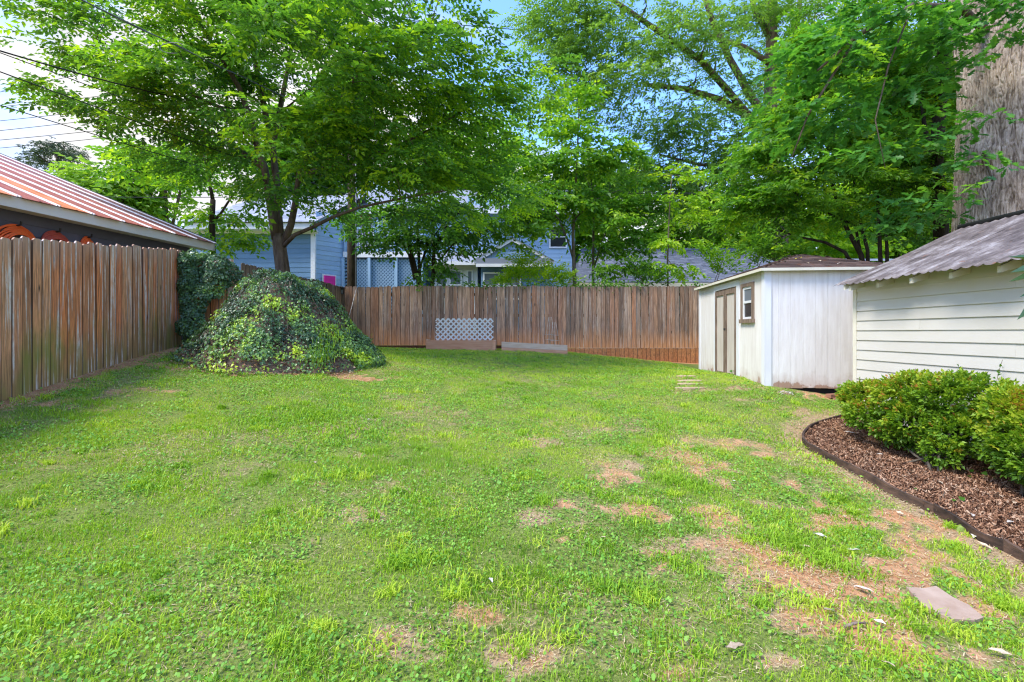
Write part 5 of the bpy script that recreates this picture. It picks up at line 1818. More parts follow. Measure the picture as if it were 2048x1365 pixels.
# roots and stump shards showing at the foot
for (px, py, px2, py2, w_) in ((445, 733, 460, 712, .06), (490, 722, 497, 700, .12), (607, 735, 611, 720, .05), (672, 715, 703, 733, .055), (425, 735, 432, 718, .035), (505, 728, 515, 704, .07)):
    a = G(px, py); b = G(px2, py2)
    h, _ = mound_h(np.array([b.x]), np.array([b.y]))
    b2_ = Vector((b.x, min(b.y, a.y + .35), gz(b.x, b.y) + .06 + min(.35, float(h[0]) * .8)))
    mid = a.lerp(b2_, .5) + Z * .03
    MB().tube([a + Z * .005, mid, b2_], [w_ * .45, w_ * .9, w_ * 1.1], 6, False).build('root', M['stump'], im)
# blade tuft on the right shoulder and foot
tg = []
r = np.random.default_rng(18)
for (px, py, Yd, n, hh) in ((655, 665, 8.2, 110, .30), (648, 690, 7.9, 140, .30), (638, 712, 7.7, 120, .26), (665, 645, 8.4, 60, .2), (505, 690, 7.7, 100, .2), (490, 705, 7.6, 70, .16), (690, 655, 8.6, 60, .18)):
    c = P(px, py, Yd)
    for q in range(n):
        az = r.uniform(0, 2 * PI); ln = r.uniform(.3, 1.2); h_ = hh * r.uniform(.6, 1.2)
        b = c + Vector((r.normal(0, .13), r.normal(0, .12), -.12 + r.normal(0, .08))); w = .004; h_ *= .48
        d = Vector((math.cos(az), math.sin(az), 0))
        m1 = b + d * h_ * .25 * ln + Z * h_ * .6; tp = b + d * h_ * .7 * ln + Z * h_ * (.9 - .35 * ln)
        s_ = Vector((-d.y, d.x, 0)) * w
        tg.append([b - s_, b + s_, m1 + s_ * .7, m1 - s_ * .7, tp])
n = len(tg); Vt = np.array([[tuple(p) for p in q] for q in tg]).reshape(-1, 3); o_ = np.arange(n)[:, None] * 5
tag(np_obj('grass_tuft', Vt, [o_ + np.array([[0, 1, 2, 3]]), o_ + np.array([[3, 2, 4]])], M['leafF'], im, tint=np.repeat(r.uniform(.1, .9, n), 5)), kind='stuff')
# litter of leaves at the mound foot
n = 2600
x = r.uniform(-6.0, -2.6, n); y = r.uniform(7.0, 8.4, n)
h, rr_ = mound_h(x, y); k = (rr_ > .72) & (rr_ < 1.08); x, y, h = x[k], y[k], h[k]; n = len(x)
pos = np.stack([x, y, ground(x, y) + h + .015], 1)
V, T, tn = scatter([(*rhomb(1, .5), np.zeros(4))], pos, r.normal(0, 1, (n, 3)) * [1, 1, .2], np.array([0, 0, 1.]) + r.normal(0, .4, (n, 3)), r.uniform(.03, .07, n), r.uniform(.3, 1, n), r)
np_obj('leaf_litter', V, T, M['mulch_chip'], im, tint=tn)

# ivy on the fence between the two runs
iv = empty('fence_ivy', (-6.0, 9.5, 2.3), 'dense dark ivy spilling over the fence top left of the mound', 'ivy')
def ivy_blob(vols, n, seed, s0=.035, s1=.07, base=.25):
    r = np.random.default_rng(seed); ps = []
    w = np.array([v[1] * v[3] for v in vols]); w /= w.sum()
    for v, f in zip(vols, w):
        m = int(n * f); d = r.normal(size=(m, 3)); d /= np.linalg.norm(d, axis=1, keepdims=True); d[:, 1] = -np.abs(d[:, 1])
        q = r.uniform(.8, 1.06, m)
        p_ = np.array(v[0]) + d * q[:, None] * np.array([v[1], v[2], v[3]])
        p_ += (fbm(p_[:, 0] * 5, p_[:, 2] * 5, 2) - .5)[:, None] * d * .25
        ps.append(np.hstack([p_, d]))
    A = np.concatenate(ps); pos = A[:, :3]; nr = A[:, 3:]; m = len(A)
    up = nr + r.normal(0, .4, (m, 3)) + [0, -.2, .5]
    fw = np.tile([0, 0, -1.], (m, 1)) + nr * .5 + r.normal(0, .5, (m, 3))
    tint = base + r.normal(0, .12, m) + np.clip(fbm(pos[:, 0] * 3, pos[:, 2] * 3, 2) - .6, 0, 1) * 1.5
    return scatter(tI, pos, fw, up, r.uniform(s0, s1, m), np.clip(tint, 0, 1), r)
vols = [(P(415, 532, 9.3), .46, .18, .24), (P(450, 545, 9.5), .28, .16, .20), (P(392, 514, 9.2), .22, .12, .11), (P(410, 565, 9.3), .42, .2, .3), (P(395, 600, 9.1), .22, .16, .35), (P(388, 650, 9.0), .2, .2, .4), (P(375, 565, 9.05), .10, .1, .45), (P(372, 655, 8.95), .10, .10, .35), (P(368, 525, 9.05), .09, .08, .2), (P(372, 600, 9.0), .13, .12, .42), (P(384, 560, 9.1), .16, .12, .3)]
V, T, tn = ivy_blob(vols, 11000, 77, .028, .058, .30)
np_obj('ivy_leaves', V, T, M['leafI'], iv, tint=tn)

# ================================================================== UTILITY POLE AND WIRES
up_ = empty('utility_pole', (PX(703, 16.6), 16.6, 1.0), 'dark wooden utility pole with a thin grey conduit, just behind the back fence', 'utility pole')
xp = PX(703, 16.6)
MB().tube([(xp, 16.6, .5), (xp + .01, 16.6, 4), (xp + .02, 16.6, 9.6)], [.165, .155, .12], 14).build('pole', M['bark_dark'], up_)
MB().tube([(xp + .20, 16.46, .8), (xp + .20, 16.46, 8.0)], .028, 8).build('conduit', M['cable'], up_)
MB().bar((xp - .9, 16.43, 8.9), (xp + .9, 16.43, 8.9), .09, .11).build('crossarm', M['bark_dark'], up_)
for q in (-.8, -.35, .35, .8):
    MB().tube([(xp + q, 16.43, 8.95), (xp + q, 16.43, 9.0), (xp + q, 16.43, 9.06), (xp + q, 16.43, 9.1)], [.03, .045, .05, .02], 8).build('insulator', M['glass_grey'], up_)


def wire(a, b, sag, rad, lab, mat='wire', grp='overhead wires', extra=None, n=24):
    a = Vector(a); b = Vector(b)
    pts = [a.lerp(b, i / n) - Z * sag * 4 * (i / n) * (1 - i / n) for i in range(n + 1)]
    mb = MB(); mb.tube(pts, rad, 5)
    if extra:
        pts2 = [p + Vector((math.cos(i * 1.3) * rad * 1.8, 0, math.sin(i * 1.3) * rad * 1.8)) for i, p in enumerate(pts)]
        mb.tube(pts2, rad * .6, 4)
    o = mb.build('overhead_wire', M[mat])
    return tag(o, lab, 'wire', grp)


PT = Vector((xp + .02, 16.4, 8.7))
w1 = wire(P(60, -50, 6.0), P(703, 253, 16.4), .05, .011, 'twisted grey service cable crossing in front of the big tree, highest on the left', 'cable', extra=True)
lp = P(343, 92, 8.0)
o = MB().tube([lp + Vector((math.cos(t) * .16 * 1.2, 0, math.sin(t) * .07 - t * .012)) for t in [i * PI / 9 for i in range(16)]], .006, 5).build('wire_loop', M['cable'], w1)
wire(P(-60, 84, 7), P(703, 232, 16.4), .38, .013, 'thick black cable entering from the left above the others, level with the blue sky patch')
wire(P(-60, 84, 7), P(703, 375, 16.4), -.05, .008, 'thin black wire starting beside the thick cable and dropping through the tree')
wire(P(-60, 122, 7), P(703, 392, 16.4), .05, .010, 'black wire slanting down behind the big tree from the left edge')
wire(P(-60, 192, 9), P(703, 420, 16.4), .05, .010, 'black wire slanting down just above the far round pine')
for (ya, yb, lab) in ((232, 196, 'highest of the thin far wires crossing the clouds at the left edge'), (261, 222, 'second of the thin far wires below the blue patch'), (281, 240, 'third of the thin far wires, just over the pale cloud'),
                      (297, 268, 'fourth of the thin far wires above the lone pine'), (313, 284, 'lowest of the thin far wires above the lone pine')):
    wire(P(-200, ya - 0, 30), P(620, yb - 60, 34), .25, .018, lab, grp='thin far power lines at left')
wire(P(-100, 205, 30), P(420, 80, 34), .2, .018, 'thin far wire climbing across the blue sky at the left edge', grp='thin far power lines at left')
wire(P(-60, 386, 22), P(703, 390, 16.8), .15, .012, 'lone wire running level behind the tree trunks above the pale shingle roof')
wire(P(703, 364, 16.8), P(1900, 392, 19), .12, .012, 'upper of two level wires crossing the trees behind the back fence')
wire(P(703, 374, 16.8), P(1900, 390, 19), .10, .017, 'lower, thicker of two level wires crossing the trees behind the back fence')
wire(P(703, 30, 22), P(1500, 85, 30), .2, .02, 'thin wire high up across the sky gap between the two big trees', grp='thin far power lines at left')

# ================================================================== TREES
# A: broad dark tree behind the left fence
Lm = [LB([(572, 640, 12.0), (566, 545, 12.0), (560, 500, 12.0), (556, 470, 12.0)], .18, .15),
      LB([(553, 480, 11.98), (546, 440, 11.9), (538, 390, 11.8), (530, 340, 11.7), (514, 290, 11.6), (500, 235, 11.5), (478, 175, 11.3), (440, 110, 11.0), (400, 50, 10.8), (370, -10, 10.7)], .115, .03),
      LB([(560, 478, 12.03), (556, 430, 12.1), (552, 360, 12.2), (545, 290, 12.3), (525, 200, 12.2), (510, 120, 12.1), (490, 30, 12), (470, -60, 12)], .11, .03),
      LB([(566, 490, 12.0), (582, 450, 12.0), (592, 400, 11.9), (598, 350, 11.6), (630, 280, 11.2), (680, 200, 10.8), (740, 120, 10.4), (800, 40, 10.2)], .10, .025),
      LB([(568, 492, 11.95), (590, 470, 11.8), (625, 455, 11.5), (665, 435, 11.1), (720, 415, 10.8), (800, 398, 10.7), (900, 380, 10.9)], .055, .018),
      LB([(545, 290, 12.3), (560, 220, 12.6), (575, 140, 12.8), (590, 50, 12.9), (600, -40, 13)], .08, .03),
      LB([(530, 340, 11.7), (480, 300, 12.2), (430, 270, 12.5), (370, 250, 12.6), (300, 235, 12.6)], .06, .02),
      LB([(598, 350, 11.6), (680, 330, 11.3), (780, 300, 11.2), (880, 250, 11.3), (960, 200, 11.6)], .06, .02),
      LB([(512, 290, 11.6), (440, 215, 10.8), (350, 175, 10.2), (260, 160, 9.9)], .05, .02)]
vA = [VL(560, 40, 11.2, 2.9, 2.2, 1.7), VL(320, 50, 11, 2.2, 1.8, 1.1), VL(180, 95, 10.8, 1.5, 1.1, .55), VL(120, 15, 10.6, .9, .8, .22, .6),
      VL(330, 200, 11, 1.6, 1.4, .9), VL(120, 175, 10.6, .8, .6, .30, .8), VL(215, 205, 10.8, 1.0, .9, .38), VL(440, 150, 10.4, 1.7, 1.5, 1.1),
      VL(700, 110, 9.8, 2.1, 1.6, 1.3), VL(860, 70, 10.6, 1.4, 1.5, 1.1), VL(930, 130, 11.2, .9, 1.1, .9), VL(1000, 165, 11.2, .8, .8, .8), VL(980, 250, 11.6, 1.0, 1.0, .7, .8),
      VL(640, 230, 9.8, 1.5, 1.3, .9), VL(790, 260, 10.3, 1.8, 1.4, .9), VL(700, 340, 10.4, 1.8, 1.3, .65), VL(850, 350, 11.2, 1.6, 1.3, .8),
      VL(400, 290, 12, 1.6, 1.2, .7), VL(340, 330, 12.5, 1.0, .9, .42, .8), VL(470, 350, 12.4, 1.3, 1.0, .55), VL(520, 220, 11.8, 1.4, 1.2, .9), VL(560, 375, 10.8, .9, .7, .3, .9),
      VL(960, 330, 12, 1.0, 1.0, .6, .9), VL(640, 405, 11.6, .9, .7, .3, .8), VL(760, 420, 11.4, 1.3, .8, .4), VL(860, 200, 11, 1.6, 1.3, 1.0), VL(1040, 120, 11.4, .75, .7, .7), VL(1045, 190, 11.6, .6, .6, .5), VL(1010, 380, 13, 1.0, .9, .7), VL(930, 400, 12.5, 1.2, .9, .6)]
tree('shade_tree', (PX(572, 12), 12.0, gz(-5.5, 12)), Lm, vA, M['leafA'], M['bark'], 'broad dark green tree with a forked trunk behind the left fence and ivy mound',
     'tree', T_A, dens=1.9, per_pad=24, pad_r=.52, scale=1.0, seed=101, base_tint=.52, tip_tint=.42, flat=.30, gap=.38)
# C: slim tree left of it
Lm = [LB([(426, 640, 14), (425, 480, 14), (424, 440, 14), (426, 400, 14)], .09, .07),
      LB([(425, 445, 14), (440, 430, 14), (456, 405, 13.9), (470, 385, 13.9), (485, 350, 13.8)], .045, .015), LB([(426, 402, 14), (420, 370, 14.1), (412, 330, 14.2), (405, 290, 14.2)], .06, .02)]
tree('slim_tree', (PX(426, 14), 14, 1.0), Lm, [VL(405, 420, 13.8, .7, .7, .35, .9), VL(470, 465, 13.6, 1.1, .8, .32), VL(440, 485, 13.4, .9, .6, .25, .9), VL(400, 370, 14, .9, .8, .5), VL(510, 430, 13.6, .8, .6, .3, .8), VL(300, 355, 14.6, 1.3, .9, .6, .8), VL(360, 330, 14.4, 1.2, .9, .6)],
     M['leafE'], M['bark_dark'], 'slim tree with lime lower leaves between the garage roof and the blue house', 'tree', T_E, dens=2.2, per_pad=16, pad_r=.42, seed=102, base_tint=.55, tip_tint=.4)
# D: shrubby multi-stem trees in front of the blue house
Lm = [LB([(848, 620, 16), (836, 560, 16), (824, 510, 16), (808, 460, 16), (800, 420, 16)], .075, .05), LB([(842, 600, 16), (838, 520, 16), (835, 450, 16), (842, 380, 16)], .06, .03),
      LB([(830, 560, 16), (818, 510, 15.9), (790, 465, 15.8), (765, 435, 15.7)], .05, .02), LB([(838, 540, 16), (856, 490, 15.9), (885, 450, 15.8), (920, 420, 15.8)], .045, .02)]
tree('small_tree', (PX(848, 16), 16, 1.0), Lm, [VL(800, 440, 15.8, 1.5, .9, .7), VL(870, 470, 15.7, 1.0, .8, .7), VL(750, 450, 15.8, .8, .7, .5), VL(820, 500, 15.7, .6, .5, .5, .9), VL(860, 410, 15.8, 1.4, .9, .6), VL(770, 500, 15.7, .7, .5, .4, .9), VL(860, 540, 15.6, .6, .4, .3, .9), VL(720, 430, 15.9, .6, .5, .5)],
     M['leafA'], M['bark_dark'], 'dark multi-stemmed small tree close behind the fence, left of the white lattice', 'tree', T_E, dens=4.2, per_pad=16, pad_r=.4, seed=103, base_tint=.42, tip_tint=.25)
Lm = [LB([(862, 620, 15.6), (865, 560, 15.6), (868, 500, 15.6), (866, 440, 15.6)], .07, .045), LB([(866, 560, 15.6), (880, 520, 15.5), (905, 490, 15.4), (940, 468, 15.3)], .04, .015), LB([(868, 500, 15.6), (900, 440, 15.5), (950, 400, 15.4), (1000, 380, 15.3)], .045, .015)]
tree('small_tree', (PX(862, 15.6), 15.6, 1.0), Lm, [VL(930, 470, 15.4, 1.1, .7, .5), VL(960, 420, 15.4, 1.3, .8, .6), VL(1010, 460, 15.5, .7, .6, .5), VL(880, 505, 15.4, .6, .5, .3, .6), VL(985, 440, 15.2, .9, .5, .5), VL(1050, 460, 15.4, .6, .5, .5), VL(1030, 400, 15.6, .9, .7, .6), VL(960, 335, 15.5, 1.2, .8, .7)],
     M['leafA'], M['bark_dark'], 'dark leaning small tree hanging over the fence directly behind the white lattice', 'tree', T_E, dens=3.8, per_pad=16, pad_r=.42, seed=104, base_tint=.50, tip_tint=.25)
# E: mid-green trees right of centre
Lm = [LB([(1152, 620, 16.5), (1148, 540, 16.5), (1146, 470, 16.5), (1150, 400, 16.5), (1155, 300, 16.5), (1158, 215, 16.5)], .075, .02),
      LB([(1147, 520, 16.5), (1135, 480, 16.4), (1118, 440, 16.3), (1090, 410, 16.2)], .04, .015), LB([(1148, 440, 16.5), (1190, 400, 16.4), (1240, 380, 16.3)], .03, .012)]
tree('slender_tree', (PX(1152, 16.5), 16.5, .9), Lm, [VL(1150, 250, 16.5, 1.0, .9, .8), VL(1120, 340, 16.4, 1.5, 1.0, .8), VL(1180, 420, 16.3, 1.4, 1.0, .7), VL(1100, 430, 16.3, 1.1, .8, .5), VL(1070, 310, 16.6, .8, .7, .6, .8), VL(1200, 320, 16.5, 1.3, .9, .7), VL(1160, 195, 16.5, .5, .5, .4), VL(1060, 380, 16.5, .8, .6, .5), VL(1065, 440, 16.2, .7, .5, .4, .9)],
     M['leafE'], M['bark_thin'], 'slender light green tree with a pointed crown, right of the blue gable', 'tree', T_E, dens=4.2, per_pad=18, pad_r=.45, scale=1.15, seed=105, base_tint=.58, tip_tint=.4)
Lm = [LB([(1187, 620, 17), (1186, 540, 17), (1187, 450, 17), (1183, 360, 17)], .06, .03), LB([(1187, 540, 17), (1205, 480, 16.9), (1228, 430, 16.8)], .03, .012)]
tree('slender_tree', (PX(1187, 17), 17, .9), Lm, [VL(1230, 480, 16.7, 1.0, .8, .6), VL(1250, 400, 16.8, 1.3, .9, .8), VL(1280, 520, 16.6, .7, .6, .5), VL(1225, 540, 16.2, .6, .4, .35)],
     M['leafE'], M['bark_thin'], 'darker slender tree with a straight stem, second behind the fence right of the lime shrub', 'tree', T_E, dens=4.2, per_pad=18, pad_r=.42, scale=1.1, seed=106, base_tint=.42, tip_tint=.3)
# F: yellow-green young tree
Lm = [LB([(1336, 600, 16), (1335, 520, 16), (1338, 440, 16), (1342, 370, 16), (1346, 330, 16)], .035, .012)]
tree('young_tree', (PX(1336, 16), 16, .8), Lm, [VL(1340, 400, 16, 1.2, .7, .30), VL(1360, 440, 15.9, 1.1, .7, .26), VL(1345, 485, 15.8, .7, .5, .25), VL(1335, 535, 15.7, .8, .5, .3), VL(1350, 350, 16, .9, .6, .3), VL(1400, 395, 16.1, .9, .6, .3, .8)],
     M['leafF'], M['bark_thin'], 'yellow-green young tree with tiered leaves in front of the slate shingle roof', 'tree', T_E, dens=4.2, per_pad=16, pad_r=.4, seed=107, base_tint=.68, tip_tint=.4)
# G: great willow oak behind
YG = 27
Lm = [LB([(1565, 640, YG), (1562, 500, YG), (1556, 400, YG), (1548, 300, YG), (1540, 200, YG), (1543, 80, YG), (1546, -40, YG)], .52, .25),
      LB([(1548, 300, YG), (1500, 235, YG - .5), (1440, 200, YG - 1), (1370, 178, YG - 1.5), (1290, 170, YG - 2)], .26, .10),
      LB([(1540, 250, YG), (1500, 190, YG - .3), (1460, 120, YG - .8), (1420, 30, YG - 1.2), (1400, -40, YG - 1.4)], .24, .12),
      LB([(1545, 130, YG), (1490, 95, YG - 1), (1430, 75, YG - 1.5), (1360, 50, YG - 2)], .16, .08),
      LB([(1500, 235, YG - .5), (1450, 175, YG - 1.5), (1400, 120, YG - 2.5), (1320, 65, YG - 3), (1240, 10, YG - 3.4), (1180, -30, YG - 3.6)], .20, .09),
      LB([(1543, 80, YG), (1510, 20, YG), (1490, -50, YG)], .2, .1), LB([(1548, 170, YG), (1590, 90, YG), (1600, 0, YG), (1610, -60, YG)], .18, .1),
      LB([(1552, 350, YG), (1480, 330, YG - 1), (1400, 330, YG - 2), (1320, 310, YG - 2.5)], .14, .05)]
vG = [VL(1130, 70, 23.5, 3.0, 2, 1.9), VL(1250, 130, 23, 3.2, 2, 1.8, .8), VL(1380, 60, 24, 3.0, 2, 1.6, .7), VL(1350, 250, 24, 3.2, 2, 1.6, .8), VL(1180, 200, 24, 2.2, 1.6, 1.2, .7), VL(1480, 300, 25, 2.6, 2, 2.2), VL(1450, 150, 24.5, 2.2, 1.6, 1.3, .6),
      VL(1330, 360, 25, 3.2, 2, 1.8), VL(1090, 170, 23.5, 1.3, 1.2, 1.4, .7), VL(1500, 20, 26, 3, 2, 1.2, .7), VL(1440, 400, 26, 3, 2, 1.6), VL(1600, 150, 28, 2.6, 2, 3.2, .8), VL(1240, 5, 23, 2.5, 1.8, 1, .8), VL(1080, 20, 24, 1.2, 1.2, 1.2, .8), VL(1580, 30, 26.5, 2.4, 2, 1.3, .8)]
tree('willow_oak', (PX(1565, YG), YG, .9), Lm, vG, M['leafG'], M['bark'], 'great fine-leaved oak behind the grey roof with long bare limbs across the sky', 'tree', T_G, dens=1.05, per_pad=20, pad_r=.95, scale=1.0,
     seed=108, base_tint=.66, tip_tint=.3, flat=.5, twig_r=.025)
# background tree behind left houses and centre
bgs = [('background_tree', (215, 375, 34), 3.2, 2.0, M['leafG'], .8, 'pale green far tree left of centre, just right of the lone pine', 0), ('background_tree', (330, 330, 36), 4.0, 4.0, M['leafE'], .62, 'far light green tree filling the gap above the pale shingle roof', 0),
       ('background_tree', (620, 300, 38), 7, 5.5, M['leafE'], .4, 'tall dark tree far behind the blue house', 0), ('background_tree', (900, 330, 40), 7, 5.0, M['leafE'], .5, 'tall mid green tree behind the blue house porch', 0),
       ('background_tree', (1190, 400, 36), 6, 4.0, M['leafE'], .66, 'bright tree behind the slender trees right of the blue gable', 0), ('background_tree', (1400, 450, 34), 5, 2.8, M['leafF'], .35, 'yellow-green tree mass just over the slate roof ridge', 0),
       ('background_tree', (1620, 440, 36), 5.5, 3.6, M['leafE'], .70, 'light tree behind the willow oak trunk', 0), ('background_tree', (1800, 440, 38), 6, 4.2, M['leafF'], .45, 'sunlit yellow tree seen between the thin stems over the sheds', 0), ('background_tree', (1780, 250, 40), 8, 7, M['leafE'], .5, 'tall tree behind the white oak leaves at right', 0)]
for k, (nm, (px, py, Yd), rx, rz, mt, bt, lab, _) in enumerate(bgs):
    c = P(px, py, Yd)
    Lm = [([Vector((c.x, Yd, .6)), Vector((c.x + .2, Yd, c.z * .5)), Vector((c.x - .1, Yd, c.z))], .3, .12), ([Vector((c.x, Yd, c.z * .5)), Vector((c.x + rx * .4, Yd, c.z)), Vector((c.x + rx * .6, Yd, c.z + rz * .3))], .12, .05),
          ([Vector((c.x, Yd, c.z * .5)), Vector((c.x - rx * .4, Yd, c.z)), Vector((c.x - rx * .6, Yd, c.z + rz * .3))], .12, .05)]
    r = np.random.default_rng(300 + k)
    vs = [(c + Vector((r.uniform(-.55, .55) * rx, r.uniform(-.5, .5) * rx * .5, r.uniform(-.6, .6) * rz)), rx * .42, rx * .35, rz * .38, 1) for _ in range(8)] + [(Vector((c.x, Yd, (c.z - rz * .5 + 1) / 2 + .5)), rx * .9, rx * .4, max(1, (c.z - rz * .5) / 2), .6)]
    tree(nm, (c.x, Yd, .6), Lm, vs, mt, M['bark'], lab, 'tree', T_BG, dens=.34, per_pad=16, pad_r=1.3, scale=1.7, seed=400 + k, base_tint=bt, tip_tint=.3, flat=.6, sub=False)
# far round-headed pine
YP = 60
c = P(110, 318, YP)
Lm = [LB([(122, 420, YP), (121, 360, YP), (118, 330, YP), (112, 305, YP)], .35, .15), LB([(121, 352, YP), (135, 330, YP), (150, 312, YP)], .15, .06), LB([(119, 345, YP), (95, 325, YP), (78, 312, YP)], .15, .06), LB([(118, 330, YP), (125, 300, YP), (130, 292, YP)], .1, .05)]
tree('pine_tree', (PX(122, YP), YP, .6), Lm, [VL(108, 300, YP, 3.0, 2, .75), VL(75, 318, YP, 1.7, 1.4, .6), VL(145, 312, YP, 1.6, 1.4, .7), VL(100, 325, YP, 1.8, 1.4, .5, .7), VL(155, 328, YP, 1.0, 1, .4), VL(55, 322, YP, .7, .7, .3)],
     M['leafP'], M['bark'], 'lone far pine with a rounded flat crown above the rusty roof', 'tree', T_P, dens=1.6, per_pad=11, pad_r=.7, scale=1.0, seed=109, base_tint=.4, tip_tint=.3, flat=.5, sub=True, twig_r=.04)
# H: privet / crape myrtle clump right
YH = 12.2
Lm = [LB([(1742, 620, YH), (1722, 510, YH), (1700, 470, YH), (1680, 430, YH), (1668, 380, YH), (1640, 300, YH)], .07, .03),
      LB([(1722, 560, YH), (1690, 505, YH), (1650, 485, YH), (1600, 475, YH), (1560, 462, YH)], .05, .02), LB([(1738, 600, YH), (1735, 500, YH), (1722, 450, YH), (1712, 400, YH), (1700, 300, YH)], .05, .02),
      LB([(1765, 620, YH), (1760, 500, YH), (1757, 440, YH), (1755, 380, YH), (1770, 280, YH)], .055, .025), LB([(1775, 620, YH), (1774, 500, YH), (1770, 440, YH), (1790, 350, YH)], .05, .02), LB([(1722, 510, YH), (1710, 450, YH), (1640, 420, YH), (1580, 380, YH)], .04, .015)]
vH = [VL(1560, 300, 12, 1.2, 1.0, 1.0), VL(1630, 200, 12, 1.3, 1.0, 1.1), VL(1700, 100, 12, 1.5, 1.2, 1.2), VL(1520, 400, 11.8, 1.1, 1.0, .8), VL(1600, 400, 11.8, 1.3, 1.0, .7), VL(1700, 320, 12.2, 1.5, 1.0, 1.0), VL(1790, 380, 12.4, 1.0, .9, .9), VL(1480, 350, 12, .6, .6, .6, .8),
      VL(1560, 470, 11.6, .6, .6, .35, .8), VL(1830, 300, 12.6, .9, .8, 1.0), VL(1690, 430, 12, .8, .7, .4, .6), VL(1800, 200, 12.5, 1.2, 1, 1), VL(1840, 60, 12.5, 1.2, 1, 1), VL(1600, 100, 12.2, .8, .8, .8)]
tree('privet_tree', (PX(1742, YH), YH, .5), Lm, vH, M['leafE'], M['bark_dark'], 'fine-leaved tree rising behind the white shed on a fan of thin stems', 'tree', T_H, dens=4.6, per_pad=26, pad_r=.36, scale=1.25, seed=110, base_tint=.50, tip_tint=.4)
# ivy-dark trunk tree beside the oak
Lm = [LB([(1880, 640, 12), (1882, 450, 12), (1872, 330, 12), (1880, 200, 12), (1890, 60, 12)], .17, .12), LB([(1872, 330, 12), (1850, 260, 12), (1840, 180, 12)], .07, .03)]
tree('ivy_clad_tree', (PX(1880, 12), 12, .4), Lm, [VL(1870, 400, 11.8, .6, .5, .8), VL(1850, 440, 11.7, .5, .4, .5), VL(1895, 330, 11.8, .45, .5, .8), VL(1830, 330, 12, .5, .5, .6), VL(1880, 150, 11.9, .6, .5, 1.2)],
     M['leafA'], M['bark_dark'], 'dark leafy narrow trunk squeezed between the thin stems and the massive oak', 'tree', T_H, dens=4, per_pad=20, pad_r=.3, scale=1.1, seed=111, base_tint=.42, tip_tint=.3)

# I: massive white oak
def oak_trunk():
    cx, cy = 10.62, 10.0
    na, nz_ = 400, 330
    z0, z1 = .2, 9.5
    a = np.concatenate([np.linspace(.75 * PI, 1.7 * PI, 330, endpoint=False), np.linspace(1.7 * PI, 2.75 * PI, 70, endpoint=False)]); z = np.concatenate([np.linspace(z0, 2.8, 20, endpoint=False), np.linspace(2.8, z1, nz_ - 20)])
    A, Zz = np.meshgrid(a, z, indexing='xy')
    R = .93 + .30 * np.exp(-(Zz - .2) * 1.2) + .10 * np.clip((Zz - 6.3) / 2, 0, 1) ** 2 * 1.5 + .05 * np.sin(2 * A + Zz * .3) + .03 * np.sin(3 * A + 1 - Zz * .5)
    R += .022 * np.clip(8.5 - Zz, 0, 9) - .06 + .14 * np.exp(-(Zz - .2) / 2.2)
    R += .10 * np.exp(-((Zz - 5.15) / .22) ** 2 - ((np.mod(A, 2 * PI) - 3.45) / .35) ** 2)
    # plated bark: narrow vertical ridges parted by fissures, broken here and there
    u = A / (2 * PI) * 92 + (fbm(A * 9, Zz * 1.3, 3) - .5) * 5.5
    fr = np.mod(u, 1); col_ = np.floor(u).astype(int)
    fis = np.clip((np.abs(fr - .5) * 2 - .66) * 3.0, 0, 1)
    brk = np.mod(Zz * (2.2 + 1.6 * _h[col_ % 256, 7]) + _h[col_ % 256, 3] * 7 + (vnoise(u, Zz * 3) - .5) * .9, 1)
    cut = np.clip((np.abs(brk - .5) * 2 - .86) * 7, 0, 1)
    gate = np.clip((vnoise(A * 30, Zz * 2.2 + 5) - .15) * 4, 0, 1)
    dep = -.040 * fis * gate - .022 * cut * (1 - fis) + .014 * (_h[(col_ * 3) % 256, 11] - .5) + .016 * (fbm(A * 40, Zz * 14, 3) - .5)
    R = R + dep
    V = np.stack([cx + np.cos(A) * R, cy + np.sin(A) * R, Zz], -1).reshape(-1, 3)
    i = (np.arange(nz_ - 1)[:, None] * na + np.arange(na)[None]).ravel()
    j = (np.arange(nz_ - 1)[:, None] * na + (np.arange(na)[None] + 1) % na).ravel()
    return V, np.stack([i, j, j + na, i + na], 1)


def bark_oak():
    m, t, o = new_mat('white_oak_bark')
    g = t.nodes.new("ShaderNodeNewGeometry"); pos = g.outputs["Position"]
    n = noise(t, pos, 7, 6, .7, (1, 1, .35)); n2 = noise(t, pos, 1.1, 4, .6, (1, 1, .5)); n3 = noise(t, pos, 28, 5, .7, (1, 1, .4))
    col = ramp(t, n, [(.28, (.19, .14, .105)), (.48, (.37, .295, .235)), (.7, (.55, .465, .395))])
    col = mixc(t, ramp(t, n2, [(.60, (0, 0, 0)), (.74, (.5, .5, .5))]), col, (.26, .17, .12))
    n5 = noise(t, pos, 16, 4, .65, (1.6, 1.6, .22))
    col = mixc(t, 1., col, ramp(t, n5, [(.36, (.45, .42, .40)), (.5, (1, 1, 1)), (.66, (1.25, 1.25, 1.25))]), 'MULTIPLY')
    principled(t, o, col, .92, .1, math_(t, 'ADD', n, n3), .8, .02)
    return m


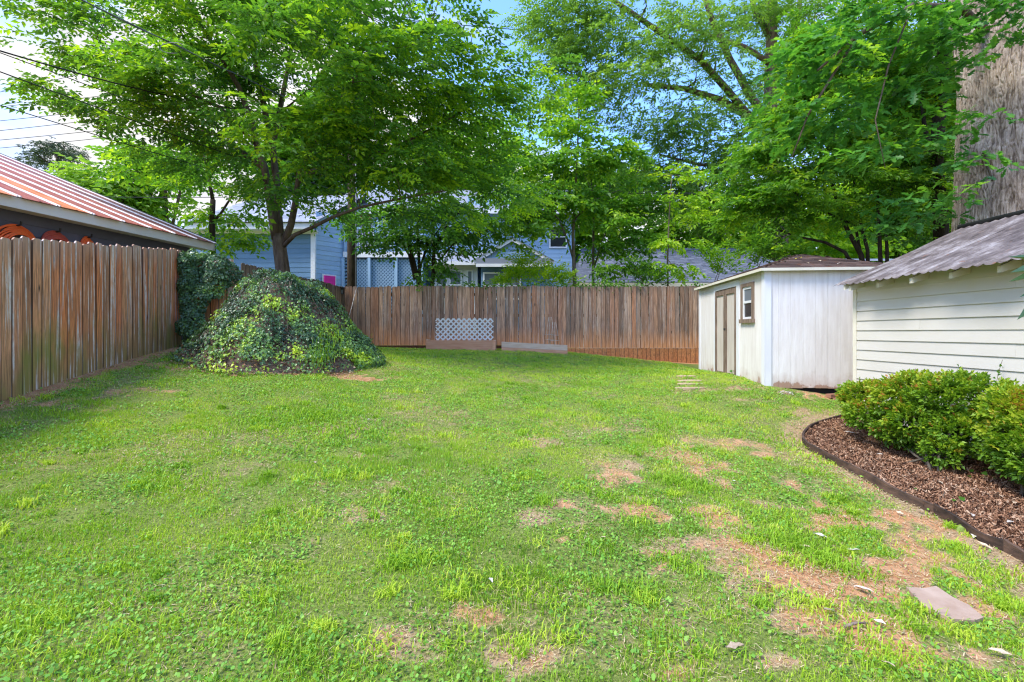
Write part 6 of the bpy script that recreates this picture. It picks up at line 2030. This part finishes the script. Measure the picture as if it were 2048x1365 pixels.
M['oak_bark'] = bark_oak()
ok_ = empty('white_oak', (10.42, 10.0, .2), 'massive pale-barked white oak towering behind the cream shed roof', 'tree')
V, Fq = oak_trunk()
np_obj('trunk', V, Fq, M['oak_bark'], ok_, smooth=True)
lb = MB()
for pts, r0, r1 in (([(9.9, 9.8, 7.6), (8.9, 9.4, 7.9), (7.6, 9.0, 7.7), (6.4, 8.8, 7.0), (5.6, 8.7, 6.3)], .09, .02), ([(7.6, 9.0, 7.7), (6.9, 8.7, 6.4), (6.5, 8.5, 5.3), (6.6, 8.4, 4.4)], .02, .006),
                    ([(10.2, 9.3, 9.2), (9.4, 8.6, 8.8), (8.5, 8.3, 7.6)], .12, .03), ([(9.55, 9.6, 5.1), (9.2, 9.2, 5.0), (9.0, 9.0, 4.7), (8.9, 8.8, 4.3)], .05, .012), ([(6.4, 8.8, 7.0), (5.6, 9.0, 5.6), (5.3, 9, 4.8)], .03, .01)):
    lb.tube(pts, [r0 + (r1 - r0) * i / (len(pts) - 1) for i in range(len(pts))], 8)
lb.build('limbs', M['bark'], ok_)
r = np.random.default_rng(55)
vO = [VL(1640, 140, 9.2, .9, .6, .55), VL(1740, 60, 9.0, 1.1, .7, .6), VL(1850, 50, 9.0, 1.0, .7, .6), VL(1960, 20, 8.8, .9, .6, .28), VL(1700, 210, 9.2, 1.0, .6, .45), VL(1800, 170, 9.2, .9, .6, .6), VL(1620, 250, 9.3, .8, .6, .5), VL(1760, 290, 9.3, .9, .6, .35),
      VL(1850, 260, 9.3, .5, .5, .6), VL(1900, 130, 9.0, .35, .4, .5, .8), VL(1680, 320, 9.2, .5, .5, .25, .8), VL(1800, 400, 9.3, .6, .4, .25, .7), VL(1900, 400, 8.9, .32, .3, .18, 1), VL(1925, 245, 8.8, .28, .3, .15, 1), VL(1945, 320, 8.8, .22, .3, .2, 1), VL(1560, 200, 9.4, .4, .4, .5, .8), VL(1570, 110, 9.5, .4, .4, .4, .7), VL(1750, 450, 9.4, .3, .3, .12, .8), VL(2000, 40, 8.7, .6, .4, .30, 1.1), VL(1900, 60, 8.7, .6, .5, .4), VL(2040, 10, 8.6, .5, .4, .2, 1.1)]
pos, fwd, up, tint, pads, pr = crown_points(vO, 9.0, 7, .32, r, (10.4, 10, 6.5), flat=.5, base_tint=.48, tip_tint=.3)
V, T, tn = scatter(T_O, pos, fwd, up, r.uniform(.7, 1.1, len(pos)), tint, r)
np_obj('crown', V, T, M['leafO'], ok_, tint=tn); tree.count += len(T)

# behind-fence shrub and vines over the back fence
def shrub(name, vols, mat, lab, cat, templates, dens, per_pad, pad_r, scale, seed, base, stems=6, bt=.5, tt=.4, group=None, mats='bark_thin', flat=.8, ud=.35):
    r = np.random.default_rng(seed)
    root = empty(name, base, lab, cat, group)
    pos, fwd, up, tint, pads, pr = crown_points(vols, dens, per_pad, pad_r, r, (base[0], base[1], base[2]), flat=flat, base_tint=bt, tip_tint=tt, updroop=ud)
    V, T, tn = scatter(templates, pos, fwd, up, scale * r.uniform(.75, 1.25, len(pos)), tint, r)
    np_obj('foliage', V, T, mat, root, tint=tn); tree.count += len(T)
    b = Vector(base)
    for k in range(stems):
        p = Vector(pads[r.integers(len(pads))]); a_ = b + Vector((r.normal(0, .10), r.normal(0, .06), 0))
        MB().tube(limb_curve(a_, p, r, .2, 5), [.018, .016, .013, .011, .009, .006], 5).build('stem', M[mats], root)
    return root


shrub('lime_shrub', [VL(1040, 545, 15.8, .55, .4, .42), VL(1085, 550, 15.7, .6, .4, .35), VL(1120, 560, 15.7, .5, .4, .25), VL(1010, 560, 15.7, .35, .3, .25), VL(1035, 520, 15.8, .15, .15, .25), VL(1062, 520, 15.8, .12, .12, .22)],
      M['leafF'], 'lime green bushy shrub showing just over the back fence under the blue gable', 'shrub', T_H, 50, 9, .22, 1.0, 201, (PX(1070, 15.8), 15.8, .9), 5, .75, .3)
vn = empty('fence_vine', (0, 15.1, 2.9), 'green vine creeping along the top of the back fence below the trees', 'vine')
r = np.random.default_rng(202)
tops = []
for (pa, pb, dens_) in ((800, 870, 14), (900, 1030, 40), (1030, 1150, 12), (1150, 1260, 50), (1260, 1300, 8), (1375, 1420, 10)):
    for k in range(dens_):
        px = r.uniform(pa, pb); tops.append((PX(px, 15.05), 15.02 + r.uniform(-.10, .3), 2.90 + abs(r.normal(0, .09))))
tops = np.array(tops); k = np.repeat(np.arange(len(tops)), 9)
pos = tops[k] + r.normal(0, .07, (len(k), 3)); n = len(k)
V, T, tn = scatter(tI, pos, r.normal(0, 1, (n, 3)) * [1, .6, .6] + [0, -.4, -.2], np.array([0, -.3, 1.]) + r.normal(0, .4, (n, 3)), r.uniform(.05, .10, n), np.clip(r.normal(.45, .15, n), 0, 1), r)
np_obj('vine_leaves', V, T, M['leafE'], vn, tint=tn)
mb = MB(); mb.tube([(PX(800 + 60 * i, 15.05), 15.05, 2.93 + .03 * math.sin(i * 2.1)) for i in range(11)], .012, 5); mb.build('vine_stem', M['bark_thin'], vn)
# saplings poking over the fence at the right
for (px, py, Yd, sd_, lab) in ((1290, 545, 15.6, 1, 'dark leafy sapling just over the fence top, left of the yellow-green tree'), (1432, 515, 14.2, 2, 'small lime sprig against the slate roof above the fence end'), (1540, 500, 11.2, 3, 'leafy low branch hanging above the white shed roof')):
    shrub('sapling', [VL(px, py, Yd, .35, .3, .30), VL(px + 25, py + 20, Yd, .25, .25, .15), VL(px - 15, py - 15, Yd, .22, .2, .15)], M['leafF'] if sd_ == 2 else M['leafE'], lab, 'sapling', T_H, 40, 9, .2, 1.2, 210 + sd_, (PX(px, Yd), Yd, .9 if Yd > 12 else .5), 3, .45, .3)

# ================================================================== BOXWOOD SHRUBS AT THE CREAM SHED
T_B = [spray(rr, 8, .065, rhomb(.036, .025), droop=-.15, spread=1.0) for _ in range(5)]


def box_shrub(vols, n, base, lab, seed, bt):
    r = np.random.default_rng(seed)
    root = empty('boxwood_shrub', base, lab, 'shrub')
    C_ = np.array([list(v[0]) for v in vols]); Rr = np.array([[v[1], v[2], v[3]] for v in vols]) * .93
    w = (Rr[:, 0] * Rr[:, 1] * Rr[:, 2]) ** .667; w /= w.sum()
    k = r.choice(len(vols), n, p=w)
    d = r.normal(size=(n, 3)); d /= np.linalg.norm(d, axis=1, keepdims=True)
    lump = 1 + (fbm(d[:, 0] * 3 + k * 7, d[:, 2] * 3 + d[:, 1] * 2, 3) - .5) * .45
    q = 1 - np.abs(r.normal(0, .10, n)) - (r.random(n) < .15) * r.uniform(0, .4, n)
    pos = C_[k] + d * Rr[k] * (q * lump)[:, None]
    # drop what lies deep inside a neighbouring lobe
    dd = (((pos[:, None] - C_[None]) / Rr[None]) ** 2).sum(2); ok = dd.min(1) > .42
    hole = fbm(pos[:, 0] * 9, pos[:, 2] * 9 + pos[:, 1] * 7, 2) < .34
    ok &= ~hole
    pos, d, k = pos[ok], d[ok], k[ok]; n = len(pos)
    g_ = ground(pos[:, 0], pos[:, 1]) + .06; pos[:, 2] = np.maximum(pos[:, 2], g_)
    fwd = d + r.normal(0, .35, (n, 3)) + [0, 0, .45]
    up = np.array([0, 0, 1.]) + r.normal(0, .7, (n, 3))
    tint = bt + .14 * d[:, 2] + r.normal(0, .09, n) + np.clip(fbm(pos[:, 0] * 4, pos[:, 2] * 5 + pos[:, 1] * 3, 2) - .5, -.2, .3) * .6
    rust = (r.random(n) < .03) & (fbm(pos[:, 0] * 3 + 9, pos[:, 2] * 4, 2) > .45)
    tint = np.clip(tint, 0, .90); tint = np.where(rust, 1.0, tint)
    V, T, tn = scatter(T_B, pos, fwd, up, r.uniform(.75, 1.3, n), tint, r)
    np_obj('foliage', V, T, M['leafB'], root, tint=tn); tree.count += len(T)
    b = Vector(base)
    for j in range(12):
        p = Vector(C_[r.integers(len(C_))]); a_ = b + Vector((r.normal(0, .14), r.normal(0, .10), -.03))
        MB().tube(limb_curve(a_, p, r, .25, 5), [.016, .014, .012, .010, .008, .006], 5).build('stem', M['bark_thin'], root)


g1 = gz(4.6, 5.0) + .03
box_shrub([VL(1752, 802, 5.95, .36, .32, .22), VL(1740, 828, 5.8, .26, .25, .16), VL(1830, 800, 5.5, .40, .36, .27), VL(1905, 805, 5.2, .40, .36, .30), VL(1850, 850, 5.3, .40, .32, .26), VL(1800, 850, 5.5, .34, .28, .20), VL(1915, 868, 5.0, .32, .28, .22), VL(1712, 792, 6.15, .16, .2, .10), VL(1965, 800, 5.1, .26, .26, .22), VL(1885, 905, 4.95, .15, .16, .10)],
          8200, (4.40, 4.95, g1), 'wide boxwood shrub with yellow-green tips and some rusty leaves against the cream siding', 301, .60)
box_shrub([VL(2040, 830, 4.6, .28, .28, .24), VL(2085, 860, 4.45, .36, .32, .32), VL(2035, 885, 4.45, .25, .26, .24), VL(2090, 925, 4.2, .30, .28, .20), VL(2055, 905, 4.35, .20, .22, .14), VL(2150, 850, 4.3, .38, .3, .36)],
          6000, (4.85, 4.25, gz(4.85, 4.25) + .03), 'brighter boxwood shrub cut off by the right edge of the view', 302, .66)
# thin sucker stems and climbing sprigs
for (pts, lab) in (([(1922, 800, 5.35), (1918, 770, 5.33), (1921, 745, 5.33), (1916, 728, 5.3)], 'thin vine sprig rising from the shrub against the siding, left one'), ([(1990, 800, 5.2), (1992, 770, 5.2), (1997, 745, 5.2), (2005, 720, 5.2)], 'thin vine sprig rising from the shrub against the siding, right one')):
    b = P(*pts[0])
    root = empty('vine_sprig', b, lab, 'vine')
    PP = [P(*q) for q in pts]
    MB().tube(PP, .0025, 4).build('stem', M['bark_thin'], root)
    r = np.random.default_rng(int(b.x * 1000)); n = 14
    pos = np.array([tuple(PP[min(2, i // 5)].lerp(PP[min(3, i // 5 + 1)], (i % 5) / 5)) for i in range(n)]) + r.normal(0, .012, (n, 3))
    V, T, tn = scatter(tI, pos, r.normal(0, 1, (n, 3)), np.array([0, -1, .6]) + r.normal(0, .3, (n, 3)), r.uniform(.025, .05, n), np.full(n, .4), r)
    np_obj('leaves', V, T, M['leafE'], root, tint=tn)
# ground vine with round leaves under the shrub
for (px, py, n, lab) in ((1928, 930, 34, 'round-leaved seedling vine at the foot of the wide boxwood'), (1968, 970, 10, 'small green weed in the mulch near the second boxwood'), (1885, 1012, 5, 'tiny weed on the mulch close to the edging')):
    c = G(px, py); root = empty('weed', c, lab, 'weed')
    r = np.random.default_rng(px)
    pos = np.array(c) + r.normal(0, 1, (n, 3)) * [.08, .07, .02] + [0, 0, .08]; pos[:, 2] += np.abs(r.normal(0, .05, n)) * (n > 20)
    V, T, tn = scatter(tI, pos, r.normal(0, 1, (n, 3)) * [1, 1, .3], np.array([0, -.4, 1]) + r.normal(0, .3, (n, 3)), r.uniform(.035, .06, n), np.full(n, .4), r)
    np_obj('leaves', V, T, M['leafE'], root, tint=tn)
    MB().tube([c, c + Z * .06, c + Vector((.02, 0, .11))], .003, 4).build('stem', M['bark_thin'], root)

# near broad-leaved young plant whose leaf tips reach in at the right edge
YB = 1.55
b0 = Vector((2.15, 1.45, gz(2.15, 1.45)))
root = empty('broadleaf_sapling', b0, 'large glossy dark leaves poking in at the right edge in front of the corrugated roof', 'sapling')
r = np.random.default_rng(404)
tp = P(2135, 555, YB)
MB().tube([b0 - Z * .05, b0 + Vector((-.05, .02, .7)), Vector((2.02, 1.5, 1.3)), Vector((1.98, 1.52, 1.75)), Vector((2.0, 1.5, 2.0))], [.014, .012, .010, .007, .004], 7).build('stem', M['bark_dark'], root)
tw = MB(); tw.tube([Vector((2.02, 1.5, 1.3)), Vector((1.9, 1.52, 1.48)), tp], [.007, .005, .003], 6); tw.build('twig', M['bark_dark'], root)
LM = rhomb(1, .36, .12, .25)
lv = [(P(2128, 530, YB), P(2036, 492, YB)), (P(2128, 545, YB), P(2029, 541, YB)), (P(2125, 570, YB), P(2046, 577, YB)), (P(2125, 575, YB), P(2037, 621, YB)), (P(2130, 540, YB), P(2042, 515, YB - .05))]
for k in range(26):
    q = Vector((2.0, 1.5, 1.25 + .8 * r.random())) + Vector((r.normal(0, .05), r.normal(0, .05), 0)); an = r.uniform(-.9, 2.2)
    e = q + Vector((math.cos(an) * .14, math.sin(an) * .14, r.uniform(-.06, .05)))
    if e.x / e.y < 1.13: e = q + Vector((.13, -.04, -.02))
    lv.append((q, e))
V, T, tn, off = [], [], [], 0
for a, b in lv:
    d = b - a
    v, t_, q = scatter([(LM[0], LM[1], np.zeros(4))], np.array([tuple(a)]), np.array([tuple(d)]), np.array([[0, -.5, 1.]]), np.array([d.length]), np.array([.25]), r)
    V.append(v); T.append(t_ + off); tn.append(q); off += len(v)
np_obj('leaves', np.concatenate(V), np.concatenate(T), M['leafI'], root, tint=np.concatenate(tn))

# ================================================================== STONES, BRICKS, SLAB, LEAVES
def blob_slab(name, c, rx, ry, h, mat, seed, parent=None, rot=0, n=11, tilt=(0, 0)):
    r = np.random.default_rng(seed); mb = MB()
    ang = [2 * PI * i / n + r.normal(0, .08) for i in range(n)]; rad = [1 + r.normal(0, .08) for _ in range(n)]
    def pt(i, s, z):
        x = math.cos(ang[i]) * rx * rad[i] * s; y = math.sin(ang[i]) * ry * rad[i] * s
        return Vector((c[0] + x * math.cos(rot) - y * math.sin(rot), c[1] + x * math.sin(rot) + y * math.cos(rot), c[2] + z + x * tilt[0] + y * tilt[1]))
    lo = [pt(i, 1, -.03) for i in range(n)]; m1 = [pt(i, 1.0, h * .7) for i in range(n)]; m2 = [pt(i, .95, h) for i in range(n)]
    for i in range(n):
        j = (i + 1) % n
        mb.face([lo[i], lo[j], m1[j], m1[i]]); mb.face([m1[i], m1[j], m2[j], m2[i]])
    mb.face(m2)
    return mb.build(name, mat, parent)


for k, (px, py, rx, lab) in enumerate(((1372, 754, .19, 'farthest of the flat tan stepping stones before the shed door'), (1381, 763, .24, 'second farthest flat tan stepping stone before the shed door'),
                                       (1380, 770, .24, 'third flat tan stepping stone, next to the nearest one'), (1379, 778, .26, 'nearest of the flat tan stepping stones before the shed door'))):
    c = G(px, py)
    tag(blob_slab('stepping_stone', c, rx, .085, .022, M['stone'], 500 + k), lab, 'stepping stone', 'flat stones before the shed door')
c = G(1885, 1215)
sl_ = SLAB
mb = MB(); n = len(sl_); mb.face([p + Z * .022 for p in reversed(sl_)])
for i in range(n): mb.face([sl_[i] + Z * .022, sl_[(i + 1) % n] + Z * .022, sl_[(i + 1) % n] - Z * .04, sl_[i] - Z * .04])
tag(mb.build('flagstone', M['slab']), 'flat pinkish flagstone sunk in the grass at the lower right', 'flagstone')
for k, (px, py, rz, zoff, lab) in enumerate(((1672, 800, .3, .03, 'old red brick lying on top of the little brick pile by the boxwood'), (1685, 806, .15, 0, 'red brick at the front of the little pile by the boxwood'), (1690, 797, .5, .0, 'red brick half hidden behind the little pile by the boxwood'), (1712, 812, .1, -.01, 'loose brick half under the left end of the boxwood'))):
    c = G(px, py); q = MB(); u = Vector((math.cos(rz), math.sin(rz), 0)); v = Vector((-math.sin(rz), math.cos(rz), 0))
    q.obox(c + Z * zoff - u * .11, u, v, Z, .22, .10, .06)
    tag(q.build('brick', M['brick']), lab, 'brick', 'bricks by the boxwood')
c = G(1921, 1068); mb = MB(); mb.hexa([c + Vector(q) for q in ((-.05, -.02, 0), (.05, -.03, 0), (.06, .04, 0), (-.02, .03, 0), (-.035, -.01, .03), (.045, -.02, .055), (.045, .03, .06), (-.01, .02, .035))])
M['moss'] = simple('mossy_stone', (.20, .28, .06), (.32, .38, .12), 20, None, .9, .1, .5, .006, 0)
tag(mb.build('mossy_stone', M['moss']), 'small mossy green stone leaning on the edging board', 'stone')
# stick
a = G(1688, 1262); b = G(1735, 1258)
o = MB().tube([a + Z * .02, a.lerp(b, .5) + Z * .03, b + Z * .02], [.008, .007, .004], 6).build('stick', M['stump']); tag(o, 'short bleached stick on the bare soil near the flagstone', 'stick')
# fallen leaves
def leafmesh(seed):
    r = np.random.default_rng(seed); n = 5; V = []
    for i in range(n + 1):
        t = i / n; w = math.sin(PI * min(1, t * 1.05 + .02)) ** .8 * .24 * (1 + .25 * (-1) ** i); z = .10 * math.sin(t * PI + r.uniform(-.3, .3))
        V += [(t - .5, -w, z + .10 * r.random()), (t - .5, 0, z - .02), (t - .5, w, z + .10 * r.random())]
    mb = MB()
    for i in range(n):
        a = i * 3; b = a + 3
        mb.face([V[a], V[b], V[b + 1], V[a + 1]]); mb.face([V[a + 1], V[b + 1], V[b + 2], V[a + 2]])
    return mb.mesh('fallen_leaf', M['dry_leaf'])


lm = [leafmesh(k) for k in range(5)]
M['pale_leaf'] = simple('bleached_leaf', (.48, .42, .34), (.62, .57, .50), 9, None, .8, .2, .2, .004, .2)
lm2 = []
for k in range(3):
    m_ = lm[k].copy(); m_.materials.clear(); m_.materials.append(M['pale_leaf']); lm2.append(m_)
where = [(1532, 1180, .09, 0), (1727, 1192, .09, 1), (1660, 1240, .08, 0), (1705, 1112, .08, 1), (1640, 1080, .08, 1), (1700, 880, .10, 1), (1760, 925, .06, 1), (1990, 1012, .10, 0), (1950, 1080, .09, 1),
         (1970, 1105, .09, 0), (1800, 1035, .06, 0), (1840, 1028, .06, 0), (1690, 1042, .06, 0), (1470, 972, .05, 1), (498, 1099, .05, 0), (818, 898, .04, 1), (737, 845, .04, 1), (982, 1172, .05, 1), (1758, 1262, .06, 1), (2000, 1325, .08, 0), (1776, 1345, .06, 0),
         (1470, 1310, .08, 0), (1945, 1052, .07, 1), (1880, 985, .07, 0), (2020, 1070, .08, 1), (2030, 1030, .06, 0), (1820, 960, .06, 0), (1690, 862, .05, 0), (1610, 1105, .06, 0), (1585, 790, .10, 1), (335, 733, .07, 1), (1030, 706, .08, 1), (1205, 1085, .05, 0), (630, 935, .05, 0)]
r = np.random.default_rng(606)
for k, (px, py, s_, pale) in enumerate(where):
    c = G(px, py)
    bed = inside_poly(np.array([c.x]), np.array([c.y]), BP)[0]
    o = inst('fallen_leaf', (lm2 if pale else lm)[r.integers(3 if pale else 5)], None, c + Z * (.085 if bed else .03), (r.normal(0, .2), r.normal(0, .2), r.uniform(0, 6.28)), (s_ * 1.1, s_ * .9, s_ * .8))
    if False: tag(o, 'pale curled dead leaf on the brown mulch bed' if pale else 'tan curled dead leaf on the brown mulch bed', 'leaf', 'dead leaves on the mulch ' + ('pale' if pale else 'tan'))
    else:
        refs = [((1885, 1215), 'the pink flagstone'), ((1921, 1060), 'the mossy green stone'), ((1711, 1260), 'the bleached stick'), ((1700, 885), 'the tip of the mulch bed'), ((1640, 1110), 'the long lush grass tuft low right'), ((1345, 970), 'the lush grass tuft right of centre'), ((1380, 770), 'the stepping stones'), ((1575, 780), 'the white shed corner'), ((560, 740), 'the ivy mound'), ((1070, 700), 'the stacked timbers'), ((1900, 960), 'the weed under the boxwood'), ((795, 1130), 'the small tuft left of centre'), ((1680, 800), 'the brick pile'), ((1075, 886), 'the straw spot in mid lawn'), ((1250, 1190), 'the two tufts low centre')]
        rf_ = min(refs, key=lambda q: (q[0][0] - px) ** 2 + ((q[0][1] - py) * 1.6) ** 2)
        dx_, dy_ = px - rf_[0][0], (py - rf_[0][1]) * 1.6
        side_ = ('right of' if dx_ > 0 else 'left of') if abs(dx_) > abs(dy_) else ('in front of' if dy_ > 0 else 'beyond')
        ds_ = math.hypot(dx_, dy_); far_ = 'close ' if ds_ < 35 else ('' if ds_ < 120 else 'well ')
        tag(o, ('bleached ' if pale else 'tan ') + ('small ' if s_ < .065 else '') + 'dead leaf ' + far_ + side_ + ' ' + rf_[1], 'leaf', 'dead leaves on the ground')
# leaves and debris on the white shed roof
for k, (u_, v_, s_, c_) in enumerate(((.95, .75, .10, 2), (1.2, .5, .07, 0), (1.55, .9, .06, 1), (.6, .5, .06, 1), (1.8, .45, .06, 0), (1.4, .25, .06, 1), (.9, .3, .05, 0))):
    p = qa(u_, v_, .02)
    me = (lm if c_ != 1 else lm2)[k % 3]
    if c_ == 2:
        me = lm[0].copy(); me.materials.clear(); M['yellow_leaf'] = simple('yellow_leaf', (.75, .62, .05), (.65, .55, .05), 9, None, .7, .2, .1, .003, 0); me.materials.append(M['yellow_leaf'])
    o = inst('fallen_leaf', me, None, p, (0, -.3, k * 1.3), (s_ * 1.5, s_ * 1.3, s_))
    tag(o, ['bright yellow leaf on the brown shed roof', 'largest tan dead leaf on the brown shed roof, right of the yellow leaf', 'pale dead leaf highest on the brown shed roof', 'pale dead leaf left of the yellow leaf on the shed roof', 'tan dead leaf farthest right on the brown shed roof', 'pale dead leaf low near the eave of the brown shed roof', 'small tan dead leaf below the yellow leaf, by the shed eave'][k], 'leaf', 'dead leaves on the shed roof')
# clump of bleached lichen-like litter by the shed
c = G(1572, 789)
r = np.random.default_rng(808); n = 60
pos = np.array(c) + r.normal(0, 1, (n, 3)) * [.09, .05, .012] + [0, 0, .03]
V, T, tn = scatter([(*rhomb(1, .5), np.zeros(4))], pos, r.normal(0, 1, (n, 3)) * [1, 1, .3], np.array([0, -.3, 1.]) + r.normal(0, .4, (n, 3)), r.uniform(.02, .045, n), r.uniform(0, 1, n), r)
o = np_obj('litter_clump', V, T, M['pale_leaf'], None, tint=tn); tag(o, 'small heap of bleached white litter on the moss before the shed corner', 'leaf litter')
# weeds along the shed foot
r = np.random.default_rng(707)
for (px, py, n, lab) in ((1475, 752, 30, 'little weed growing by the shed door sill'), (1655, 778, 34, 'green weed under the near end wall of the white shed'), (1625, 782, 20, 'small weed below the middle of the shed end wall'), (1398, 722, 40, 'ivy tuft at the fence foot beside the far shed corner'), (1560, 772, 14, 'tiny weed at the near left corner of the white shed')):
    c = G(px, py); root = empty('weed', c, lab, 'weed')
    pos = np.array(c) + r.normal(0, 1, (n, 3)) * [.10, .08, .03] + [0, 0, .06]
    V, T, tn = scatter(tI, pos, r.normal(0, 1, (n, 3)) * [1, 1, .3], np.array([0, -.4, 1]) + r.normal(0, .3, (n, 3)), r.uniform(.03, .06, n), np.full(n, .45), r)
    np_obj('leaves', V, T, M['leafE'], root, tint=tn)
    MB().tube([c - Z * .02, c + Z * .04, c + Vector((.02, 0, .09))], .003, 4).build('stem', M['bark_thin'], root)
print('crown tris', tree.count)
